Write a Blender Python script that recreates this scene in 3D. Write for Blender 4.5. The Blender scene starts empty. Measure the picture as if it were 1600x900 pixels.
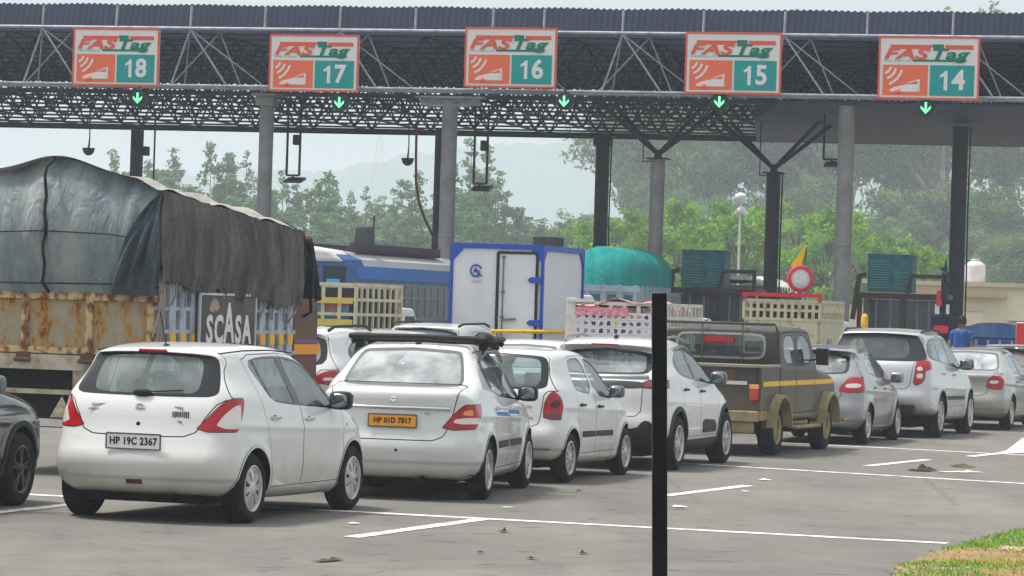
import bpy, bmesh, math, random
import numpy as np
from mathutils import Vector, Matrix
R = math.radians
rnd = random.Random(7)
scene = bpy.context.scene
COL = scene.collection

# ------------------------------------------------------------------ camera
F_PX, CAM_H, ROLL, PITCH = 5300.0, 1.93, 0.0314, 30.0/5300.0
FW = Vector((0, math.cos(PITCH), math.sin(PITCH)))
_u0 = Vector((0, -math.sin(PITCH), math.cos(PITCH))); _r0 = Vector((1, 0, 0))
RT = _r0*math.cos(ROLL) + _u0*math.sin(ROLL)
UP = _u0*math.cos(ROLL) - _r0*math.sin(ROLL)
CAMP = Vector((0, 0, CAM_H))
cd = bpy.data.cameras.new('camera'); cam = bpy.data.objects.new('camera', cd); COL.objects.link(cam)
cd.sensor_width = 36.0; cd.lens = 36.0*F_PX/1600.0; cd.clip_start = 0.5; cd.clip_end = 9000
cam.matrix_world = Matrix(((RT.x, UP.x, -FW.x, 0), (RT.y, UP.y, -FW.y, 0), (RT.z, UP.z, -FW.z, CAM_H), (0, 0, 0, 1)))
scene.camera = cam

# ------------------------------------------------------------------ sky, sun, exposure
SUN_EL, SUN_AZ = R(66), R(282)          # sun direction: azimuth measured clockwise from +Y
world = bpy.data.worlds.new('World'); scene.world = world; world.use_nodes = True
nt = world.node_tree; nt.nodes.clear()
sky = nt.nodes.new('ShaderNodeTexSky'); sky.sky_type = 'NISHITA'; sky.sun_disc = False
sky.sun_elevation = SUN_EL; sky.sun_rotation = SUN_AZ; sky.dust_density = 6.0; sky.air_density = 1.6; sky.ozone_density = 0.6
hs = nt.nodes.new('ShaderNodeHueSaturation'); hs.inputs['Saturation'].default_value = 0.30
mx = nt.nodes.new('ShaderNodeMixRGB'); mx.inputs['Fac'].default_value = 0.55     # overcast layer over the clear sky
mx.inputs['Color2'].default_value = (8.6, 8.95, 9.3, 1)
bg = nt.nodes.new('ShaderNodeBackground'); bg.inputs['Strength'].default_value = 0.082
wo = nt.nodes.new('ShaderNodeOutputWorld')
tcw = nt.nodes.new('ShaderNodeTexCoord'); sxw = nt.nodes.new('ShaderNodeSeparateXYZ'); mrw = nt.nodes.new('ShaderNodeMapRange'); mrw.interpolation_type = 'SMOOTHSTEP'   # overcast: brighter overhead than at the horizon
mrw.inputs[1].default_value = 0.05; mrw.inputs[2].default_value = 0.9; mrw.inputs[3].default_value = 0.86; mrw.inputs[4].default_value = 1.35
vm = nt.nodes.new('ShaderNodeVectorMath'); vm.operation = 'SCALE'; vm.inputs[0].default_value = (8.6, 8.9, 9.3)
nt.links.new(tcw.outputs['Generated'], sxw.inputs[0]); nt.links.new(sxw.outputs[2], mrw.inputs[0]); nt.links.new(mrw.outputs[0], vm.inputs['Scale']); nt.links.new(vm.outputs[0], mx.inputs['Color2'])
nt.links.new(sky.outputs[0], hs.inputs['Color']); nt.links.new(hs.outputs[0], mx.inputs['Color1'])
nt.links.new(mx.outputs[0], bg.inputs['Color']); nt.links.new(bg.outputs[0], wo.inputs['Surface'])
sl = bpy.data.lights.new('sun', 'SUN'); sun = bpy.data.objects.new('sun', sl); COL.objects.link(sun)
sl.energy = 3.0; sl.angle = R(10); sl.color = (1.0, 0.95, 0.88)
_sd = Vector((math.sin(SUN_AZ)*math.cos(SUN_EL), math.cos(SUN_AZ)*math.cos(SUN_EL), math.sin(SUN_EL)))
sun.rotation_euler = (-_sd).to_track_quat('-Z', 'Y').to_euler()
scene.view_settings.view_transform = 'Standard'; scene.view_settings.look = 'None'
scene.view_settings.exposure = 0.58; scene.view_settings.gamma = 1.0; scene.view_settings.use_curve_mapping = False
scene.render.engine = 'CYCLES'
cy = scene.cycles
cy.use_denoising = True; cy.max_bounces = 8; cy.diffuse_bounces = 2; cy.glossy_bounces = 3
cy.transparent_max_bounces = 16; cy.transmission_bounces = 4; cy.volume_bounces = 1
cy.caustics_reflective = False; cy.caustics_refractive = False

# ------------------------------------------------------------------ placing from picture measurements
def ray(u, v): return FW + RT*((u-800.0)/F_PX) + UP*((450.0-v)/F_PX)
def at(u, v, depth): return CAMP + ray(u, v)*depth
def ground(u, v, z=0.0):
    d = ray(u, v); return CAMP + d*((z-CAM_H)/d.z)
def project(p):
    d = Vector(p)-CAMP; w = d.dot(FW); return 800+F_PX*d.dot(RT)/w, 450-F_PX*d.dot(UP)/w, w
def on_px(u, depth, z):
    """world point of height z at that depth whose picture column is u"""
    v = 450.0
    for _ in range(4):
        p = at(u, v, depth); v -= (z-p.z)*F_PX/depth
    return at(u, v, depth)

# ------------------------------------------------------------------ materials
MATS = {}
def P(name, col, rough=0.6, metal=0.0, spec=0.5, coat=0.0, noise=None, bump=None, emit=None, sheen=0):
    """principled material; noise=(scale, colour2, lo, hi[, detail]) mixes a second colour; bump=(scale, strength)"""
    if name in MATS: return MATS[name]
    if rough >= .35: spec *= .35
    m = bpy.data.materials.new(name); m.use_nodes = True; n = m.node_tree; b = n.nodes['Principled BSDF']
    b.inputs['Base Color'].default_value = (*col, 1); b.inputs['Roughness'].default_value = rough
    b.inputs['Metallic'].default_value = metal; b.inputs['Specular IOR Level'].default_value = spec
    b.inputs['Coat Weight'].default_value = coat; b.inputs['Coat Roughness'].default_value = 0.04
    tc = n.nodes.new('ShaderNodeTexCoord')
    if noise:
        nz = n.nodes.new('ShaderNodeTexNoise'); nz.inputs['Scale'].default_value = noise[0]; nz.inputs['Detail'].default_value = noise[4] if len(noise) > 4 else 6
        n.links.new(tc.outputs['Object'], nz.inputs['Vector'])
        rp = n.nodes.new('ShaderNodeMapRange'); rp.inputs[1].default_value = noise[2]; rp.inputs[2].default_value = noise[3]
        n.links.new(nz.outputs['Fac'], rp.inputs[0])
        mxx = n.nodes.new('ShaderNodeMixRGB'); mxx.inputs[1].default_value = (*col, 1); mxx.inputs[2].default_value = (*noise[1], 1)
        n.links.new(rp.outputs[0], mxx.inputs[0]); n.links.new(mxx.outputs[0], b.inputs['Base Color'])
    if bump:
        nb = n.nodes.new('ShaderNodeTexNoise'); nb.inputs['Scale'].default_value = bump[0]; nb.inputs['Detail'].default_value = 5
        n.links.new(tc.outputs['Object'], nb.inputs['Vector'])
        bn = n.nodes.new('ShaderNodeBump'); bn.inputs['Strength'].default_value = bump[1]; bn.inputs['Distance'].default_value = 0.02
        n.links.new(nb.outputs['Fac'], bn.inputs['Height']); n.links.new(bn.outputs[0], b.inputs['Normal'])
    if emit:
        b.inputs['Emission Color'].default_value = (*emit[0], 1); b.inputs['Emission Strength'].default_value = emit[1]
    MATS[name] = m; return m

def dirty_shaded_paint(name, col, dirt=(0.30, 0.26, 0.19), rough=0.32, metal=0.0, z0=0.15, z1=0.85, amount=1.0, coat=0.6, inner=(0.30, 0.29, 0.27)):
    """car paint: road dirt and painted shade on the low panels, cloudy dirt all over; the back of the sheet is a trim-grey lining"""
    if name in MATS: return MATS[name]
    m = P(name, col, rough, metal, 0.5, coat); n = m.node_tree; b = n.nodes['Principled BSDF']
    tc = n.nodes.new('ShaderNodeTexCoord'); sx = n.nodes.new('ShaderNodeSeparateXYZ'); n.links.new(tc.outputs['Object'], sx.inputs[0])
    mr = n.nodes.new('ShaderNodeMapRange'); mr.inputs[1].default_value = z1; mr.inputs[2].default_value = z0; n.links.new(sx.outputs[2], mr.inputs[0])  # road dirt plus lower-body shading painted into the colour, stronger towards the bottom
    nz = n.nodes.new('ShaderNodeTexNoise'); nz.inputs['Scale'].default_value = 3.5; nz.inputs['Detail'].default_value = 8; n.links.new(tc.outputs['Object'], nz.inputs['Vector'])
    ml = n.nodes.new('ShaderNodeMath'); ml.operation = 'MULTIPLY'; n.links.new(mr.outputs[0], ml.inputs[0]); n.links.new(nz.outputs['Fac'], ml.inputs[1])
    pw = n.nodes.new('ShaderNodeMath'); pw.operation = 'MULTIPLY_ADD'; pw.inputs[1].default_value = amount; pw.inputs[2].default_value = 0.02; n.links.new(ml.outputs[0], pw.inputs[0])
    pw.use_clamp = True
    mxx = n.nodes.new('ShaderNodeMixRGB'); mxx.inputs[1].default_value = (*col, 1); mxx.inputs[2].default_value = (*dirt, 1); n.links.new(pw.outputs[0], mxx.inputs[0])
    ge = n.nodes.new('ShaderNodeNewGeometry'); mb = n.nodes.new('ShaderNodeMixRGB'); mb.inputs[2].default_value = (*inner, 1)
    n.links.new(ge.outputs['Backfacing'], mb.inputs[0]); n.links.new(mxx.outputs[0], mb.inputs[1]); n.links.new(mb.outputs[0], b.inputs['Base Color'])
    ro = n.nodes.new('ShaderNodeMath'); ro.operation = 'MULTIPLY_ADD'; ro.inputs[1].default_value = 0.5; ro.inputs[2].default_value = rough; n.links.new(pw.outputs[0], ro.inputs[0])
    n.links.new(ro.outputs[0], b.inputs['Roughness'])
    return m

def glass(name, tint=(0.55, 0.62, 0.62), dust_sheen=0.0, sheen_col=(0.5, 0.52, 0.5)):
    if name in MATS: return MATS[name]
    m = bpy.data.materials.new(name); m.use_nodes = True; n = m.node_tree; n.nodes.clear()
    out = n.nodes.new('ShaderNodeOutputMaterial'); tr = n.nodes.new('ShaderNodeBsdfTransparent'); tr.inputs[0].default_value = (*tint, 1)
    gl = n.nodes.new('ShaderNodeBsdfGlossy'); gl.inputs['Roughness'].default_value = 0.03; gl.inputs[0].default_value = (0.95, 0.97, 1, 1)
    df = n.nodes.new('ShaderNodeBsdfDiffuse'); df.inputs[0].default_value = (*sheen_col, 1)
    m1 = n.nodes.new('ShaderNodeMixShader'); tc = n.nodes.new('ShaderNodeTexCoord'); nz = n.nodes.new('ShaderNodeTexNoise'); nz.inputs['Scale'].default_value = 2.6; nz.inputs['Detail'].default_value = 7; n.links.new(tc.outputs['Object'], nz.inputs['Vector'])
    mr = n.nodes.new('ShaderNodeMapRange'); mr.inputs[1].default_value = .32; mr.inputs[2].default_value = .68; mr.inputs[3].default_value = dust_sheen*.35; mr.inputs[4].default_value = dust_sheen*1.65; n.links.new(nz.outputs['Fac'], mr.inputs[0]); n.links.new(mr.outputs[0], m1.inputs[0])   # smudges plus a pale veil painted for reflections and lit interior
    n.links.new(tr.outputs[0], m1.inputs[1]); n.links.new(df.outputs[0], m1.inputs[2])
    fr = n.nodes.new('ShaderNodeFresnel')
    ge = n.nodes.new('ShaderNodeNewGeometry'); io = n.nodes.new('ShaderNodeMapRange'); io.inputs[3].default_value = 1.6; io.inputs[4].default_value = 1/1.6     # same index from either side of the thin pane
    n.links.new(ge.outputs['Backfacing'], io.inputs[0]); n.links.new(io.outputs[0], fr.inputs[0])
    m2 = n.nodes.new('ShaderNodeMixShader'); n.links.new(fr.outputs[0], m2.inputs[0]); n.links.new(m1.outputs[0], m2.inputs[1]); n.links.new(gl.outputs[0], m2.inputs[2])
    n.links.new(m2.outputs[0], out.inputs[0]); MATS[name] = m; return m

# ------------------------------------------------------------------ objects
def tag(o, label, cat, group=None, kind=None):
    if label: o['label'] = label
    if cat: o['category'] = cat
    if group: o['group'] = group
    if kind: o['kind'] = kind
    return o
def thing(name, label, cat, loc=(0, 0, 0), rotz=0.0, group=None):
    o = bpy.data.objects.new(name, None); COL.objects.link(o); o.empty_display_size = 0.2
    o.location = loc; o.rotation_euler = (0, 0, rotz); return tag(o, label, cat, group)
def heading(theta_deg): return R(90-theta_deg)      # local +X points theta right of the view axis
def mesh_obj(name, me, mat, parent=None):
    o = bpy.data.objects.new(name, me); COL.objects.link(o)
    for m in (mat if isinstance(mat, (list, tuple)) else [mat]): me.materials.append(m)
    if parent is not None: o.parent = parent
    return o
def copy_tree(o, parent=None):
    kids = list(o.children); c = o.copy(); COL.objects.link(c)
    if parent is not None: c.parent = parent
    for k in kids: copy_tree(k, c)
    return c

class MB:
    """collects simple shapes into one mesh"""
    def __init__(s): s.v = []; s.f = []; s.m = []; s.sm = []; s.mi = 0
    def add(s, vs, fs, smooth=False):
        b = len(s.v); s.v += [tuple(x) for x in vs]
        for f in fs: s.f.append([b+i for i in f]); s.m.append(s.mi); s.sm.append(smooth)
        return s
    def box(s, c, d, rot=None, taper=1.0, rz=0.0):
        hx, hy, hz = d[0]/2, d[1]/2, d[2]/2; vs = []
        M = rot if rot is not None else (Matrix.Rotation(rz, 3, 'Z') if rz else None)
        for z in (-hz, hz):
            k = taper if z > 0 else 1.0
            for x, y in ((-hx, -hy), (hx, -hy), (hx, hy), (-hx, hy)):
                p = Vector((x*k, y*k, z)); p = M @ p if M is not None else p
                vs.append(p+Vector(c))
        return s.add(vs, [(3, 2, 1, 0), (4, 5, 6, 7), (0, 1, 5, 4), (1, 2, 6, 5), (2, 3, 7, 6), (3, 0, 4, 7)])
    def bx(s, x0, x1, y0, y1, z0, z1): return s.box(((x0+x1)/2, (y0+y1)/2, (z0+z1)/2), (abs(x1-x0), abs(y1-y0), abs(z1-z0)))
    def bar(s, a, b, w, h=None, up=(0, 0, 1)):
        a, b = Vector(a), Vector(b); d = b-a; L = d.length
        if L < 1e-6: return s
        d.normalize(); u = Vector(up)
        if abs(d.dot(u)) > 0.98: u = Vector((1, 0, 0))
        r = d.cross(u).normalized(); u = r.cross(d)
        M = Matrix((d, r, u)).transposed()
        return s.box((a+b)/2, (L, w, h or w), M)
    def tube(s, pts, r, n=8, cap=True, closed=False):
        pts = [Vector(p) for p in pts]; k = len(pts); rs = r if isinstance(r, (list, tuple)) else [r]*k
        vs = []; fs = []; pu = None
        for i, p in enumerate(pts):
            if closed: d = pts[(i+1) % k]-pts[i-1]
            else: d = (pts[min(i+1, k-1)]-pts[max(i-1, 0)])
            d.normalize()
            u = pu if pu is not None else (Vector((0, 0, 1)) if abs(d.z) < 0.9 else Vector((1, 0, 0)))
            r_ = d.cross(u)
            if r_.length < 1e-5: r_ = d.cross(Vector((0.3, 1, 0.2)))
            r_.normalize(); u = r_.cross(d); pu = u
            for j in range(n):
                a = 2*math.pi*j/n; vs.append(p+(r_*math.cos(a)+u*math.sin(a))*rs[i])
        for i in range(k if closed else k-1):
            i2 = (i+1) % k
            for j in range(n): fs.append((i*n+j, i*n+(j+1) % n, i2*n+(j+1) % n, i2*n+j))
        s.add(vs, fs, True)
        if cap and not closed:
            s.add(vs[:n], [tuple(range(n))[::-1]]); s.add(vs[-n:], [tuple(range(n))])
        return s
    def lathe(s, prof, n=24, c=(0, 0, 0), axis='Z', smooth=True, a0=0.0, a1=2*math.pi):
        """prof: list of (radius, height along axis)"""
        vs = []; fs = []; k = len(prof); full = abs(a1-a0-2*math.pi) < 1e-6; m = n if full else n+1
        for j in range(m):
            a = a0+(a1-a0)*j/n
            for r, h in prof:
                x, y = r*math.cos(a), r*math.sin(a)
                p = (x, y, h) if axis == 'Z' else ((x, h, y) if axis == 'Y' else (h, x, y))
                vs.append(Vector(p)+Vector(c))
        for j in range(n):
            j2 = (j+1) % m
            for i in range(k-1): fs.append((j*k+i, j2*k+i, j2*k+i+1, j*k+i+1))
        return s.add(vs, fs, smooth)
    def prism(s, poly, o, ex, ey, ez, t0, t1):
        """2D polygon (a, b) -> o + a*ex + b*ey, thick from t0 to t1 along ez"""
        o, ex, ey, ez = Vector(o), Vector(ex), Vector(ey), Vector(ez); n = len(poly)
        vs = [o+ex*a+ey*b+ez*t0 for a, b in poly]+[o+ex*a+ey*b+ez*t1 for a, b in poly]
        fs = [tuple(range(n)), tuple(range(2*n-1, n-1, -1))]+[(i, n+i, n+(i+1) % n, (i+1) % n) for i in range(n)]
        return s.add(vs, fs)
    def ball(s, c, r, n=12, k=8, sc=(1, 1, 1)):
        vs = []; fs = []
        for i in range(k+1):
            t = math.pi*i/k
            for j in range(n):
                a = 2*math.pi*j/n
                vs.append((c[0]+r*sc[0]*math.sin(t)*math.cos(a), c[1]+r*sc[1]*math.sin(t)*math.sin(a), c[2]+r*sc[2]*math.cos(t)))
        for i in range(k):
            for j in range(n): fs.append((i*n+j, i*n+(j+1) % n, (i+1)*n+(j+1) % n, (i+1)*n+j))
        return s.add(vs, fs, True)
    def pillow(s, c, r, e=.45, n=20, k=12):
        """rounded block: superellipsoid of half sizes r"""
        q = lambda x: math.copysign(abs(x)**e, x); vs = []; fs = []
        for i in range(k+1):
            t = math.pi*i/k
            for j in range(n): a = 2*math.pi*j/n; vs.append((c[0]+r[0]*q(math.sin(t))*q(math.cos(a)), c[1]+r[1]*q(math.sin(t))*q(math.sin(a)), c[2]+r[2]*q(math.cos(t))))
        for i in range(k):
            for j in range(n): fs.append((i*n+j, i*n+(j+1) % n, (i+1)*n+(j+1) % n, (i+1)*n+j))
        return s.add(vs, fs, True)
    def build(s, name, mat, parent=None, bevel=0.0, fix=True):
        me = bpy.data.meshes.new(name); me.from_pydata(s.v, [], s.f)
        if s.f:
            me.polygons.foreach_set('material_index', s.m); me.polygons.foreach_set('use_smooth', s.sm)
        if fix:
            bm = bmesh.new(); bm.from_mesh(me); bmesh.ops.recalc_face_normals(bm, faces=bm.faces)
            bm.to_mesh(me); bm.free()
        me.update()
        o = mesh_obj(name, me, mat, parent)
        if bevel:
            b = o.modifiers.new('bevel', 'BEVEL'); b.width = bevel; b.segments = 2; b.limit_method = 'ANGLE'; b.angle_limit = R(50)
        return o

def text_mesh(txt, size, depth=0.004, bold=0.0, shear=0.0, spacing=1.0, sx=1.0):
    c = bpy.data.curves.new('lettering', 'FONT'); c.body = txt; c.size = size; c.extrude = depth; c.align_x = 'CENTER'; c.align_y = 'CENTER'
    c.offset = bold; c.shear = shear; c.space_character = spacing; c.resolution_u = 3
    o = bpy.data.objects.new('lettering', c); COL.objects.link(o); o.scale = (sx, 1, 1)
    dg = bpy.context.evaluated_depsgraph_get(); dg.update()
    me = bpy.data.meshes.new_from_object(o.evaluated_get(dg)); 
    me.transform(Matrix.Diagonal((sx, 1, 1, 1)))
    bpy.data.objects.remove(o); bpy.data.curves.remove(c); return me
def text(txt, size, mat, parent, loc, ex, ey, name='lettering', **kw):
    """lettering laid on the plane spanned by ex (reading direction) and ey (up)"""
    me = text_mesh(txt, size, **kw); ex, ey = Vector(ex).normalized(), Vector(ey).normalized(); ez = ex.cross(ey)
    M = Matrix((ex, ey, ez)).transposed().to_4x4(); M.translation = Vector(loc); me.transform(M)
    return mesh_obj(name, me, mat, parent)

def chaikin(pts, it=2, closed=True):
    p = np.array(pts, float)
    for _ in range(it):
        q = np.roll(p, -1, 0) if closed else p[1:]
        a = p if closed else p[:-1]
        p2 = np.empty((2*len(a), 2)); p2[0::2] = 0.75*a+0.25*q; p2[1::2] = 0.25*a+0.75*q
        p = p2 if closed else np.vstack([p[:1], p2, p[-1:]])
    return p
def poly_sdf(poly, X, Y):
    """signed distance to a polygon, negative inside"""
    poly = np.asarray(poly, float); d2 = np.full(X.shape, 1e9); inside = np.zeros(X.shape, bool)
    n = len(poly)
    for i in range(n):
        ax, ay = poly[i]; bx, by = poly[(i+1) % n]; ex, ey = bx-ax, by-ay
        wx, wy = X-ax, Y-ay; t = np.clip((wx*ex+wy*ey)/(ex*ex+ey*ey+1e-12), 0, 1)
        dx, dy = wx-ex*t, wy-ey*t; d2 = np.minimum(d2, dx*dx+dy*dy)
        if ay != by:
            c = ((ay > Y) != (by > Y)) & (X < (bx-ax)*(Y-ay)/(by-ay)+ax); inside ^= c
    d = np.sqrt(d2); return np.where(inside, -d, d)
def interp(x, pts):
    """smooth monotone interpolation through (x, y) points"""
    p = np.array(pts, float); xs, ys = p[:, 0], p[:, 1]
    x = np.clip(x, xs[0], xs[-1]); i = np.clip(np.searchsorted(xs, x)-1, 0, len(xs)-2)
    h = np.diff(xs); dl = np.diff(ys)/h; m = np.zeros(len(xs)); m[0], m[-1] = dl[0], dl[-1]
    for k in range(1, len(xs)-1):
        m[k] = 0 if dl[k-1]*dl[k] <= 0 else 2*dl[k-1]*dl[k]/(dl[k-1]+dl[k])
    t = (x-xs[i])/h[i]; t2, t3 = t*t, t*t*t
    return (2*t3-3*t2+1)*ys[i]+(t3-2*t2+t)*h[i]*m[i]+(-2*t3+3*t2)*ys[i+1]+(t3-t2)*h[i]*m[i+1]
def sstep(a, b, x):
    t = np.clip((x-a)/(b-a), 0, 1); return t*t*(3-2*t)

# ================================================================== GROUND
def asphalt():
    m = P('asphalt', (.115, .112, .108), .92, spec=.25); n = m.node_tree; b = n.nodes['Principled BSDF']; tc = n.nodes.new('ShaderNodeTexCoord')
    def noise(sc, det=6, ro=.6):
        z = n.nodes.new('ShaderNodeTexNoise'); z.inputs['Scale'].default_value = sc; z.inputs['Detail'].default_value = det; z.inputs['Roughness'].default_value = ro
        n.links.new(tc.outputs['Object'], z.inputs['Vector']); return z
    def ramp(src, pts):
        r = n.nodes.new('ShaderNodeValToRGB'); e = r.color_ramp.elements
        e[0].position, e[0].color = pts[0][0], (*pts[0][1], 1); e[1].position, e[1].color = pts[-1][0], (*pts[-1][1], 1)
        for p, c in pts[1:-1]: q = e.new(p); q.color = (*c, 1)
        n.links.new(src, r.inputs[0]); return r
    big = ramp(noise(.16, 5).outputs['Fac'], [(.30, (.165, .157, .146)), (.52, (.196, .187, .173)), (.72, (.236, .222, .200))])
    fine = ramp(noise(38, 3, .8).outputs['Fac'], [(.3, (.78, .78, .78)), (.55, (1, 1, 1)), (.75, (1.18, 1.17, 1.15))])
    crk_c = n.nodes.new('ShaderNodeTexVoronoi'); crk_c.feature = 'DISTANCE_TO_EDGE'; crk_c.inputs['Scale'].default_value = .22; nzc = noise(.9, 5); mpc = n.nodes.new('ShaderNodeMixRGB'); mpc.inputs[0].default_value = .12
    n.links.new(tc.outputs['Object'], mpc.inputs[1]); n.links.new(nzc.outputs['Color'], mpc.inputs[2]); n.links.new(mpc.outputs[0], crk_c.inputs['Vector']); crack = ramp(crk_c.outputs['Distance'], [(.0, (.72, .72, .72)), (.005, (1, 1, 1))])
    spot = ramp(noise(2.7, 2).outputs['Fac'], [(.28, (.6, .6, .61)), (.40, (1, 1, 1))])
    mid = ramp(noise(1.3, 6).outputs['Fac'], [(.3, (.86, .87, .88)), (.7, (1.10, 1.08, 1.05))])
    m1 = n.nodes.new('ShaderNodeMixRGB'); m1.blend_type = 'MULTIPLY'; m1.inputs[0].default_value = 1; n.links.new(big.outputs[0], m1.inputs[1]); n.links.new(fine.outputs[0], m1.inputs[2])
    m2 = n.nodes.new('ShaderNodeMixRGB'); m2.blend_type = 'MULTIPLY'; m2.inputs[0].default_value = 1; n.links.new(m1.outputs[0], m2.inputs[1]); n.links.new(mid.outputs[0], m2.inputs[2])
    # oil and tyre stains in streaks along the lanes
    mp = n.nodes.new('ShaderNodeMapping'); mp.inputs['Rotation'].default_value = (0, 0, R(18)); mp.inputs['Scale'].default_value = (1.0, .06, 1); n.links.new(tc.outputs['Object'], mp.inputs[0])
    z = n.nodes.new('ShaderNodeTexNoise'); z.inputs['Scale'].default_value = .9; z.inputs['Detail'].default_value = 5; n.links.new(mp.outputs[0], z.inputs['Vector'])
    st = ramp(z.outputs['Fac'], [(.38, (.72, .72, .73)), (.60, (1, 1, 1))])
    m3 = n.nodes.new('ShaderNodeMixRGB'); m3.blend_type = 'MULTIPLY'; m3.inputs[0].default_value = .38; n.links.new(m2.outputs[0], m3.inputs[1]); n.links.new(st.outputs[0], m3.inputs[2])
    for src in (crack, spot):
        mk = n.nodes.new('ShaderNodeMixRGB'); mk.blend_type = 'MULTIPLY'; mk.inputs[0].default_value = .8; n.links.new(m3.outputs[0], mk.inputs[1]); n.links.new(src.outputs[0], mk.inputs[2]); m3 = mk
    n.links.new(m3.outputs[0], b.inputs['Base Color'])
    bn = n.nodes.new('ShaderNodeBump'); bn.inputs['Strength'].default_value = .35; bn.inputs['Distance'].default_value = .01
    n.links.new(noise(90, 3, .7).outputs['Fac'], bn.inputs['Height']); n.links.new(bn.outputs[0], b.inputs['Normal'])
    return m
m = MB(); m.add([(-2500, -60, 0), (2500, -60, 0), (2500, 5000, 0), (-2500, 5000, 0)], [(0, 1, 2, 3)])
tag(m.build('ground', P('far_ground', (.085, .10, .055), .95, noise=(.05, (.16, .15, .10), .4, .65)), fix=False), None, None, None, 'structure')
m = MB(); m.add([(-60, -20, .004), (60, -20, .004), (75, 150, .004), (-75, 150, .004)], [(0, 1, 2, 3)])
tag(m.build('road', asphalt(), fix=False), None, None, None, 'structure')
PAINT = P('road_paint', (.80, .80, .77), .8, noise=(7, (.34, .33, .31), .46, .66, 10))
def stripe(name, a, b, w, label, cat, group, z=.008):
    pa, pb = ground(*a), ground(*b); d = (pb-pa); d.z = 0; d.normalize(); q = Vector((-d.y, d.x, 0))*(w/2); n = max(2, int((pb-pa).length/.25)); vs = []; fs = []; k = random.Random(int(a[0]))
    for i in range(n+1):
        p = pa.lerp(pb, i/n); j = 1+k.uniform(-.08, .08); vs += [(p.x+q.x*j, p.y+q.y*j, z), (p.x-q.x*j, p.y-q.y*j, z)]
    for i in range(n): fs.append((2*i, 2*i+1, 2*i+3, 2*i+2))
    m = MB(); m.add(vs, fs); tag(m.build(name, PAINT, fix=False), None, None, None, 'structure')
for k, (a, b, w) in enumerate([((-60, 768), (1480, 850), .17), ((880, 713.5), (1660, 760), .17), ((1180, 690), (1690, 716.5), .17), ((548, 841), (754, 812.5), .15), ((1040, 775.5), (1170, 759.5), .15), ((1355, 729), (1449, 719), .15),
                               ((1515, 714), (1640, 701), .15), ((-40, 806), (130, 787), .16)]):
    stripe('road_marking', a, b, w, None, None, None, z=.008+.0015*(k > 2))
m = MB(); pts = [ground(*q) for q in ((1545, 712), (1572, 705), (1597, 686), (1650, 674), (1680, 702))]; m.add([(p.x, p.y, .011) for p in pts], [tuple(range(5))[::-1]])
tag(m.build('road_marking', PAINT, fix=False), None, None, None, 'structure')

# grass verge with an earth edge, bottom right
def verge():
    edge = [(1372, 905), (1380, 884), (1440, 862), (1500, 846), (1560, 830), (1640, 815), (1900, 790), (2300, 860), (1700, 1000), (1372, 960)]
    P_ = [ground(*q) for q in edge]; me = MB(); c = sum((p for p in P_), Vector())/len(P_)
    k = random.Random(5); poly = [(p.x, p.y) for p in P_]
    xs = [p[0] for p in poly]; ys = [p[1] for p in poly]; st = .09; nx = int((max(xs)-min(xs))/st)+2; ny = int((max(ys)-min(ys))/st)+2
    gx = min(xs)+st*np.arange(nx); gy = min(ys)+st*np.arange(ny); X, Y = np.meshgrid(gx, gy, indexing='ij'); D = poly_sdf(poly, X, Y)
    z = np.clip(-D*.12, 0, .05)-.008+.008*np.sin(X*3.1)*np.cos(Y*2.3)*np.clip(-D, 0, .5)*2
    vs = [(X[i, j], Y[i, j], z[i, j] if D[i, j] < .1 else -.05) for i in range(nx) for j in range(ny)]
    fs = [(i*ny+j, (i+1)*ny+j, (i+1)*ny+j+1, i*ny+j+1) for i in range(nx-1) for j in range(ny-1) if D[i, j] < .05]
    me.add(vs, fs, True); tag(me.build('verge', P('verge_earth', (.30, .20, .13), .95, noise=(2.2, (.20, .17, .07), .4, .6), bump=(25, .6)), fix=False), None, None, None, 'structure')
    g = MB(); mats = [P('grass_green', (.10, .30, .02), .7), P('grass_lime', (.20, .40, .03), .7), P('grass_dry', (.45, .33, .05), .8)]
    n = 0
    pat = lambda x, y: math.sin(x*1.9+.7)+math.sin(y*1.1+x*.8)+.7*math.sin(y*2.7-x)
    while n < 60000:
        x, y = k.uniform(min(xs), min(xs)+7.5), k.uniform(min(ys), max(ys)); i, j = int((x-min(xs))/st), int((y-min(ys))/st)
        if i >= nx or j >= ny or D[i, j] > -.02-.12*k.random(): continue
        n += 1; pv = pat(x, y); dry = pv > 1.0+k.gauss(0, .22)
        if pv > 1.9 and k.random() < .7: continue
        a = k.random()*6.28; hgt = k.uniform(.015, .04)*(.7 if dry else 1); w = .006; lx, ly = k.gauss(0, .02), k.gauss(0, .02); zz = z[i, j]-.005
        g.mi = 2 if dry else (1 if k.random() < .4 else 0)
        dx, dy = w*math.cos(a), w*math.sin(a); g.add([(x-dx, y-dy, zz), (x+dx, y+dy, zz), (x+lx, y+ly, zz+hgt)], [(0, 1, 2)])
    tag(g.build('grass', mats, fix=False), None, None, None, 'stuff')
verge()
for i, (u, v) in enumerate(((1500, 889), (1585, 856))):
    g = ground(u, v, .05); m = MB(); m.box((0, 0, 0), (.34, .26, .06)); o = m.build('paving_slab', P('slab_pink', (.52, .36, .29), .85, noise=(6, (.38, .27, .22), .4, .65)), bevel=.01); o.location = (g.x, g.y, .018); o.rotation_euler = (R(2), R(-1), .4+i); tag(o, ['pinkish paving slab lying lowest in the grass verge', 'pinkish paving slab in the grass near the right edge'][i], 'paving slab')

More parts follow.
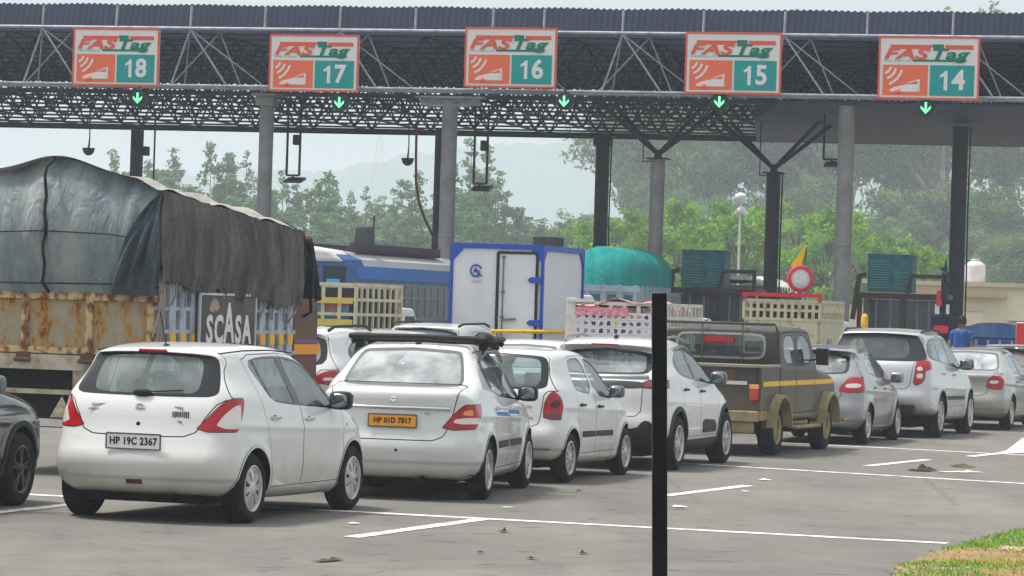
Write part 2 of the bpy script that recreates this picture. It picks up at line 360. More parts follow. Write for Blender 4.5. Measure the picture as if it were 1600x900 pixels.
# ================================================================== TOLL CANOPY AND SIGN GANTRY
PHI = R(14); GA = Vector((math.cos(PHI), -math.sin(PHI), 0)); GB = Vector((math.sin(PHI), math.cos(PHI), 0))     # along the gantry, and back from it
G0 = at(800, 480, 80.3); G0.z = 0
def gp(u, z, back=0.0):
    """point of the gantry (set back by that many metres) at height z whose picture column is u"""
    lo, hi = -40.0, 40.0
    for _ in range(40):
        mid = (lo+hi)/2; p = G0+GB*back+GA*mid; p.z = z
        if project(p)[0] < u: lo = mid
        else: hi = mid
    return p
def gt(t, z, back=0.0): p = G0+GA*t+GB*back; return Vector((p.x, p.y, z))
PIPE = P('pipe_light', (.34, .36, .40), .5, .2, noise=(5, (.20, .22, .26), .4, .7)); FRAME = P('frame_dark', (.010, .014, .030), .6); SHEET = None
def corrugated(name, col, scale, direction):
    m = P(name, col, .55, .2, noise=(.8, tuple(c*.72 for c in col), .35, .7)); n = m.node_tree; b = n.nodes['Principled BSDF']; tc = n.nodes.new('ShaderNodeTexCoord')
    w = n.nodes.new('ShaderNodeTexWave'); w.inputs['Scale'].default_value = scale; w.bands_direction = direction; n.links.new(tc.outputs['Object'], w.inputs[0])
    bn = n.nodes.new('ShaderNodeBump'); bn.inputs['Strength'].default_value = .8; bn.inputs['Distance'].default_value = .05; n.links.new(w.outputs['Fac'], bn.inputs['Height']); n.links.new(bn.outputs[0], b.inputs['Normal']); return m
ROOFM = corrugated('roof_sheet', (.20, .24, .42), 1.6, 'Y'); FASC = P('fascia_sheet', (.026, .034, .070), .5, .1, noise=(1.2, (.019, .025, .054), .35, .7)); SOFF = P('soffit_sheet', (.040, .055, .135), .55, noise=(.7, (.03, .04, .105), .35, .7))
T0, T1, MOD = -24.3, 17.1, 1.8; ZB, ZT = 7.02, 8.42; NB = 10; BK0 = 1.2
def canopy():
    root = thing('toll_canopy', 'dark blue grey toll plaza canopy on a lattice of thin steel tubes', 'canopy', gt(0, 0, 8))
    root.rotation_euler = (0, 0, -PHI); bpy.context.view_layer.update(); inv = root.matrix_world.inverted(); q = lambda t, z, b: inv @ gt(t, z, b)
    back = BK0+NB*MOD
    # roof sheet with ribs
    m = MB(); m.add([q(T0, ZT+.10, BK0-.5), q(T1, ZT+.10, BK0-.5), q(T1, ZT+.16, back+.3), q(T0, ZT+.16, back+.3), q(T0, ZT+.13, BK0-.5), q(T1, ZT+.13, BK0-.5), q(T1, ZT+.19, back+.3), q(T0, ZT+.19, back+.3)],
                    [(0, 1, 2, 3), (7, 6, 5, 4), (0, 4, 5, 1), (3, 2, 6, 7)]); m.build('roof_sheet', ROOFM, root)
    m = MB()
    for i in range(int(NB*MOD/.6)+1): b = BK0+.6*i; m.bar(q(T0, ZT+.055, b), q(T1, ZT+.055, b), .06, .08)
    m.build('purlins', P('purlin', (.16, .19, .33), .6), root)
    # fascia above the front edge with a corrugated upper lip
    m = MB(); n = 1104; vs = []; fs = []
    for i in range(n+1):
        t = T0+(T1-T0)*i/n; zz = 9.10+.016*(1 if (i % 4) < 2 else -1)+.012*math.sin(t*2.1); w = .008*(1 if (i % 4) < 2 else -1)
        vs += [q(t, ZT-.02, BK0-.55+w), q(t, zz, BK0-.35+w)]
    for i in range(n): fs.append((2*i, 2*i+2, 2*i+3, 2*i+1))
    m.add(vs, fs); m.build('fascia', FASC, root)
    # double layer tube lattice
    nt_ = int(round((T1-T0)/MOD)); top = lambda i, j: q(T0+i*MOD, ZT, BK0+j*MOD); bot = lambda i, j: q(T0+(i+.5)*MOD, ZB, BK0+(j+.5)*MOD)
    m = MB()
    for i in range(nt_+1):
        for j in range(NB+1):
            if i < nt_: m.bar(top(i, j), top(i+1, j), .042)
            if j < NB: m.bar(top(i, j), top(i, j+1), .042)
    m.build('top_tubes', FRAME, root); m = MB()
    for i in range(nt_):
        for j in range(NB):
            if i < nt_-1: m.bar(bot(i, j), bot(i+1, j), .05)
            if j < NB-1: m.bar(bot(i, j), bot(i, j+1), .05)
    for j in (0, NB-1): m.bar(bot(0, j), bot(nt_-1, j), .11)
    m.build('bottom_tubes', FRAME, root); m = MB()
    for i in range(nt_):
        for j in range(NB):
            for a, b in ((0, 0), (1, 0), (0, 1), (1, 1)): m.bar(bot(i, j), top(i+a, j+b), .038)
    m.build('web_tubes', FRAME, root)
    # eaves beam along the back edge
    m = MB(); m.bar(q(T0, ZB-.02, back-.6), q(T1, ZB-.02, back-.6), .14, .16); m.build('eaves_beam', FRAME, root)
    # closed soffit at the right hand end
    a = inv @ gp(1182, ZB-.09, back-.2); b = inv @ gp(1178, ZB-.09, BK0+6.2); c = q(T1, ZB-.09, BK0-.2); d = q(T1, ZB-.09, back-.2); e = inv @ gp(1200, ZB-.09, BK0+3.0); e2 = inv @ gp(1215, ZB-.09, BK0-.2)
    m = MB(); P5 = [a, b, e, e2, c, d]; up = Vector((0, 0, .05)); n = 6
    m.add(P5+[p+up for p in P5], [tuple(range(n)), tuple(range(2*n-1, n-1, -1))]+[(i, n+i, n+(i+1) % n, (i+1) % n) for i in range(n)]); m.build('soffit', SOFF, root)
    m = MB()
    for p1, p2 in ((a, d), (a, b), (b, e), (e, e2)): m.add([p1, p2, p2+Vector((0, 0, .55)), p1+Vector((0, 0, .55))], [(0, 1, 2, 3)])
    m.build('soffit_edge', SOFF, root, fix=False)
canopy()

def gantry():
    root = thing('sign_gantry', 'light grey tubular gantry truss carrying the lane signs along the canopy front', 'gantry', gt(0, 0, 0)); root.rotation_euler = (0, 0, -PHI)
    bpy.context.view_layer.update(); inv = root.matrix_world.inverted(); q = lambda t, z, b: inv @ gt(t, z, b); zt, zb = 8.45, 7.06
    posts = [(inv @ gp(u, 8.6)).x for u in (-50, 67, 182, 298, 414, 531, 649, 770, 850, 973, 1099, 1226, 1355, 1489, 1620)]
    m = MB()
    for b in (0, .75): m.tube([q(T0, zt, b), q(T1, zt, b)], .042, 8); m.tube([q(T0, zb, b), q(T1, zb, b)], .042 if b else .038, 8)
    m.build('chords', PIPE, root)
    for i, x in enumerate(posts): m = MB(); m.tube([(x, 0, zt), (x, .05, 9.0)], .033, 6); m.build('post', PIPE, root)
    k = 0; tops = posts[1::2]
    for i, x in enumerate(tops):
        m = MB()
        for dx in (-.45, .95):
            m.tube([(x, 0, zt-.03), (x+dx, 0, zb+.03)], .026, 6)
            m.tube([(x+.5, .75, zt-.03), (x+.5-dx*1.3, .75, zb+.03)], .02, 6)
            m.tube([(x, 0, zt-.03), (x+dx*1.5+.3, .75, zb+.03)], .018, 6)
        m.tube([(x, 0, zt), (x, .75, zt)], .022, 6); m.tube([(x+.9, 0, zb), (x+.9, .75, zb)], .022, 6); m.build('brace', PIPE, root)
gantry()

# columns
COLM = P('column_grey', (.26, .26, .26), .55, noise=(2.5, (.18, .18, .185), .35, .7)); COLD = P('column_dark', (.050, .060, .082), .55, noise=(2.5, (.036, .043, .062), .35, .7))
def column(name, u, back, z1, r, mat, label, group, cap=None):
    b = gp(u, 3.5, back); root = thing(name, label, 'column', (b.x, b.y, 0), -PHI, group)
    m = MB(); m.lathe([(r*1.5, 0), (r*1.5, .06), (r, .08), (r, .10), (r, z1*.52-.02), (r, z1*.52), (r+.012, z1*.52+.01), (r+.012, z1*.52+.05), (r, z1*.52+.06), (r, z1*.52+.09), (r, z1-.02), (r, z1), (0, z1)], 20); m.build('shaft', mat, root)
    if mat is COLD: m = MB(); m.tube([(r+.05, -.05, .3), (r+.06, -.05, z1*.4), (r+.045, -.05, z1*.7), (r+.06, -.05, z1)], .022, 6); m.build('cable', FRAME, root)
    if cap == 'beam': m = MB(); m.box((0, 0, z1+.10), (1.7, .28, .05)); m.box((0, 0, z1+.0), (1.5, .06, .20)); m.box((0, 0, z1-.10), (1.1, .28, .05)); m.build('head_beam', PIPE, root)
    if cap == 'plate': m = MB(); m.box((0, 0, z1+.03), (.62, .62, .06)); m.box((0, 0, z1-.12), (.46, .46, .22)); m.build('head_plate', mat, root)
    if cap == 'branch':
        m = MB(); zt = ZB-.05
        for dx, dy in ((-1.35, -1.0), (1.35, -1.0), (-1.35, 1.0), (1.35, 1.0)): m.tube([(0, 0, z1+.10), (dx, dy, zt)], .055, 8)
        m.tube([(0, 0, z1-.02), (0, 0, z1+.22)], [.12, .05], 10); m.box((0, 0, z1), (.52, .52, .03)); m.build('branches', FRAME, root)
        m = MB(); m.bar((-.36, -.05, z1-.08), (-.36, -.05, zt), .025); m.bar((-.36, -.05, z1-.07), (0, -.05, z1-.07), .03); m.build('conduit', FRAME, root)
    return root
zc = lambda u, v, back: at(u, v, gp(u, 5, back).dot(FW)-CAMP.dot(FW)).z
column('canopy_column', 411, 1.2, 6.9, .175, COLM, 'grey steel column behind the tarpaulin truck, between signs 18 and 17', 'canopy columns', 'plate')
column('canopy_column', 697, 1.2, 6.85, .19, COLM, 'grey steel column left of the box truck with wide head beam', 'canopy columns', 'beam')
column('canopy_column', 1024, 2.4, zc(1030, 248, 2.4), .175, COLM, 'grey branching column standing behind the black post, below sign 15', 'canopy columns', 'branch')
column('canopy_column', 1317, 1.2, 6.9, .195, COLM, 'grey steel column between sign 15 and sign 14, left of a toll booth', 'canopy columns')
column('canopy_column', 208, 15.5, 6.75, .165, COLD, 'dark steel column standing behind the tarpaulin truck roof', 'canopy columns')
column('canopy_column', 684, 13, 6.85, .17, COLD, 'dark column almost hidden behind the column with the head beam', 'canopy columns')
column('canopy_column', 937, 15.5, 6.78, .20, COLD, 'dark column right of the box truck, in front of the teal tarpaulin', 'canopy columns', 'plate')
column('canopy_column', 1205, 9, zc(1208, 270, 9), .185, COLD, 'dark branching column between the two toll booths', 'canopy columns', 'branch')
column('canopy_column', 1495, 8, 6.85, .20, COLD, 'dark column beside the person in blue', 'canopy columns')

# lane signs
SW = P('sign_white', (.74, .75, .72), .45, noise=(30, (.62, .66, .64), .45, .65)); SR = P('sign_red', (.70, .10, .055), .45); SG = P('sign_teal', (.0, .30, .29), .45); SG2 = P('sign_green', (.0, .18, .11), .45); SO = P('sign_orange', (.80, .15, .065), .4)
def lane_sign(num, u0, u1, v0, v1):
    a, b = gp(u0, 7.8, -.25), gp(u1, 7.8, -.25); w = (b-a).length; c = (a+b)/2
    dep = c.dot(FW)-CAMP.dot(FW); um = (u0+u1)/2; zt, zb = at(um, v0, dep).z, at(um, v1, dep).z; h = zt-zb
    root = thing('lane_sign', 'white, orange and teal lane sign FASTag numbered %d' % num, 'lane sign', (c.x, c.y, zb), -PHI, 'toll lane signs'); X0 = -w/2
    pt = lambda fx, fz: (X0+fx*w, fz*h)
    m = MB(); m.bx(-w/2, w/2, 0, .09, 0, h); m.build('panel', SW, root, bevel=.006)
    m = MB(); t = .035
    for x0, x1, z0, z1 in ((-w/2-.01, w/2+.01, h-t, h+.012), (-w/2-.01, w/2+.01, -.012, t), (-w/2-.01, -w/2+t, t, h-t), (w/2-t, w/2+.01, t, h-t)): m.bx(x0, x1, -.012, .02, z0, z1)
    m.build('border', SR, root)
    def flat(name, mat, polys, y=-.006):
        m = MB()
        for p in polys: m.prism([pt(*k) for k in p], (0, 0, 0), (1, 0, 0), (0, 0, 1), (0, -1, 0), -y-.004, -y+.002)
        return m.build(name, mat, root)
    rect = lambda x0, x1, z0, z1: [(x0, z0), (x1, z0), (x1, z1), (x0, z1)]
    flat('red_field', SO, [rect(.045, .495, .055, .545)]); flat('number_field', SG, [rect(.515, .955, .055, .545)])
    flat('number_one', SW, [[(.655, .145), (.69, .145), (.69, .455), (.662, .455), (.655, .43), (.615, .385), (.615, .345), (.655, .372)]], y=-.010)
    text(str(num)[1], .44*h, SW, root, (X0+.80*w, -.014, .295*h), (1, 0, 0), (0, 0, 1), depth=.002, bold=.018, sx=.95)
    flat('red_bar', SR, [[(.11, .80), (.51, .80), (.54, .87), (.115, .87)], [(.66, .80), (.945, .80), (.935, .87), (.66, .87)]]); flat('green_bar', SG2, [rect(.535, .645, .815, .88)])
    flat('under_bar', SG2, [[(.34, .60), (.835, .60), (.85, .635), (.34, .635)], [(.80, .60), (.85, .60), (.875, .70), (.845, .70)]])
    text('FAS', .235*h, SR, root, (X0+.26*w, -.014, .715*h), (1, 0, 0), (0, 0, 1), depth=.002, bold=.011, shear=.25, sx=1.8, spacing=1.05)
    text('Tag', .24*h, SG2, root, (X0+.69*w, -.014, .715*h), (1, 0, 0), (0, 0, 1), depth=.002, bold=.011, shear=.25, sx=1.65, spacing=1.03)
    flat('small_print', P('small_print', (.10, .36, .34), .5, noise=(55, (.72, .74, .71), .46, .54)), [rect(.055, .31, .60, .625)])
    # radio waves and car pictogram
    cx, cz = .06*w, .565*h
    def arc(cx, cz, r, a0, a1, th):
        m = MB()
        pts = [(cx+r*math.cos(a), cz+r*math.sin(a)) for a in np.linspace(a0, a1, 9)]+[(cx+(r-th)*math.cos(a), cz+(r-th)*math.sin(a)) for a in np.linspace(a1, a0, 9)]
        for i in range(8): m.prism([pts[i], pts[i+1], pts[16-i], pts[17-i]], (X0, 0, 0), (1, 0, 0), (0, 0, 1), (0, -1, 0), .005, .010)
        m.build('wave_mark', SW, root)
    for r in (.10*w, .155*w, .215*w): arc(.035*w, .54*h, r, R(-68), R(-14) if r > .12*w else R(-12), .022*w)
    flat('car_mark', SW, [[(.115, .115), (.125, .15), (.16, .185), (.24, .215), (.30, .235), (.40, .235), (.40, .115)], [(.27, .235), (.33, .28), (.40, .315), (.415, .315), (.415, .115), (.395, .115), (.395, .295), (.33, .262)]], y=-.010)
    m = MB(); m.lathe([(0, -.016), (.045*h, -.016), (.045*h, -.012)], 16, (X0+.20*w, 0, .115*h), 'Y'); m.build('wheel_mark', SO, root)
    for fx in (.2, .8): m = MB(); m.bar((X0+fx*w, .09, .2*h), (X0+fx*w, .3, .2*h), .04); m.bar((X0+fx*w, .3, .2*h), (X0+fx*w, .3, .85*h), .04); m.bar((X0+fx*w, .09, .85*h), (X0+fx*w, .3, .85*h), .04); m.build('bracket', PIPE, root)
for a in ((18, 114.5, 248, 44.5, 133.5), (17, 421.5, 560, 54.5, 142.5), (16, 726.5, 869, 43.5, 136.5), (15, 1071, 1220.5, 51, 146.5), (14, 1373, 1530, 57.5, 155)): lane_sign(*a)
# lane signals: dark round housings with lit green arrows
GREEN = P('arrow_light', (.10, .55, .22), .4, emit=((.20, 1.0, .40), 1.1)); HOUS = P('signal_housing', (.008, .035, .028), .4)
for num, u, v in ((18, 216, 153), (17, 531, 160), (16, 882, 158), (15, 1124.5, 159), (14, 1447, 168.5)):
    p = gp(u, 6.8, -.15); d = p.dot(FW)-CAMP.dot(FW); p = at(u, v, d); root = thing('lane_signal', 'green down arrow lamp below sign %d' % num, 'traffic signal', p, -PHI, 'lane signals'); s = .205
    m = MB(); m.lathe([(0, -.05), (s*.92, -.05), (s, -.02), (s, .16), (0, .18)], 24, axis='Y'); m.build('housing', HOUS, root)
    m = MB(); k = s*.72
    for poly in ([(-.17*k, .85*k), (.17*k, .85*k), (.17*k, -.3*k), (-.17*k, -.3*k)], [(0, -.95*k), (.78*k, -.12*k), (.78*k, .28*k), (0, -.45*k)], [(0, -.95*k), (0, -.45*k), (-.78*k, .28*k), (-.78*k, -.12*k)]):
        m.prism(poly, (0, 0, 0), (1, 0, 0), (0, 0, 1), (0, -1, 0), .045, .056)
    m.build('arrow', GREEN, root); m = MB(); m.bar((0, .06, s*.8), (0, .1, .5), .04); m.build('bracket', FRAME, root)
# things hanging from the canopy
def hang_lamp(u, v, back, label):
    p = gp(u, 5.8, back); d = p.dot(FW)-CAMP.dot(FW); p = at(u, v, d); root = thing('hanging_lamp', label, 'lamp', p, 0, 'bell lamps under the canopy')
    m = MB(); m.lathe([(0, -.17), (.06, -.16), (.13, -.10), (.165, 0), (.17, .03), (0, .035)], 18); m.build('lamp_bowl', P('lamp_bowl', (.03, .032, .04), .4), root)
    m = MB(); m.tube([(0, 0, .03), (0.02, 0, .3), (.0, 0, ZB-p.z)], [.03, .018, .018], 6); m.build('rod', FRAME, root)
hang_lamp(138.5, 233, 6, 'small dark bell lamp hanging above the tarpaulin truck'); hang_lamp(637, 249, 7, 'small dark bell lamp hanging left of the red hose')
def hang_frame(u, v0, back, wd, label, box=True, panel=True):
    p = gp(u, 5.8, back); d = p.dot(FW)-CAMP.dot(FW); p = at(u, v0, d); root = thing('antenna_frame', label, 'antenna', p, -PHI, 'reader frames under the canopy'); H_ = ZB-p.z
    m = MB()
    for s in (-1, 1): m.bar((s*wd/2, 0, 0), (s*wd/2, 0, H_), .05)
    m.bar((-wd/2, 0, 0), (wd/2, 0, 0), .05); m.bar((0, 0, 0), (0, 0, -.10), .05); m.build('frame', FRAME, root)
    if panel: m = MB(); m.box((.06, 0, -.12), (.46, .46, .06), Matrix.Rotation(R(14), 3, 'X')); m.build('reader_panel', P('reader_panel', (.05, .06, .065), .4), root)
    if box: m = MB(); m.box((wd/2-.08, -.05, H_*.48), (.16, .2, .26)); m.bar((wd/2-.08, 0, H_*.48), (wd/2, 0, H_*.48), .05); m.build('camera', FRAME, root, bevel=.02)
hang_frame(457.5, 274, 5, .34, 'slim hanging frame with camera right of the column by sign 17'); hang_frame(750, 287, 5, .34, 'slim hanging frame with camera above the box truck')
hang_frame(1300, 249, 5, .42, 'short hanging frame left of the column by sign 14', box=False)
p = gp(226, 5.5, 10); root = thing('pole_camera', 'small dark camera box beside the dark column above the truck', 'camera', (p.x, p.y, 5.15), -PHI); m = MB(); m.box((0, 0, .75), (.18, .25, .25)); m.build('camera_box', FRAME, root); m = MB(); m.bar((-.08, 0, -.3), (-.08, 0, 1.7), .035); m.bar((.27, 0, -.6), (.27, 0, 1.7), .04); m.build('hanger', FRAME, root)
# red hose hanging to the column
m = MB(); pts = [at(u, v, 85.5) for u, v in ((651, 196), (650, 240), (650, 285), (655, 318), (665, 345), (677, 370), (683, 384))]; c = []
for i in range(len(pts)-1):
    for k in range(4): c.append(pts[i].lerp(pts[i+1], k/4))
m.tube(c+[pts[-1]], .035, 6); tag(m.build('hose', P('hose_red', (.14, .02, .025), .5)), 'dark red hose hanging in a curve to the column with the head beam', 'hose')

# ================================================================== TREES, HILL, HAZE
def leaf_mats(tagname, cols):
    out = []
    for i, c in enumerate(cols):
        m = P('%s_leaf_%d' % (tagname, i), c, .6, spec=.3, noise=(.7, tuple(x*.7 for x in c), .35, .7)); out.append(m)
        n = m.node_tree; b = n.nodes['Principled BSDF']; o = n.nodes['Material Output']; t = n.nodes.new('ShaderNodeBsdfTranslucent'); t.inputs[0].default_value = (c[0]*1.5, c[1]*1.5, c[2]*.9, 1)
        mx_ = n.nodes.new('ShaderNodeMixShader'); mx_.inputs[0].default_value = .5; n.links.new(b.outputs[0], mx_.inputs[1]); n.links.new(t.outputs[0], mx_.inputs[2]); n.links.new(mx_.outputs[0], o.inputs[0])
    return out
def leaves_mesh(name, centers, radii, per, size, rs, droop=0.0, squash=.8, elong=1.0, mats=3):
    """leaf-sized quads scattered through clumps"""
    C = np.repeat(np.array(centers), per, 0); Rr = np.repeat(np.array(radii), per); n = len(C)
    d = rs.normal(size=(n, 3)); d /= np.linalg.norm(d, axis=1)[:, None]; r = Rr*rs.random(n)**.45
    p = C+d*r[:, None]*np.array([1, 1, squash]); p[:, 2] -= droop*r*rs.random(n)
    a = rs.normal(size=(n, 3))+np.array([0, 0, -droop]); a /= np.linalg.norm(a, axis=1)[:, None]; b = np.cross(a, rs.normal(size=(n, 3))); b /= np.linalg.norm(b, axis=1)[:, None]
    s = size*rs.uniform(.6, 1.3, n); A = a*(s*elong)[:, None]; B = b*s[:, None]*.5
    V = np.stack([p-A*.5, p+B*.6, p+A*.5, p-B*.6], 1).reshape(-1, 3); me = bpy.data.meshes.new(name)
    me.vertices.add(4*n); me.vertices.foreach_set('co', V.astype(np.float32).ravel()); me.loops.add(4*n); me.loops.foreach_set('vertex_index', np.arange(4*n, dtype=np.int32))
    me.polygons.add(n); me.polygons.foreach_set('loop_start', np.arange(0, 4*n, 4, dtype=np.int32))
    cl = np.repeat(rs.random(len(centers)), per); mi = np.where(rs.random(n) < .75, (cl*mats).astype(int), rs.integers(0, mats, n)); me.polygons.foreach_set('material_index', np.clip(mi, 0, mats-1).astype(np.int32))
    me.update(calc_edges=True); return me
def make_tree(name, kind, seed, mats, bark):
    rs = np.random.default_rng(seed); k = random.Random(seed); tr = MB(); cen = []; rad = []
    root = thing(name, None, None)
    if kind == 'slender':                         # young tree, several upright leafy leaders, unit height 10
        lead = [(k.uniform(-1.5, 1.5), k.uniform(-1.2, 1.2), k.uniform(7.0, 9.6)) for _ in range(6)]+[(0, 0, 10)]
        tr.tube([(0, 0, -.3), (.05, 0, 2.2)], [.17, .12], 7)
        for x, y, h in lead:
            pts = [Vector((0.05, 0, 1.6+k.random())), Vector((x*.5, y*.5, h*.45)), Vector((x, y, h))]; tr.tube(pts, [.08, .05, .012], 5)
            for i in range(13):
                t = i/12; z = 1.8+(h-1.9)*t; w = .95*(1-t)**.7+.18; cx, cy_ = x*min(1, z/h*1.1), y*min(1, z/h*1.1)
                for _ in range(2):
                    if k.random() < .14: continue
                    a = k.random()*6.28; q = k.uniform(.2, 1)*w; cen.append((cx+q*math.cos(a), cy_+q*math.sin(a), z+k.uniform(-.3, .3))); rad.append(.30+.28*(1-t)+.1*k.random())
        me = leaves_mesh('crown', cen, rad, 30, .26, rs)
    elif kind == 'eucalypt':                      # tall, pale forked trunk, hanging clumps with gaps, unit height 24
        def limb(p, d, L, r, lev):
            pts = [p]; q = p.copy(); dd = d.copy()
            for i in range(4): dd = (dd+Vector((k.gauss(0, .10), k.gauss(0, .10), .03))).normalized(); q = q+dd*(L/4); pts.append(q.copy())
            tr.tube(pts, [r*(1-.13*i) for i in range(5)], 6 if lev < 2 else 4, cap=False)
            if lev >= 2 or L < 2.2:
                for t in (2, 3, 4):
                    for _ in range(3): cen.append(tuple(pts[t]+Vector((k.gauss(0, .8), k.gauss(0, .8), k.gauss(-.4, .7))))); rad.append(k.uniform(.6, 1.3))
            if lev < 3:
                for j in range(3 if lev else 5):
                    t = k.uniform(.45, 1); i = min(3, int(t*4)); b = pts[i].lerp(pts[i+1], t*4-i) if i < 4 else pts[4]; a = k.random()*6.28; sp = k.uniform(.45, .95)
                    nd = (dd*1.0+Vector((math.cos(a), math.sin(a), .15))*sp).normalized(); limb(b, nd, L*k.uniform(.45, .66), r*.5, lev+1)
        limb(Vector((0, 0, -.5)), Vector((k.gauss(0, .05), k.gauss(0, .05), 1)), 12.5, .34, 0)
        for _ in range(18): cen.append((k.gauss(0, 2.2), k.gauss(0, 2.2), k.uniform(3, 15))); rad.append(k.uniform(.6, 1.4))
        me = leaves_mesh('crown', cen, rad, 34, .34, rs, droop=.8, squash=1.0, elong=1.7)
    else:                                          # round bushy tree, tiers of foliage, unit height 7
        tr.tube([(0, 0, -.3), (.1, 0, 1.6), (.0, .1, 3.4)], [.2, .15, .08], 7)
        for j in range(26):
            a = k.random()*6.28; h = k.uniform(1.7, 6.4); w = 2.5*math.sin(min(1, (h-1.0)/5.8)*math.pi)**.7+.25; q = w*k.uniform(.25, 1); e = Vector((q*math.cos(a), q*math.sin(a), h)); tr.tube([Vector((0, 0, max(1.2, h-1.6))), e*.6+Vector((0, 0, h*.38)), e], [.06, .035, .01], 4)
            for _ in range(4): cen.append((e.x+k.gauss(0, .35), e.y+k.gauss(0, .35), e.z+k.gauss(0, .22))); rad.append(k.uniform(.35, .62))
        me = leaves_mesh('crown', cen, rad, 46, .24, rs, squash=.6)
    tr.build('trunk', bark, root, fix=False); mesh_obj('crown', me, mats, root); return root
BARK = P('bark', (.13, .10, .075), .9, noise=(4, (.07, .055, .045), .4, .6)); PALE = P('bark_pale', (.42, .38, .32), .8, noise=(1.2, (.22, .18, .15), .45, .6))
LS = leaf_mats('slender', [(.055, .125, .050), (.095, .19, .075), (.15, .25, .11)]); LE = leaf_mats('eucalypt', [(.040, .095, .040), (.085, .16, .066), (.17, .25, .11)]); LB = leaf_mats('bushy', [(.085, .20, .012), (.15, .31, .02), (.22, .40, .03)])
PROTO = {'slender': [make_tree('slender_tree', 'slender', s, LS, BARK) for s in (3, 14, 25)], 'eucalypt': [make_tree('eucalyptus_tree', 'eucalypt', s, LE, PALE) for s in (5, 17, 31)], 'bushy': [make_tree('bushy_tree', 'bushy', s, LB, BARK) for s in (8, 19)]}
USED = set(); UNIT = {'slender': 10.3, 'eucalypt': 24.0, 'bushy': 7.2}
def plant(kind, u, vtop, depth, label, group, wide=1.0, i=0):
    depth *= {'slender': 2.0, 'eucalypt': 1.8, 'bushy': 1.6}[kind]
    pr = PROTO[kind][i % len(PROTO[kind])]; p = on_px(u, depth, 0); ht = at(u, vtop, depth).z
    o = pr if pr.name not in USED else copy_tree(pr); USED.add(o.name); s = ht/UNIT[kind]
    o.location = (p.x, p.y, -.1); o.scale = (s*wide, s*wide, s); o.rotation_euler = (0, 0, rnd.random()*6.28); tag(o, label, 'tree', group)
TL = 'slender trees in a row beyond the plaza on the left'
for i, (u, v, d, w, l) in enumerate([
    (172, 226, 185, 1.0, 'slender tree just left of the dark column above the truck'), (262, 226, 185, 1.0, 'slender tree right of the dark column above the truck'), (322, 216, 180, 1.0, 'tallest slender tree between the dark column and the column by sign 17'), (378, 228, 185, .95, 'slender tree directly left of the column by sign 17'),
    (436, 262, 178, 1.0, 'slender tree directly right of the column by sign 17'), (506, 262, 175, 1.05, 'slender tree behind the bus roof below sign 17'), (566, 285, 172, 1.05, 'rounded slender tree above the bus roof load'), (612, 318, 165, 1.1, 'low slender tree above the right end of the bus'), (646, 262, 178, 1.0, 'slender tree behind the red hose'),
    (728, 208, 170, 1.15, 'tall slender tree right of the column with the head beam'), (772, 262, 165, 1.1, 'slender tree above the box truck roof'), (470, 345, 150, 1.1, 'low tree beside the bus roof and the tarpaulin truck'), (540, 350, 155, 1.2, 'low tree behind the dark box on the bus roof'), (665, 340, 150, 1.1, 'low tree at the foot of the red hose'), (415, 300, 195, 1.3, 'broad slender tree behind the column by sign 17'), (595, 300, 200, 1.4, 'broad slender tree behind the bus roof box'), (690, 270, 195, 1.3, 'broad slender tree directly behind the column with the head beam'), (750, 320, 150, 1.4, 'low broad tree above the left end of the box truck'), (820, 360, 150, 1.5, 'low broad tree above the right end of the box truck'), (865, 372, 155, 1.5, 'low broad tree left of the teal tarpaulin'), (290, 285, 160, 1.9, 'low broad tree above the tarpaulin ridge'), (350, 300, 160, 1.9, 'low broad tree above the middle of the truck tarpaulin'), (450, 325, 150, 2.0, 'low broad tree above the front of the truck tarpaulin'), (525, 318, 160, 1.9, 'low broad tree above the bus roof end'), (630, 330, 150, 1.9, 'low broad tree right of the bus roof box'), (715, 300, 160, 1.8, 'low broad tree above the left corner of the box truck'), (195, 262, 165, 1.7, 'broad slender tree directly behind the dark column above the truck'), (245, 270, 175, 1.8, 'broad slender tree just right of the small dark camera box'), (400, 275, 165, 1.8, 'broad slender tree left of the first hanging frame'), (480, 290, 165, 1.7, 'broad slender tree below the first hanging frame'), (575, 320, 165, 1.9, 'broad slender tree below the power tower'), (800, 320, 170, 1.8, 'broad slender tree above the door of the box truck'), (225, 245, 190, .9, 'thin slender tree partly behind the dark column above the truck')]): plant('slender', u, v, d, l, TL, w, i)
TE = 'tall eucalyptus trees beyond the plaza on the right'
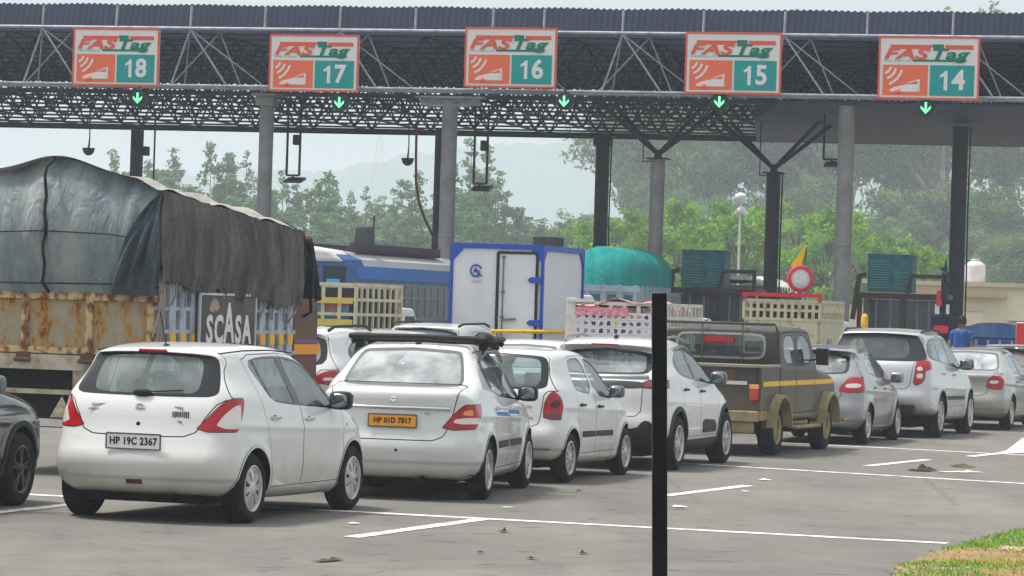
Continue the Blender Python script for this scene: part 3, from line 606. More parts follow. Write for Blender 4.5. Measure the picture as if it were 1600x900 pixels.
for i, (u, v, d, w, l) in enumerate([
    (990, 150, 240, .9, 'eucalyptus left of the branching column behind the black post'), (1062, -20, 235, 1.0, 'tall eucalyptus right of the branching column behind the black post'), (1128, 20, 225, 1.0, 'tall eucalyptus behind the camera mast'), (1178, 60, 250, 1.0, 'eucalyptus left of the dark branching column'), (1248, 10, 230, 1.0, 'tall eucalyptus right of the dark branching column'),
    (1292, -40, 245, .9, 'eucalyptus directly left of the column by sign 14'), (1368, -60, 220, 1.0, 'eucalyptus with pale trunk right of the column by sign 14'), (1432, -30, 235, 1.0, 'eucalyptus above the second toll booth'), (1478, -70, 225, .95, 'eucalyptus left of the dark column by the person'), (1548, -50, 215, 1.0, 'eucalyptus with forked pale trunk above the water tank'), (1610, -60, 230, 1.1, 'eucalyptus at the right edge above the cream building'),
    (1215, 250, 200, 1.2, 'short eucalyptus behind the dark branching column'), (1100, 260, 205, 1.3, 'short eucalyptus behind the first toll booth'), (1400, 240, 200, 1.3, 'short eucalyptus behind the second toll booth'), (1570, 250, 195, 1.4, 'short dark eucalyptus behind the cream building'), (1330, 230, 205, 1.2, 'short eucalyptus behind the column by sign 14'), (1500, 270, 205, 1.3, 'short eucalyptus behind the dark column by the person'), (1035, 230, 215, 1.2, 'short eucalyptus behind the branching column'), (1640, 240, 200, 1.3, 'short eucalyptus beyond the right edge'), (1260, 300, 190, 1.6, 'low eucalyptus above the round red sign'), (1450, 300, 190, 1.6, 'low eucalyptus between second toll booth and dark column'), (1540, 330, 180, 1.7, 'low eucalyptus just behind the water tank'), (1140, 330, 190, 1.6, 'low eucalyptus behind the open truck with white sheet'), (1600, 340, 180, 1.7, 'low eucalyptus behind the right end of the cream building'), (960, 300, 190, 1.5, 'low eucalyptus right of the dark column by the teal tarpaulin'), (1375, 330, 185, 1.6, 'low eucalyptus just behind the second louvred box')]): plant('eucalypt', u, v, d, l, TE, w, i)
TB = 'bright green bushy trees behind the toll booths'
for i, (u, v, d, w, l) in enumerate([
    (905, 332, 150, .9, 'bright green bushy tree right of the box truck roof'), (1000, 302, 140, 1.0, 'bright green bushy tree above the teal tarpaulin'), (1058, 296, 145, .8, 'bright green bushy tree right of the branching column'), (1152, 284, 140, 1.0, 'bright green bushy tree behind the camera mast lamps'), (1288, 305, 135, 1.0, 'bright green bushy tree above the round red sign'),
    (1348, 322, 140, .9, 'bright green bushy tree above the louvred box of the second booth'), (1440, 374, 125, .9, 'lime green bushy tree left of the dark column by the person'), (1095, 362, 130, .7, 'lime green shrub above the first louvred box'), (955, 330, 160, 1.2, 'bright green bushy tree right of the dark column by the teal tarpaulin'), (1110, 318, 165, 1.2, 'bright green bushy tree left of the camera mast'), (1240, 322, 165, 1.2, 'bright green bushy tree behind the yellow flag'), (1395, 348, 160, 1.2, 'bright green bushy tree right of the second louvred box'), (1185, 300, 170, 1.1, 'bright green bushy tree left of the dark branching column')]): plant('bushy', u, v, d, l, TB, w, i)

def hill():
    ridge = [(-400, 350), (-100, 320), (100, 290), (230, 276), (330, 268), (400, 266), (480, 268), (560, 258), (620, 244), (690, 232), (760, 228), (830, 226), (900, 212), (960, 190), (1100, 130), (1300, 95), (1700, 80), (2200, 60)]
    D = 2600.0; rs = np.random.default_rng(2); n = 330; us = np.linspace(-400, 2200, n); vs = []; fs = []; rows = 34
    ph = rs.random((14, 3))*6.28
    for i, u in enumerate(us):
        v = float(interp(np.array([u]), ridge)[0]); top = at(u, v, D); base = on_px(u, D, 0)
        for j in range(rows):
            t = j/(rows-1); z = top.z*t**1.3; y = base.y-420*(1-t)**1.2; x = base.x*(y/base.y); b = 0
            for q in range(7): b += math.sin(x*(.05+.035*q)+ph[q, 0])*math.sin(y*(.07+.03*q)+z*.35+ph[q, 1])/(1+.35*q)
            z2 = max(0, z+1.3*b*min(1, t*3)+rnd.uniform(-1.6, 1.6)*min(1, t*3)); vs.append((x, y, z2-.5 if j == 0 else z2))
    for i in range(n-1):
        for j in range(rows-1): fs.append((i*rows+j, (i+1)*rows+j, (i+1)*rows+j+1, i*rows+j+1))
    b0 = len(vs)
    for i in range(n): x, y, z = vs[i*rows+rows-1]; vs.append((x*1.3, y+260, -1))
    for i in range(n-1): fs.append((i*rows+rows-1, (i+1)*rows+rows-1, b0+i+1, b0+i))
    m = MB(); m.add(vs, fs, False); tag(m.build('hill', P('hill_forest', (.040, .066, .050), .9, noise=(.05, (.065, .095, .065), .4, .65)), fix=False), None, None, None, 'structure')
hill()
def pylon():
    p = on_px(585, 1700, 0); root = thing('transmission_tower', 'faint lattice power tower in the haze left of the red hose', 'power tower', p); H_ = at(585, 206, 1700).z; m = MB(); st = P('tower_steel', (.30, .32, .34), .5, .5)
    w = lambda z: 7*(1-z/H_)**.8+.45; zs = [H_*t for t in (0, .2, .38, .54, .68, .8, .9, 1)]
    for a, b in zip(zs[:-1], zs[1:]):
        ca = [(sx*w(a), sy*w(a), a) for sx, sy in ((-1, -1), (1, -1), (1, 1), (-1, 1))]; cb = [(sx*w(b), sy*w(b), b) for sx, sy in ((-1, -1), (1, -1), (1, 1), (-1, 1))]
        for i in range(4): m.bar(ca[i], cb[i], .16); m.bar(ca[i], cb[(i+1) % 4], .10); m.bar(ca[(i+1) % 4], cb[i], .10); m.bar(cb[i], cb[(i+1) % 4], .1)
    m.build('mast', st, root); m = MB()
    for z, l in ((.70, 5.5), (.82, 4.6), (.93, 3.6)):
        for s in (-1, 1): m = MB(); m.bar((0, 0, H_*z+.8), (s*l, 0, H_*z), .13); m.bar((0, 0, H_*z), (s*l, 0, H_*z), .13); m.build('cross_arm', st, root)
pylon()

HAZE_DENSITY = .0007
def haze():
    m = MB(); m.bx(-2600, 2600, -80, 5100, -1.0, 140.0); mt = bpy.data.materials.new('haze'); mt.use_nodes = True; n = mt.node_tree; n.nodes.clear(); o = n.nodes.new('ShaderNodeOutputMaterial'); v = n.nodes.new('ShaderNodeVolumePrincipled')
    v.inputs['Color'].default_value = (.82, .92, 1.0, 1); v.inputs['Density'].default_value = HAZE_DENSITY; v.inputs['Anisotropy'].default_value = .1; n.links.new(v.outputs[0], o.inputs['Volume'])
    o_ = m.build('haze', mt); tag(o_, None, None, None, 'stuff'); o_.display_type = 'WIRE'
haze()

# ================================================================== CARS
def surface_nets(f, lo, hi, h):
    n = [int(math.ceil((hi[i]-lo[i])/h))+1 for i in range(3)]
    ax = [lo[i]+h*np.arange(n[i]) for i in range(3)]
    X, Y, Z = np.meshgrid(*ax, indexing='ij')
    S = f(np.stack([X.ravel(), Y.ravel(), Z.ravel()], 1)).reshape(n); S = np.where(np.abs(S) < 1e-6, 1e-6, S)
    neg = S < 0; nc = [k-1 for k in n]
    cnt = np.zeros(nc, int)
    for dx in (0, 1):
        for dy in (0, 1):
            for dz in (0, 1): cnt += neg[dx:dx+nc[0], dy:dy+nc[1], dz:dz+nc[2]]
    act = (cnt > 0) & (cnt < 8); idx = -np.ones(nc, int); ci = np.argwhere(act); idx[act] = np.arange(len(ci))
    acc = np.zeros((len(ci), 3)); num = np.zeros(len(ci))
    cor = [(a, b, c) for a in (0, 1) for b in (0, 1) for c in (0, 1)]
    for a in cor:
        for k in range(3):
            if a[k] == 0:
                b = list(a); b[k] = 1
                sa = S[ci[:, 0]+a[0], ci[:, 1]+a[1], ci[:, 2]+a[2]]; sb = S[ci[:, 0]+b[0], ci[:, 1]+b[1], ci[:, 2]+b[2]]
                cr = (sa < 0) != (sb < 0); t = np.where(cr, sa/(sa-sb+1e-30), 0)
                p = np.repeat(np.array([a], float), len(ci), 0); p[:, k] = t
                acc += np.where(cr[:, None], p, 0); num += cr
    V = (ci+acc/num[:, None])*h+np.array(lo)
    Q = []
    for k in range(3):
        a, b = [(1, 2), (2, 0), (0, 1)][k]
        s0 = [slice(None)]*3; s1 = [slice(None)]*3; s0[k] = slice(0, -1); s1[k] = slice(1, None)
        e = np.argwhere(neg[tuple(s0)] != neg[tuple(s1)])
        e = e[(e[:, a] > 0) & (e[:, a] < n[a]-1) & (e[:, b] > 0) & (e[:, b] < n[b]-1)]
        q = []
        for da, db in ((-1, -1), (0, -1), (0, 0), (-1, 0)):
            c = e.copy(); c[:, a] += da; c[:, b] += db; q.append(idx[c[:, 0], c[:, 1], c[:, 2]])
        Q.append(np.stack(q, 1))
    Q = np.vstack(Q); T = np.vstack([Q[:, [0, 1, 2]], Q[:, [0, 2, 3]]])
    return V, T

class Shell:
    """half of a car's skin (left side, y >= 0) that can be cut along lines into named panels"""
    def __init__(s, f, lo, hi, h):
        s.f = f; V, T = surface_nets(f, lo, hi, h)
        for _ in range(3):
            g = s.grad(V); d = f(V); V = V-g*(np.clip(d/np.maximum((g*g).sum(1), 0.2), -h, h))[:, None]
        s.V = V; T = s.orient(T); s.P = {'body': T}
        s.take('body', 'drop', s.V[:, 1]); s.P.pop('drop')
        k = np.abs(s.V[:, 1]) < 2e-3; s.V[k, 1] = 0.0
    def grad(s, V, e=0.006):
        g = np.zeros_like(V)
        for k in range(3):
            d = np.zeros(3); d[k] = e; g[:, k] = (s.f(V+d)-s.f(V-d))/(2*e)
        return g
    def orient(s, T):
        a, b, c = s.V[T[:, 0]], s.V[T[:, 1]], s.V[T[:, 2]]; n = np.cross(b-a, c-a); g = s.grad((a+b+c)/3)
        fl = (n*g).sum(1) < 0; T = T.copy(); T[fl] = T[fl][:, ::-1]; return T
    def take(s, src, dst, fv):
        """move the part of panel src where fv < 0 to panel dst; fv: per-vertex values or a function of the vertices"""
        T = s.P.get(src)
        if T is None or len(T) == 0: return
        used = np.unique(T); F = np.ones(len(s.V))
        F[used] = fv(s.V[used]) if callable(fv) else fv[used]
        F = np.where(np.abs(F) < 1e-5, 1e-5, F)
        n = (F[T] < 0).sum(1); inn = [T[n == 3]]; out = [T[n == 0]]; M = T[(n == 1) | (n == 2)]
        if len(M):
            one = (F[M] < 0).sum(1) == 1
            lone = np.where(one[:, None], F[M] < 0, F[M] >= 0); k = lone.argmax(1); r = np.arange(len(M))
            A, B, C = M[r, k], M[r, (k+1) % 3], M[r, (k+2) % 3]
            E = np.vstack([np.stack([A, B], 1), np.stack([A, C], 1)]); Es = np.sort(E, 1)
            key = Es[:, 0].astype(np.int64)*(len(s.V)+1)+Es[:, 1]; uk, ui, inv = np.unique(key, return_index=True, return_inverse=True)
            e = Es[ui]; t = F[e[:, 0]]/(F[e[:, 0]]-F[e[:, 1]]); nv = s.V[e[:, 0]]*(1-t)[:, None]+s.V[e[:, 1]]*t[:, None]
            b0 = len(s.V); s.V = np.vstack([s.V, nv]); ab = b0+inv[:len(M)]; ac = b0+inv[len(M):]
            t1 = np.stack([A, ab, ac], 1); t2 = np.stack([ab, B, C], 1); t3 = np.stack([ab, C, ac], 1)
            inn += [t1[one], t2[~one], t3[~one]]; out += [t1[~one], t2[one], t3[one]]
        I = np.vstack(inn)
        s.P[src] = np.vstack(out)
        s.P[dst] = np.vstack([s.P[dst], I]) if dst in s.P else I
    def outline(s, src, dst, fn, w, line='seam'):
        """panel dst inside fn < 0, with a dark gap of half width w along its edge"""
        s.take(src, '_t', lambda V: fn(V)-w)
        if '_t' not in s.P: return
        s.take('_t', dst, lambda V: fn(V)+w)
        t = s.P.pop('_t'); s.P[line] = np.vstack([s.P[line], t]) if line in s.P else t
    def object(s, key, name, mat, parent, side=0, push=0.0):
        """side 0: both halves in one mesh, 1: left, -1: right"""
        T = s.P.get(key)
        if T is None or len(T) == 0: return None
        u, inv = np.unique(T, return_inverse=True); T = inv.reshape(-1, 3); V = s.V[u]; N = s.grad(V); N /= np.linalg.norm(N, axis=1)[:, None]+1e-9
        V = V+N*push; mir = np.array([1, -1, 1.0])
        if side == 0:
            n = len(V); c = np.abs(V[:, 1]) < 1e-4; m = np.arange(n)+n; m[c] = np.arange(n)[c]
            V2 = np.vstack([V, V*mir]); N2 = np.vstack([N, N*mir]); T2 = np.vstack([T, m[T][:, ::-1]])
            u, inv = np.unique(T2, return_inverse=True); V, N, T = V2[u], N2[u], inv.reshape(-1, 3)
        elif side == -1: V, N, T = V*mir, N*mir, T[:, ::-1]
        a, b, c = V[T[:, 0]], V[T[:, 1]], V[T[:, 2]]; ar = np.linalg.norm(np.cross(b-a, c-a), axis=1); T = T[ar > 1e-9]
        me = bpy.data.meshes.new(name); me.vertices.add(len(V)); me.vertices.foreach_set('co', V.astype(np.float32).ravel())
        me.loops.add(3*len(T)); me.loops.foreach_set('vertex_index', T.astype(np.int32).ravel())
        me.polygons.add(len(T)); me.polygons.foreach_set('loop_start', np.arange(0, 3*len(T), 3, dtype=np.int32))
        me.polygons.foreach_set('use_smooth', np.ones(len(T), bool)); me.update(calc_edges=True); me.validate()
        if len(me.vertices) == len(N): me.normals_split_custom_set_from_vertices(N.tolist())
        return mesh_obj(name, me, mat, parent)

def full(half):
    """half outline given for y >= 0 from the bottom centre round to the top centre"""
    h = np.array(half, float); m = h[::-1]*np.array([-1, 1]); return np.vstack([h, m])
def side_poly(poly, it=1, ymin=0.22):
    p = chaikin(poly, it) if it else np.array(poly, float)
    return lambda V: np.maximum(poly_sdf(p, V[:, 0], V[:, 2]), ymin-V[:, 1])
def rear_poly(half, xmax=1.6, it=1):
    p = chaikin(full(half), it) if it else full(half)
    return lambda V: np.maximum(poly_sdf(p, V[:, 1], V[:, 2]), (V[:, 0]-xmax) if np.isscalar(xmax) else V[:, 0]-interp(V[:, 2], xmax))
def front_poly(half, xmin, it=1):
    p = chaikin(full(half), it) if it else full(half)
    return lambda V: np.maximum(poly_sdf(p, V[:, 1], V[:, 2]), xmin-V[:, 0])

def make_sdf(sp):
    L, hw, H = sp['L'], sp['hw'], sp['H']; prof = chaikin(sp['profile'], sp.get('prof_it', 2))
    gx = np.arange(-0.25, L+0.25, 0.01); gz = np.arange(-0.05, H+0.35, 0.01)
    GX, GZ = np.meshgrid(gx, gz, indexing='ij'); G = poly_sdf(prof, GX, GZ)
    belt = sp['belt']; plan = sp['plan']; sec = sp.get('sec', [(0.1, .90), (0.3, .965), (0.5, 1.0), (0.7, 1.0), (0.85, .985), (1.0, .955), (1.3, .93)])
    tum = sp.get('tum', 0.42); crown = sp.get('crown', 0.05); cr = sp.get('cr', 0.16); cf = sp.get('cf', 0.35)
    xr, xf, Ra, wz = sp['xr'], sp['xr']+sp['wb'], sp['Ra'], sp['wr']; flare = sp.get('flare', 0.014)
    rg, rb = sp.get('r_roof', 0.09), sp.get('r_end', 0.13)
    uplan = sp.get('uplan', [(0, .86), (0.3*L, 1.0), (0.62*L, 1.0), (0.8*L, .93), (L, .9)])
    crease = sp.get('crease', [(0, .86), (L, .74)]); extra = sp.get('extra')
    lin = lambda x, p: np.interp(x, [a for a, b in p], [b for a, b in p])
    def f(Pt):
        x, y, z = Pt[:, 0], np.abs(Pt[:, 1]), Pt[:, 2]; t = y/hw
        wr_ = 1-sstep(0, 0.42*L, x); wf_ = sstep(0.58*L, L, x)
        xe = x-cr*t**2.4*wr_+cf*t**2.4*wf_; zb = interp(x, belt)
        ze = z+crown*t*t*sstep(zb-0.05, zb+0.35, z)+0.03*t**3*wf_
        i = np.clip((xe-gx[0])/0.01, 0, len(gx)-1.001); j = np.clip((ze-gz[0])/0.01, 0, len(gz)-1.001)
        i0 = i.astype(int); j0 = j.astype(int); fi = i-i0; fj = j-j0
        a = (G[i0, j0]*(1-fi)+G[i0+1, j0]*fi)*(1-fj)+(G[i0, j0+1]*(1-fi)+G[i0+1, j0+1]*fi)*fj
        a = a+np.maximum(0, np.maximum(gx[0]-xe, xe-gx[-1]))
        up = z-zb; sp_ = 0.5*(up+np.sqrt(up*up+0.0025))             # soft start of the tumblehome at the belt line
        W = hw*interp(x, plan)*interp(z, sec)
        W = W-tum*sp_-(1-interp(x, uplan))*0.5*sstep(-0.02, 0.2, up)
        W = W+0.010*np.exp(-((z-lin(x, crease))/0.035)**2)*sstep(0.05, 0.5, x)
        for xc in (xr, xf):
            rr = np.hypot(x-xc, z-wz); W = W+flare*np.exp(-((rr-Ra-0.02)/0.06)**2)*(z > 0.1)
        W = W+0.016*sstep(.36, .40, z)*(1-sstep(.55, .72, z))*wr_**2
        b = (y-W)*0.92; a = a-0.016*sstep(.36, .40, z)*(1-sstep(.50, .70, z))*wr_**2*(x < .5)
        r = rg+(rb-rg)*(1-sstep(zb-0.1, zb+0.1, z))*np.maximum(wr_, wf_)
        d = np.minimum(-r, np.maximum(a, b))+np.hypot(np.maximum(r+a, 0), np.maximum(r+b, 0))
        return d if extra is None else extra(d, x, y, z)
    return f

WHEELS = {}
def wheel_meshes(kind, r, w, fine=True):
    key = (kind, round(r, 3), round(w, 3), fine)
    if key in WHEELS: return WHEELS[key]
    n = 40 if fine else 24; rr = r*(0.66 if kind != 'jeep' else 0.56); t = MB()
    prof = [(rr-0.02, -w/2+0.02), (rr, -w/2+0.008), (rr+0.02, -w/2), ((r+rr)/2+0.01, -w/2-0.006), (r-0.03, -w/2+0.004), (r-0.008, -w/2+0.025)]
    k = 5
    for i in range(k):                                   # tread ribs
        y = -w/2+0.03+(w-0.06)*i/k; y2 = y+(w-0.06)/k
        prof += [(r, y+0.004), (r, y2-0.008), (r-0.008, y2-0.006), (r-0.008, y2)]
    prof += [(r-0.008, w/2-0.025), (r-0.03, w/2-0.004), ((r+rr)/2+0.01, w/2+0.006), (rr+0.02, w/2), (rr, w/2-0.008), (rr-0.02, w/2-0.02), (rr-0.03, w/2-0.08)]
    t.lathe(prof, n, axis='Y')
    tyre = t.build('wheel', tyre_mat()); me_t = tyre.data; bpy.data.objects.remove(tyre)
    m = MB(); yo = w/2-0.012                                # the outer face looks towards +y
    m.lathe([(rr+0.002, w/2-0.002), (rr-0.008, w/2+0.004), (rr-0.02, w/2-0.002), (rr-0.03, w/2-0.03), (rr-0.035, -w/2+0.03)], n, axis='Y')
    def spoke(a, r0, r1, w0, w1, y0, y1, th=0.022):
        ca, sa = math.cos(a), math.sin(a); e = lambda r_, q, y: (r_*ca-q*sa, y, r_*sa+q*ca)
        vs = [e(r0, -w0, y0), e(r0, w0, y0), e(r1, w1, y1), e(r1, -w1, y1), e(r0, -w0*1.3, y0-th), e(r0, w0*1.3, y0-th), e(r1, w1*1.3, y1-th), e(r1, -w1*1.3, y1-th)]
        m.add(vs, [(0, 1, 2, 3), (7, 6, 5, 4), (0, 4, 5, 1), (1, 5, 6, 2), (2, 6, 7, 3), (3, 7, 4, 0)])
    if kind == 'cover':                                   # plastic wheel cover: many petals, slots between
        ns = 8
        for i in range(ns):
            a = 2*math.pi*(i+.5)/ns; spoke(a, 0.05, rr-0.03, 0.011, rr*0.205, yo+0.012, yo-0.002)
        m.lathe([(0.0, yo+0.022), (0.03, yo+0.022), (0.055, yo+0.014), (0.075, yo)], 20, axis='Y')
        m.lathe([(rr-0.045, yo+0.001), (rr-0.01, yo+0.004), (rr-0.006, yo-0.012)], n, axis='Y')
    elif kind == 'jeep':                                  # pressed steel wheel
        m.lathe([(0.0, yo-0.03), (0.05, yo-0.03), (0.055, yo-0.055), (0.09, yo-0.06), (0.12, yo-0.03), (rr-0.03, yo-0.05), (rr-0.01, yo-0.01)], n, axis='Y')
        for i in range(5):
            a = 2*math.pi*i/5; m.ball((0.075*math.cos(a), yo-0.045, 0.075*math.sin(a)), 0.014, 6, 4)
    else:
        ns = {'alloy5': 5, 'alloy6': 6, 'alloy8': 8, 'alloy10': 10}[kind]
        for i in range(ns):
            a = 2*math.pi*i/ns
            if kind == 'alloy5':
                for q in (-0.16, 0.16): spoke(a+q, 0.05, rr-0.014, 0.013, 0.015, yo+0.004, yo-0.004, 0.03)
            else: spoke(a, 0.05, rr-0.014, 0.022 if ns < 8 else 0.012, 0.032 if ns < 8 else 0.014, yo+0.004, yo-0.004, 0.03)
        m.lathe([(0.0, yo+0.014), (0.03, yo+0.014), (0.05, yo+0.008), (0.07, yo-0.02)], 18, axis='Y')
    o = m.build('rim', P('plain_rim', (.5, .5, .5))); me_r = o.data; bpy.data.objects.remove(o); me_r.materials.clear()
    b = MB(); b.lathe([(0, -0.03), (rr*0.9, -0.03), (rr-0.034, -0.02)], 24, axis='Y'); b.lathe([(0.0, yo-0.07), (rr*0.62, yo-0.07), (rr*0.62, yo-0.085)], 24, axis='Y')
    o = b.build('brake', P('brake', (.008, .008, .009), .9)); me_b = o.data; bpy.data.objects.remove(o)
    WHEELS[key] = (me_t, me_r, me_b); return WHEELS[key]
def tyre_mat(): return P('tyre_rubber', (.012, .012, .013), .85, noise=(9, (.055, .050, .042), .5, .85), bump=(60, .25))

def add_wheels(root, sp, rim_mat, fine=True):
    mt, mr, mb = wheel_meshes(sp.get('rim', 'cover'), sp['wr'], sp.get('tw', .185), fine); tr = sp['track']
    for x in (sp['xr'], sp['xr']+sp['wb']):
        for s in (1, -1):
            w = bpy.data.objects.new('wheel', mt); COL.objects.link(w); w.parent = root
            w.location = (x, s*(tr/2), sp['wr']-0.004)
            spin = rnd.random()*6.28; w.rotation_euler = (0, spin if s > 0 else -spin, 0 if s > 0 else math.pi)
            for nm, me, mm in (('rim', mr, rim_mat), ('brake_disc', mb, None)):
                me2 = me
                if mm is not None:
                    me2 = me.copy(); me2.materials.clear(); me2.materials.append(mm)
                c = bpy.data.objects.new(nm, me2); COL.objects.link(c); c.parent = w

def build_car(sp, name, label, cat, paint, loc=(0, 0, 0), theta=17.5, h=0.024, group=None, rim_mat=None, fine=True):
    """sp gives the shape; the car stands with local (0,0,0) on the ground under its tail, nose towards +x"""
    f = make_sdf(sp); L, hw, H = sp['L'], sp['hw'], sp['H']
    S = Shell(f, (-0.14, -2*h, 0.02), (L+0.12, hw+0.14, H+0.14), h)
    root = thing(name, label, cat, loc, heading(theta), group)
    black = P('black_plastic', (.018, .018, .02), .5, bump=(180, .12)); gap = P('panel_gap', (.03, .03, .03), .9)
    frit = P('window_black', (.012, .013, .015), .12, 0, .5); gl = sp.get('glass') or glass('car_glass')
    rim_mat = rim_mat or P('wheel_silver', (.56, .56, .55), .35, .4, noise=(6, (.30, .27, .21), .4, .8))
    xr, xf, Ra, wz = sp['xr'], sp['xr']+sp['wb'], sp['Ra'], sp['wr']
    # wheel openings
    for wi, xc in enumerate((xr, xf)):
        arch = lambda V, e=0.0, xc=xc: np.maximum(np.hypot(V[:, 0]-xc, (V[:, 2]-wz)*(1.0 if not sp.get('arch_sq') else sp['arch_sq']))-Ra-e, hw-0.42-V[:, 1])
        S.take('body', 'drop', lambda V: arch(V)); S.P.pop('drop', None)
        S.take('body', 'arch_lip' if sp.get('clad') else 'lip%d' % wi, lambda V: arch(V, sp.get('clad') or 0.022))
    if sp.get('clad'):                                     # dark lower cladding
        z0 = sp.get('clad_z', .34); S.take('body', 'arch_lip', lambda V: np.maximum(V[:, 2]-z0, (V[:, 1]*-1+hw*0.5 if sp.get('clad_side_only') else V[:, 2]-z0)))
    for i, (fn, mat, key) in enumerate(sp.get('early', [])): S.take('body', key, fn)
    # windscreen and rear screen
    if 'front_glass' in sp:
        S.take('body', 'frontframe', front_poly(sp['front_glass'], sp['fg_x'])); S.take('frontframe', 'frontpane', front_poly(np.array(sp['front_glass'])*np.array([.93, 1])+np.array([0, 0]), sp['fg_x']))
    for key, poly, xm in sp.get('tail_early', []): S.take('body', key, rear_poly(poly, xm))
    if 'tailgate' in sp: S.outline('body', 'tailgate', rear_poly(sp['tailgate'], sp.get('tg_x', .8), sp.get('tg_it', 1)), 0.005)
    src = 'tailgate' if 'tailgate' in sp else 'body'
    if 'rear_trim' in sp:
        for sname in {src, 'body'}: S.take(sname, 'reartrim', rear_poly(sp['rear_trim'], sp.get('rw_x', 1.5)))
        S.take('reartrim', 'rearpane', rear_poly(sp['rear_pane'], sp.get('rw_x', 1.5)))
    # lamps
    lamps = sp.get('tail', []); done = []
    for i, (poly, xl, mat) in enumerate(lamps):
        fn = (lambda V, p=chaikin(poly, 1), xl=xl: np.maximum(poly_sdf(p, V[:, 1], V[:, 2]), V[:, 0]-interp(V[:, 2], xl)))
        if i == 0:
            for sname in ('tailgate', 'body', 'seam'):
                if sname in S.P: S.take(sname, '_l', lambda V: fn(V)-0.006)
            if '_l' in S.P: S.take('_l', 'tail0', lambda V: fn(V)+0.001); t = S.P.pop('_l'); S.P['lampgap'] = t
        else: S.take('tail0', 'tail%d' % i, fn)
        done.append(mat)
    for poly, xm in sp.get('head', []):
        p = chaikin(poly, 1); S.take('body', 'head', lambda V: np.maximum(poly_sdf(p, V[:, 0], V[:, 2]), np.maximum(xm-V[:, 0], .3*hw-V[:, 1])))
    # doors, then the windows inside them
    nd = len(sp.get('doors', []))
    for i, poly in enumerate(sp.get('doors', [])): S.outline('body', 'door%d' % i, side_poly(poly, sp.get('door_it', 0), .30), 0.0032)
    for i, (poly, it) in enumerate(sp.get('side_trim', [])):
        for sname in ['body', 'seam']+['door%d' % k for k in range(nd)]:
            if sname in S.P: S.take(sname, 'wtrim', side_poly(poly, it))
    for i, (poly, it) in enumerate(sp.get('panes', [])):
        fn = side_poly(poly, it); w = sp.get('trim_w', .016)
        if not sp.get('side_trim'):
            for sname in ['body', 'seam']+['door%d' % k for k in range(nd)]:
                if sname in S.P: S.take(sname, 'wtrim', lambda V: fn(V)-w)
        S.take('wtrim', 'pane%d' % i, fn)
    for key, poly in sp.get('side_black', []):
        for sname in ['body', 'seam']+['door%d' % k for k in range(nd)]:
            if sname in S.P: S.take(sname, 'sideblack', side_poly(poly, 0, .4))
    # ---- objects
    S.object('body', 'body', paint, root); S.object('seam', 'panel_gap', gap, root, push=-0.004)
    S.object('arch_lip', 'lower_cladding', black, root, push=0.008)
    for fn, mat, key in sp.get('early', []): S.object(key, key, mat, root)
    S.object('frontframe', 'windscreen_frame', frit, root); S.object('frontpane', 'windscreen', gl, root)
    tg = S.object('tailgate', 'tailgate', paint, root) if 'tailgate' in S.P else None
    tp = tg or root
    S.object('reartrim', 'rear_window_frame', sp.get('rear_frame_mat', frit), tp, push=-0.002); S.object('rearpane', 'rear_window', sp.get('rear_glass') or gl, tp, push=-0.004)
    for key, poly, xm in sp.get('tail_early', []): S.object(key, key.rstrip('0123456789'), sp['tail_mats'][key], root)
    for s in (1, -1):
        S.object('lip0', 'wheel_arch', paint, root, s, 0.006); S.object('lip1', 'wheel_arch', paint, root, s, 0.006); S.object('lampgap', 'lamp_gasket', gap, root, s)
        S.object('wtrim', 'window_frame', sp.get('trim_mat', frit), root, s, -0.002)
        ds = [S.object('door%d' % i, 'door', paint, root, s) for i in range(nd)]
        for i in range(len(sp.get('panes', []))):
            di = sp.get('pane_door', [])[i] if i < len(sp.get('pane_door', [])) else -1
            S.object('pane%d' % i, 'window', gl, ds[di] if di >= 0 else root, s, -0.006)
        for i, mat in enumerate(done):
            if i == 0: l0 = S.object('tail0', 'tail_light', mat, root, s, 0.006)
            else: S.object('tail%d' % i, 'lamp_lens', mat, l0, s, 0.006)
        S.object('head', 'headlight', P('lamp_clear', (.75, .77, .78), .08, .2), root, s, 0.004)
        S.object('sideblack', 'side_moulding', black, root, s, 0.008)
        for i, (hx, hz) in enumerate(sp.get('handles', [])):
            y = side_y(f, hx, hz, hw); m = MB()
            m.box((0, 0.022, 0), (0.19, 0.018, 0.026)); m.box((-0.08, 0.01, 0), (0.03, 0.03, 0.026)); m.box((0.08, 0.01, 0), (0.03, 0.03, 0.026))
            o = m.build('handle', sp.get('handle_mat', paint), ds[i] if i < len(ds) else root, bevel=.006)
            o.location = (hx, s*y, hz); o.rotation_euler = (0, 0, 0 if s > 0 else math.pi)
            c = MB(); c.ball((hx, s*(y-0.002), hz-.004), 0.05, 12, 6, (1.3, .12, .6)); c.build('handle_recess', P('recess', (.12, .12, .12), .5), ds[i] if i < len(ds) else root)
        # inner wheel housings
        for xc in (xr, xf):
            m = MB(); ri = Ra+0.012; yo = hw-0.05
            m.lathe([(ri, yo-0.36), (ri, yo)], 28, (xc, 0, wz), 'Y', True, R(-18), R(198)); m.lathe([(0.02, yo-0.36), (ri, yo-0.36)], 28, (xc, 0, wz), 'Y', True, R(-12), R(192))
            o = m.build('wheel_housing', P('underside', (.008, .008, .008), .95), root, fix=False)
            if s < 0: o.scale = (1, -1, 1)
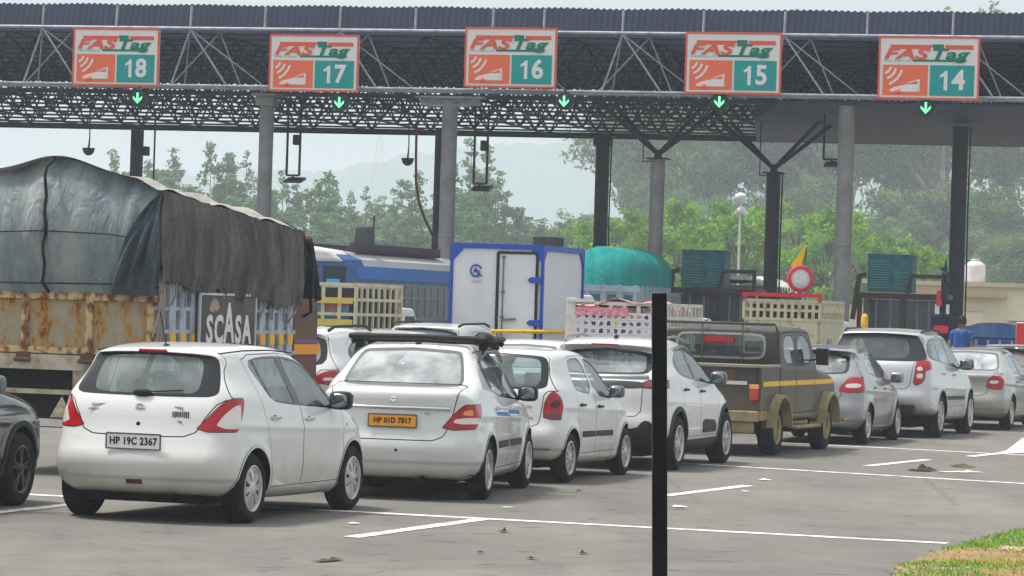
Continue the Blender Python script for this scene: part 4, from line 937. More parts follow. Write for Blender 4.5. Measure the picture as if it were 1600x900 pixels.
        if 'mirror' in sp:
            mxp, mz = sp['mirror']; y = side_y(f, mxp, mz-0.03, hw); m = MB(); sc = sp.get('mirror_s', 1.0)
            m.pillow((0.0, 0.115*sc, .04), (.075*sc, .105*sc, .085*sc), .55); m.bar((0, -0.03, -0.03), (0.01, 0.08, 0.0), .05, .04)
            o = m.build('mirror', sp.get('mirror_mat', paint), root, bevel=0); o.location = (mxp, s*y, mz)
            if s < 0: o.scale = (1, -1, 1)
            g = MB(); g.pillow((-0.066*sc, 0.115*sc, .04), (.012, .082*sc, .062*sc), .6, 16, 8); q = g.build('mirror_glass', P('mirror_dark', (.25, .28, .30), .04, 1.0), o)
    # floor pan and cabin
    m = MB(); m.bx(.25, L-.3, -hw*.62, hw*.62, .17, .30); m.tube([(.06, -.35*hw, .22), (.5, -.38*hw, .23), (.9, -.2, .24)], .03, 8)
    m.bx(xr-.06, xr+.06, -hw*.8, hw*.8, sp['wr']-.09, sp['wr']-.02); m.build('underbody', P('underside', (.008, .008, .008), .95), root)
    if sp.get('cabin', True): cabin(sp, root, f)
    add_wheels(root, sp, rim_mat, fine)
    root['_'] = 0; del root['_']
    return root, f, tp

def side_y(f, x, z, hw):
    lo, hi = 0.0, hw+0.2
    ys = np.linspace(hw+0.2, 0.0, 240); d = f(np.stack([np.full(240, x), ys, np.full(240, z)], 1)); k = np.argmax(d < 0); return float(ys[k])
def rear_x(f, y, z):
    xs = np.linspace(-0.2, 1.4, 500); d = f(np.stack([xs, np.full(500, y), np.full(500, z)], 1)); k = np.argmax(d < 0); return float(xs[k])
def top_z(f, x, y, H):
    zs = np.linspace(H+.2, 0.2, 400); d = f(np.stack([np.full(400, x), np.full(400, y), zs], 1)); k = np.argmax(d < 0); return float(zs[k])

def cabin(sp, root, f):
    dark = P('cabin_dark', (.03, .03, .032), .8); cloth = P('seat_cloth', (.20, .19, .17), .9, noise=(20, (.13, .12, .11), .4, .6))
    hw, zb = sp['hw'], sp.get('cabin_z', .92); x0, x1 = sp['cabin_x']
    m = MB(); m.bx(x0, x1, -hw*.80, hw*.80, .30, .36); m.bx(x1-.34, x1, -hw*.8, hw*.8, .36, zb-.02); m.bx(x0, x0+.45, -hw*.78, hw*.78, .36, zb-.10)
    m.bx(x0, x1, hw*.80, hw*.84, .3, zb-.06); m.bx(x0, x1, -hw*.84, -hw*.80, .3, zb-.06)
    m.bx(x1-.36, x1-.10, -.62*hw, -.1*hw, zb-.02, zb+.03); m.build('dashboard', dark, root, bevel=.02)
    w = MB(); xs = x1-.42; pts = [(xs+.06*math.sin(a), -hw*.42+.185*math.cos(a), zb-.02+.17*math.sin(a)) for a in np.linspace(0, 2*math.pi, 20, endpoint=False)]
    w.tube(pts, .016, 6, closed=True); w.bar((xs, -hw*.42-.17, zb-.02), (xs, -hw*.42+.17, zb-.02), .02, .04); w.build('steering_wheel', dark, root)
    for row, xx in enumerate(sp['seats']):
        spots = (-.42*hw, .42*hw) if row == 0 else (0,)
        for y in spots:
            s = MB(); wd = .46 if row == 0 else hw*1.45
            s.box((xx+.25, y, .48), (.50, wd, .16)); M = Matrix.Rotation(R(-14), 3, 'Y')
            s.box((xx-.04, y, .80), (.13, wd*.96, .56), M, .85)
            for yy in ((y,) if row == 0 else (-.42*hw, .42*hw)):
                s.box((xx-.13, yy, 1.17 if row == 0 else 1.12), (.09, .25, .17), M); s.tube([(xx-.1, yy-.05, 1.02), (xx-.12, yy-.05, 1.12)], .008, 5); s.tube([(xx-.1, yy+.05, 1.02), (xx-.12, yy+.05, 1.12)], .008, 5)
            s.build('seat', cloth, root, bevel=.035)

def number_plate(parent, f, z, txt, w=.50, hgt=.12, back=(.82, .82, .80), ink=(.012, .012, .014), y=0.0, size=.088, holder=True, tilt=0.0):
    x = min(rear_x(f, y, z-hgt/2), rear_x(f, y, z+hgt/2))-.014; m = MB(); m.box((x, y, z), (.012, w, hgt))
    pl = m.build('number_plate', P('plate_%d' % int(back[2]*100), back, .45), parent, bevel=.003)
    fr = MB()
    for a, b in (((x-.004, y-w/2, z-hgt/2), (x-.004, y+w/2, z-hgt/2)), ((x-.004, y-w/2, z+hgt/2), (x-.004, y+w/2, z+hgt/2)), ((x-.004, y-w/2, z-hgt/2), (x-.004, y-w/2, z+hgt/2)), ((x-.004, y+w/2, z-hgt/2), (x-.004, y+w/2, z+hgt/2))): fr.bar(a, b, .012)
    fr.build('plate_frame', P('plate_frame', (.10, .10, .10), .5), pl)
    text(txt, size, P('plate_ink', ink, .5), pl, (x-.009, y, z), (0, -1, 0), (0, 0, 1), depth=.0015, bold=.0022, sx=.86, spacing=1.06); return pl
def badge(parent, f, y, z, txt, size, mat=None, sx=1.0, **kw):
    mat = mat or P('badge_chrome', (.35, .35, .36), .3, .8); x = rear_x(f, y, z)-.004
    return text(txt, size, mat, parent, (x, y, z), (0, -1, 0), (0, 0, 1), name='badge', depth=.003, sx=sx, **kw)

# ------------------------------------------------------------------ the cars in the queue
WHITE = dirty_shaded_paint('paint_white', (.68, .69, .68), coat=.8)
WHITE2 = dirty_shaded_paint('paint_pearl', (.66, .68, .67), amount=.6, coat=.8)
SILVER = dirty_shaded_paint('paint_silver', (.52, .53, .54), rough=.30, metal=.45, coat=.7)
GREY = dirty_shaded_paint('paint_grey', (.27, .27, .285), rough=.3, metal=.5, coat=.8, amount=.5)
BEIGEGREY = dirty_shaded_paint('paint_beige_grey', (.38, .37, .35), rough=.3, metal=.5, coat=.7)
BLACKP = dirty_shaded_paint('paint_black', (.012, .014, .018), rough=.14, dirt=(.10, .09, .07), amount=.35, coat=1.0)
OLIVE = dirty_shaded_paint('paint_brown', (.040, .036, .033), rough=.42, dirt=(.32, .27, .15), z0=.40, z1=1.0, amount=.95, coat=.2)
RED = P('lamp_red', (.40, .006, .010), .12, 0, .4, .3); RED2 = P('lamp_dark_red', (.16, .008, .012), .1, 0, .6, .5); CLEAR = P('lamp_white', (.70, .66, .60), .1, .1, .6, .6)
AMBER = P('lamp_amber', (.75, .28, .04), .12, 0, .6, .5); BLK = P('black_plastic', (.018, .018, .02), .5, bump=(180, .12)); CHROME = P('chrome', (.62, .63, .64), .12, .95)
FRIT = P('window_black', (.012, .013, .015), .12, 0, .5); SMOKE = P('lamp_smoke', (.05, .012, .012), .1)

SWIFT = dict(L=3.85, hw=.8475, H=1.53, xr=.66, wb=2.43, wr=.305, Ra=.348, track=1.49, tw=.19, tum=.43, crown=.05, cr=.15, cf=.42, r_roof=.10, r_end=.14,
    profile=[(.16, .25), (.06, .30), (.0, .42), (-.015, .55), (.03, .68), (.075, .80), (.11, .98), (.165, 1.09), (.27, 1.28), (.37, 1.425), (.335, 1.455), (.36, 1.475), (.60, 1.505), (1.0, 1.53), (1.5, 1.535), (1.95, 1.51), (2.3, 1.44),
             (2.7, 1.21), (2.98, 1.04), (3.12, .985), (3.45, .90), (3.68, .80), (3.80, .66), (3.85, .50), (3.82, .33), (3.70, .21), (3.3, .18), (1.9, .18), (.5, .21)],
    belt=[(0, 1.10), (.8, 1.05), (1.6, .99), (2.6, .94), (3.1, .92), (3.85, .85)],
    plan=[(0, .88), (.25, .955), (.6, .995), (1.1, 1.0), (2.6, .985), (3.2, .965), (3.6, .90), (3.85, .80)],
    rear_trim=[(0, 1.075), (.50, 1.08), (.60, 1.085), (.655, 1.11), (.655, 1.16), (.60, 1.33), (.565, 1.415), (.50, 1.44), (0, 1.455)],
    rear_pane=[(0, 1.10), (.40, 1.105), (.475, 1.13), (.49, 1.20), (.475, 1.34), (.44, 1.40), (.35, 1.42), (0, 1.43)],
    tailgate=[(0, .735), (.42, .745), (.52, .785), (.58, .90), (.66, 1.02), (.72, 1.06), (1.2, 1.07), (1.2, 1.7), (0, 1.7)], tg_it=0, tg_x=[(1.0, .9), (1.09, .33), (1.3, .43), (1.42, .53), (1.6, .53)],
    tail=[([(.50, .79), (.60, .90), (.70, 1.03), (.77, 1.085), (.98, 1.08), (.98, .80)], [(.78, .30), (.88, .40), (1.06, .50), (1.1, .50)], RED),
          ([(.665, .82), (.72, .93), (.80, 1.045), (1.0, 1.045), (1.0, .82)], [(.8, .36), (.9, .40), (1.05, .44)], CLEAR)],
    doors=[[(1.08, .30), (1.02, .60), (.96, .80), (.92, .98), (.86, 1.2), (.80, 1.40), (1.0, 1.445), (1.75, 1.455), (1.80, 1.2), (1.80, .30)],
           [(1.81, .30), (1.81, 1.0), (1.76, 1.455), (2.10, 1.43), (2.36, 1.36), (2.80, 1.06), (2.84, .92), (2.82, .60), (2.76, .30)]],
    side_trim=[([(.87, 1.385), (1.02, 1.20), (1.14, 1.045), (1.5, 1.01), (2.2, .975), (2.78, .95), (2.74, 1.04), (2.36, 1.33), (2.12, 1.405), (1.7, 1.43), (1.2, 1.425)], 1)],
    panes=[([(.91, 1.375), (1.03, 1.21), (1.14, 1.08), (1.14, 1.06), (1.02, 1.405)], 0), ([(1.06, 1.405), (1.18, 1.06), (1.70, 1.015), (1.64, 1.41)], 0), ([(1.77, 1.41), (1.85, 1.01), (2.68, .975), (2.64, 1.06), (2.34, 1.31), (2.1, 1.385)], 0)], pane_door=[0, 0, 1],
    handles=[(1.15, .90), (1.97, .875)], mirror=(2.56, .99), mirror_mat=BLK, cabin_x=(.7, 2.75), cabin_z=.96, seats=[1.62, .85], front_glass=[(0, 1.05), (.62, 1.0), (.50, 1.42), (0, 1.47)], fg_x=2.15,
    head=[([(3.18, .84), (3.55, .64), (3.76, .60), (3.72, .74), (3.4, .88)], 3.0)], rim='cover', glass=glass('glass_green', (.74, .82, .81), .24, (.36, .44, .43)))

DZIRE = dict(SWIFT, L=3.995, H=1.555, xr=.80, cr=.13, r_end=.16,
    profile=[(.16, .22), (.05, .28), (.0, .42), (-.01, .56), (.03, .70), (.05, .90), (.02, 1.055), (.09, 1.105), (.30, 1.115), (.42, 1.13), (.62, 1.27), (.88, 1.45), (1.08, 1.515), (1.35, 1.55), (1.7, 1.558), (2.1, 1.53), (2.45, 1.45),
             (2.85, 1.21), (3.12, 1.05), (3.26, .99), (3.6, .90), (3.82, .80), (3.94, .66), (3.995, .50), (3.96, .33), (3.84, .21), (3.4, .18), (1.9, .18), (.5, .20)],
    belt=[(0, 1.12), (.5, 1.11), (1.0, 1.05), (1.7, .99), (2.7, .94), (3.2, .92), (3.99, .85)],
    plan=[(0, .88), (.3, .955), (.7, .99), (1.2, 1.0), (2.7, .985), (3.35, .965), (3.75, .90), (3.99, .80)], uplan=[(0, .9), (.6, .95), (1.2, 1.0), (2.5, 1.0), (3.2, .93), (3.99, .9)],
    rear_trim=[(0, 1.115), (.55, 1.12), (.615, 1.145), (.56, 1.33), (.51, 1.455), (.45, 1.475), (0, 1.495)], rear_pane=[(0, 1.14), (.53, 1.145), (.575, 1.165), (.53, 1.33), (.485, 1.435), (.43, 1.45), (0, 1.468)], rw_x=1.35,
    tailgate=[(0, .60), (.40, .60), (.50, .64), (.56, .76), (.60, .92), (.63, 1.06), (.66, 1.13), (.58, 1.15), (0, 1.15)], tg_x=.50,
    tail=[([(.47, .70), (.56, .82), (.66, .93), (.72, .965), (.98, .93), (.98, .735)], [(.68, .20), (.78, .30), (.93, .46), (1.0, .46)], RED),
          ([(.58, .765), (.62, .83), (.98, .83), (.98, .775)], [(.7, .30), (.9, .36)], CLEAR), ([(.66, .85), (.70, .91), (.84, .90), (.84, .85)], [(.7, .22), (.95, .22)], AMBER)],
    doors=[[(1.22, .30), (1.16, .60), (1.10, .80), (1.04, .98), (1.0, 1.2), (1.06, 1.45), (1.2, 1.465), (1.89, 1.475), (1.94, 1.2), (1.94, .30)],
           [(1.95, .30), (1.95, 1.0), (1.90, 1.475), (2.24, 1.45), (2.50, 1.37), (2.94, 1.06), (2.98, .92), (2.96, .60), (2.90, .30)]],
    side_trim=[([(1.03, 1.34), (1.06, 1.14), (1.16, 1.055), (1.6, 1.01), (2.3, .975), (2.92, .95), (2.88, 1.04), (2.5, 1.34), (2.26, 1.42), (1.84, 1.45), (1.25, 1.43)], 1)],
    panes=[([(1.07, 1.33), (1.09, 1.15), (1.17, 1.08), (1.22, 1.08), (1.22, 1.405)], 0), ([(1.25, 1.405), (1.25, 1.07), (1.84, 1.02), (1.78, 1.42)], 0), ([(1.90, 1.42), (1.98, 1.01), (2.82, .975), (2.78, 1.06), (2.48, 1.32), (2.24, 1.395)], 0)],
    handles=[(1.28, .90), (2.11, .875)], mirror=(2.70, .99), mirror_mat=BLK, cabin_x=(.9, 2.9), seats=[1.76, 1.08], fg_x=2.3, head=[], rim='alloy8',
    glass=glass('glass_clear', (.60, .66, .66), .10, (.5, .55, .55)), rear_glass=glass('glass_sky_sheen', (.60, .64, .64), .42, (.68, .71, .72)), rear_frame_mat=P('frame_grey', (.10, .10, .10), .3),  # bright sky reflection painted into the rear pane
    side_black=[('m', [(1.30, .50), (1.30, .57), (1.88, .57), (1.88, .50)]), ('m', [(2.0, .50), (2.0, .57), (2.75, .56), (2.75, .49)])])

ALTO = dict(SWIFT, L=3.5, hw=.745, H=1.475, xr=.55, wb=2.36, wr=.285, Ra=.325, track=1.31, tw=.165, tum=.36, crown=.045, cr=.12, r_end=.10, r_roof=.08,
    profile=[(.14, .26), (.04, .30), (-.01, .42), (-.01, .56), (.03, .66), (.055, .80), (.07, .98), (.115, 1.08), (.22, 1.28), (.30, 1.40), (.36, 1.44), (.55, 1.465), (1.0, 1.48), (1.4, 1.475), (1.75, 1.44), (2.0, 1.36),
             (2.35, 1.12), (2.60, .97), (2.75, .93), (3.1, .86), (3.33, .77), (3.45, .64), (3.5, .48), (3.47, .32), (3.35, .22), (3.0, .19), (1.9, .19), (.5, .22)],
    belt=[(0, 1.04), (.8, 1.0), (1.6, .96), (2.6, .91), (3.5, .82)], plan=[(0, .90), (.2, .965), (.5, .995), (1.0, 1.0), (2.4, .985), (2.9, .96), (3.25, .90), (3.5, .80)],
    rear_trim=[(0, 1.035), (.40, 1.03), (.53, 1.05), (.56, 1.10), (.515, 1.32), (.475, 1.385), (.40, 1.405), (0, 1.42)], rear_pane=[(0, 1.06), (.38, 1.06), (.45, 1.085), (.475, 1.15), (.445, 1.31), (.41, 1.36), (.34, 1.375), (0, 1.39)],
    tailgate=[(0, .62), (.40, .62), (.49, .66), (.515, .80), (.53, .98), (.57, 1.02), (1.2, 1.03), (1.2, 1.6), (0, 1.6)], tg_it=0, tg_x=[(.95, .9), (1.04, .21), (1.3, .33), (1.4, .40), (1.6, .40)],
    tail=[([(.545, .71), (.535, .80), (.55, .92), (.60, 1.005), (.66, 1.03), (.88, 1.0), (.88, .715)], [(.7, .20), (.9, .26), (1.04, .16)], RED), ([(.53, .70), (.53, .785), (.9, .785), (.9, .70)], [(.7, .30), (1., .30)], RED2), ([(.60, .85), (.61, .91), (.66, .93), (.70, .90), (.69, .85), (.64, .83)], [(.7, .3), (1, .3)], SMOKE)],
    doors=[[(.93, .32), (.86, .60), (.80, .80), (.79, 1.0), (.86, 1.37), (.95, 1.40), (1.50, 1.405), (1.55, 1.2), (1.55, .32)], [(1.56, .32), (1.56, 1.0), (1.51, 1.405), (1.78, 1.38), (2.02, 1.30), (2.42, 1.0), (2.46, .88), (2.45, .60), (2.40, .32)]],
    side_trim=[], panes=[([(.86, 1.30), (.83, 1.08), (.87, 1.03), (1.49, .975), (1.45, 1.365), (.93, 1.36)], 1), ([(1.55, 1.365), (1.61, .97), (2.34, .925), (2.30, 1.02), (2.0, 1.25), (1.76, 1.345)], 1)], pane_door=[0, 1],
    handles=[(.97, .86), (1.70, .83)], handle_mat=BLK, mirror=(2.18, .955), mirror_mat=P('mirror_grey', (.10, .12, .13), .3), mirror_s=.85, cabin_x=(.6, 2.4), cabin_z=.92, seats=[1.32, .68], front_glass=[(0, .98), (.56, .95), (.47, 1.36), (0, 1.41)], fg_x=1.9, head=[], rim='alloy10',
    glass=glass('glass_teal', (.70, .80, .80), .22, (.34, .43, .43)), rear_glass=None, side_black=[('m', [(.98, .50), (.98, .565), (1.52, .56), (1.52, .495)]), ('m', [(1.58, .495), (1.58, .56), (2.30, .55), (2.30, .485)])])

NEXON = dict(SWIFT, L=3.99, hw=.885, H=1.607, xr=.74, wb=2.5, wr=.335, Ra=.385, track=1.58, tw=.21, tum=.42, crown=.05, cr=.20, cf=.40, r_end=.15, clad=.065, clad_z=.36,
    profile=[(.16, .30), (.05, .36), (.0, .48), (.0, .62), (.045, .74), (.05, .94), (.07, 1.06), (.20, 1.16), (.42, 1.33), (.62, 1.45), (.40, 1.515), (.44, 1.53), (.75, 1.575), (1.2, 1.607), (1.65, 1.60), (2.1, 1.53), (2.4, 1.42),
             (2.75, 1.20), (3.0, 1.07), (3.14, 1.03), (3.55, .95), (3.82, .84), (3.94, .70), (3.99, .54), (3.96, .38), (3.82, .25), (3.4, .22), (1.9, .22), (.5, .25)],
    belt=[(0, 1.13), (.7, 1.13), (1.2, 1.09), (2.0, 1.03), (3.0, .99), (3.99, .9)], plan=[(0, .88), (.3, .96), (.7, .995), (1.2, 1.0), (2.7, .985), (3.3, .965), (3.75, .90), (3.99, .78)],
    rear_trim=[(0, 1.155), (.50, 1.16), (.62, 1.19), (.60, 1.34), (.545, 1.435), (0, 1.47)], rear_pane=[(0, 1.18), (.47, 1.185), (.55, 1.21), (.52, 1.34), (.47, 1.40), (0, 1.435)], rw_x=1.2,
    tail_early=[('tail_panel', [(0, .985), (.42, .99), (.56, 1.0), (.60, 1.06), (.50, 1.085), (0, 1.09)], .5), ('rear_skirt', [(0, .27), (.72, .27), (.80, .40), (.70, .60), (.60, .62), (.52, .50), (0, .49)], .40)], tail_mats={'tail_panel': P('dark_panel', (.04, .04, .045), .2, .2), 'rear_skirt': BLK},
    tailgate=[(0, .66), (.50, .66), (.56, .72), (.57, 1.0), (.62, 1.10), (1.2, 1.11), (1.2, 1.7), (0, 1.7)], tg_it=0, tg_x=[(1.0, .9), (1.12, .36), (1.3, .56), (1.45, .68), (1.7, .68)],
    tail=[([(.50, 1.01), (.56, 1.075), (.66, 1.10), (.95, 1.10), (.95, 1.02), (.70, 1.0)], [(.9, .45), (1.1, .45)], RED2), ([(.60, 1.03), (.66, 1.075), (.80, 1.075), (.80, 1.03)], [(.9, .4), (1.1, .4)], RED)],
    doors=[[(1.16, .40), (1.10, .62), (1.02, .85), (.96, 1.10), (.98, 1.42), (1.1, 1.48), (1.83, 1.51), (1.86, 1.2), (1.86, .40)], [(1.87, .40), (1.87, 1.0), (1.84, 1.51), (2.1, 1.47), (2.36, 1.37), (2.84, 1.08), (2.88, .94), (2.86, .62), (2.80, .40)]],
    side_trim=[([(.86, 1.30), (.98, 1.16), (1.5, 1.10), (2.2, 1.06), (2.82, 1.02), (2.78, 1.10), (2.36, 1.37), (2.1, 1.455), (1.7, 1.49), (1.2, 1.46)], 1)],
    panes=[([(1.05, 1.35), (1.10, 1.19), (1.76, 1.11), (1.72, 1.46), (1.25, 1.44)], 0), ([(1.84, 1.45), (1.90, 1.10), (2.72, 1.045), (2.68, 1.11), (2.34, 1.34), (2.1, 1.42)], 0)], pane_door=[0, 1],
    handles=[(1.20, .98), (2.02, .95)], handle_mat=BLK, mirror=(2.58, 1.07), mirror_mat=P('mirror_grey', (.10, .12, .13), .3), cabin_x=(.75, 2.8), cabin_z=1.04, seats=[1.66, .95], front_glass=[(0, 1.09), (.64, 1.05), (.52, 1.48), (0, 1.54)], fg_x=2.2, head=[], rim='alloy5',
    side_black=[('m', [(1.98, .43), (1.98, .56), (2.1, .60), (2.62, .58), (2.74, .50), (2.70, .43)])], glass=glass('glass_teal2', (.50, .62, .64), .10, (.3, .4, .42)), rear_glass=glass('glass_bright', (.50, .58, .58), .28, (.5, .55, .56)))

BALENO = dict(SWIFT, L=3.995, hw=.8725, H=1.51, xr=.78, wb=2.52, wr=.305, Ra=.345, track=1.52, cr=.22, r_end=.17,
    profile=[(.18, .26), (.06, .31), (.0, .44), (.0, .58), (.06, .70), (.10, .84), (.15, .97), (.28, 1.08), (.55, 1.28), (.74, 1.385), (.56, 1.43), (.60, 1.445), (.85, 1.475), (1.3, 1.51), (1.75, 1.505), (2.15, 1.45), (2.5, 1.33),
             (2.85, 1.12), (3.05, 1.01), (3.2, .965), (3.6, .88), (3.84, .78), (3.95, .64), (3.995, .48), (3.96, .32), (3.84, .20), (3.4, .17), (1.9, .17), (.5, .20)],
    belt=[(0, 1.05), (.7, 1.02), (1.5, .97), (2.7, .92), (3.2, .9), (3.99, .83)],
    rear_trim=[(0, 1.06), (.50, 1.07), (.60, 1.10), (.58, 1.26), (.52, 1.37), (0, 1.41)], rear_pane=[(0, 1.085), (.47, 1.095), (.55, 1.12), (.53, 1.25), (.47, 1.335), (0, 1.365)], rw_x=1.2,
    tailgate=[(0, .66), (.42, .66), (.52, .70), (.56, .84), (.62, 1.02), (1.2, 1.04), (1.2, 1.7), (0, 1.7)], tg_it=0, tg_x=[(.95, .9), (1.05, .50), (1.3, .72), (1.42, .80), (1.7, .8)],
    tail=[([(.50, .80), (.53, .90), (.62, .99), (.72, 1.03), (.98, 1.0), (.98, .81)], [(.78, .34), (.9, .46), (1.05, .50)], RED), ([(.58, .87), (.60, .93), (.80, .94), (.80, .87)], [(.8, .4), (1, .4)], CLEAR)],
    doors=[[(1.22, .30), (1.16, .60), (1.08, .80), (1.02, .98), (1.0, 1.2), (1.04, 1.40), (1.2, 1.43), (1.89, 1.44), (1.94, 1.2), (1.94, .30)], [(1.95, .30), (1.95, 1.0), (1.90, 1.44), (2.24, 1.41), (2.50, 1.31), (2.94, 1.03), (2.98, .90), (2.96, .60), (2.90, .30)]],
    side_trim=[([(.98, 1.20), (1.02, 1.09), (1.6, 1.01), (2.3, .96), (2.90, .93), (2.86, 1.01), (2.5, 1.27), (2.26, 1.365), (1.84, 1.40), (1.25, 1.36)], 1)],
    panes=[([(1.05, 1.21), (1.07, 1.11), (1.84, 1.02), (1.78, 1.37), (1.28, 1.34)], 0), ([(1.90, 1.37), (1.98, 1.00), (2.80, .955), (2.76, 1.03), (2.48, 1.25), (2.24, 1.345)], 0)], pane_door=[0, 1],
    handles=[(1.28, .87), (2.11, .845)], mirror=(2.70, .97), cabin_x=(.9, 2.9), cabin_z=.93, seats=[1.76, 1.02], fg_x=2.3, head=[], rim='alloy8', mirror_mat=GREY, rear_glass=glass('glass_bright', (.50, .58, .58), .28, (.5, .55, .56)))

XUV = dict(SWIFT, L=4.585, hw=.945, H=1.785, xr=.97, wb=2.7, wr=.365, Ra=.415, track=1.66, tw=.235, tum=.36, crown=.06, cr=.16, r_end=.12, r_roof=.09, flare=.03,
    profile=[(.20, .42), (.08, .46), (.02, .56), (.0, .68), (.05, .80), (.07, 1.0), (.10, 1.17), (.17, 1.27), (.33, 1.50), (.44, 1.655), (.36, 1.70), (.42, 1.725), (.8, 1.765), (1.4, 1.785), (2.0, 1.77), (2.45, 1.70), (2.75, 1.58),
             (3.15, 1.32), (3.4, 1.19), (3.6, 1.14), (4.1, 1.05), (4.4, .93), (4.54, .76), (4.585, .58), (4.55, .40), (4.4, .28), (4.0, .25), (2.2, .26), (.6, .34)],
    belt=[(0, 1.22), (.9, 1.20), (2.0, 1.14), (3.2, 1.08), (4.58, .98)], plan=[(0, .90), (.25, .965), (.6, .995), (1.1, 1.0), (3.1, .985), (3.8, .965), (4.3, .89), (4.585, .78)], uplan=[(0, .88), (1.0, 1.0), (2.8, 1.0), (3.6, .93), (4.58, .9)],
    rear_trim=[(0, 1.245), (.60, 1.25), (.80, 1.27), (.80, 1.33), (.66, 1.62), (.60, 1.675), (0, 1.70)], rear_pane=[(0, 1.29), (.42, 1.295), (.50, 1.33), (.52, 1.42), (.48, 1.56), (.40, 1.61), (0, 1.63)], rw_x=.9,
    tailgate=[(0, .80), (.50, .80), (.58, .86), (.62, 1.2), (.66, 1.25), (1.2, 1.26), (1.2, 1.9), (0, 1.9)], tg_it=0, tg_x=[(1.1, .9), (1.27, .36), (1.6, .52), (1.7, .56), (1.9, .56)],
    tail=[([(.63, .86), (.645, 1.0), (.66, 1.25), (.74, 1.28), (1.05, 1.22), (1.05, 1.14), (.84, 1.10), (.80, .86)], [(.85, .12), (1.0, .20), (1.1, .22), (1.13, .42), (1.24, .42)], RED), ([(.68, 1.10), (.68, 1.17), (.78, 1.17), (.78, 1.10)], [(.8, .2), (1.2, .2)], CLEAR), ([(.68, .98), (.68, 1.06), (.78, 1.06), (.78, .98)], [(.8, .2), (1.2, .2)], CLEAR)],
    doors=[[(1.44, .50), (1.38, .72), (1.26, .95), (1.22, 1.15), (1.28, 1.60), (1.4, 1.66), (2.14, 1.68), (2.18, 1.2), (2.18, .50)], [(2.19, .50), (2.19, 1.0), (2.15, 1.68), (2.45, 1.64), (2.72, 1.53), (3.22, 1.2), (3.26, 1.02), (3.24, .70), (3.18, .50)]],
    side_trim=[([(.42, 1.33), (.62, 1.28), (1.6, 1.20), (2.4, 1.155), (3.2, 1.11), (3.16, 1.19), (2.72, 1.50), (2.44, 1.60), (2.0, 1.65), (1.3, 1.655), (.62, 1.60)], 1)],
    panes=[([(.58, 1.40), (.75, 1.31), (1.18, 1.27), (1.18, 1.59), (.70, 1.56)], 0), ([(1.28, 1.60), (1.28, 1.26), (2.08, 1.20), (2.06, 1.61)], 0), ([(2.15, 1.61), (2.22, 1.195), (3.1, 1.14), (3.04, 1.22), (2.70, 1.47), (2.42, 1.57)], 0)], pane_door=[-1, 0, 1],
    handles=[(1.42, 1.05), (2.34, 1.02)], mirror=(2.95, 1.16), mirror_mat=P('mirror_grey', (.10, .12, .13), .3), mirror_s=1.15, cabin_x=(.8, 3.2), cabin_z=1.14, seats=[1.95, 1.1], front_glass=[(0, 1.22), (.72, 1.16), (.60, 1.60), (0, 1.68)], fg_x=2.6, head=[], rim='alloy6', clad=None,
    side_black=[('m', [(1.42, .62), (1.42, .68), (3.12, .66), (3.12, .60)])], glass=glass('glass_teal2', (.50, .62, .64), .10, (.3, .4, .42)), rear_glass=None)

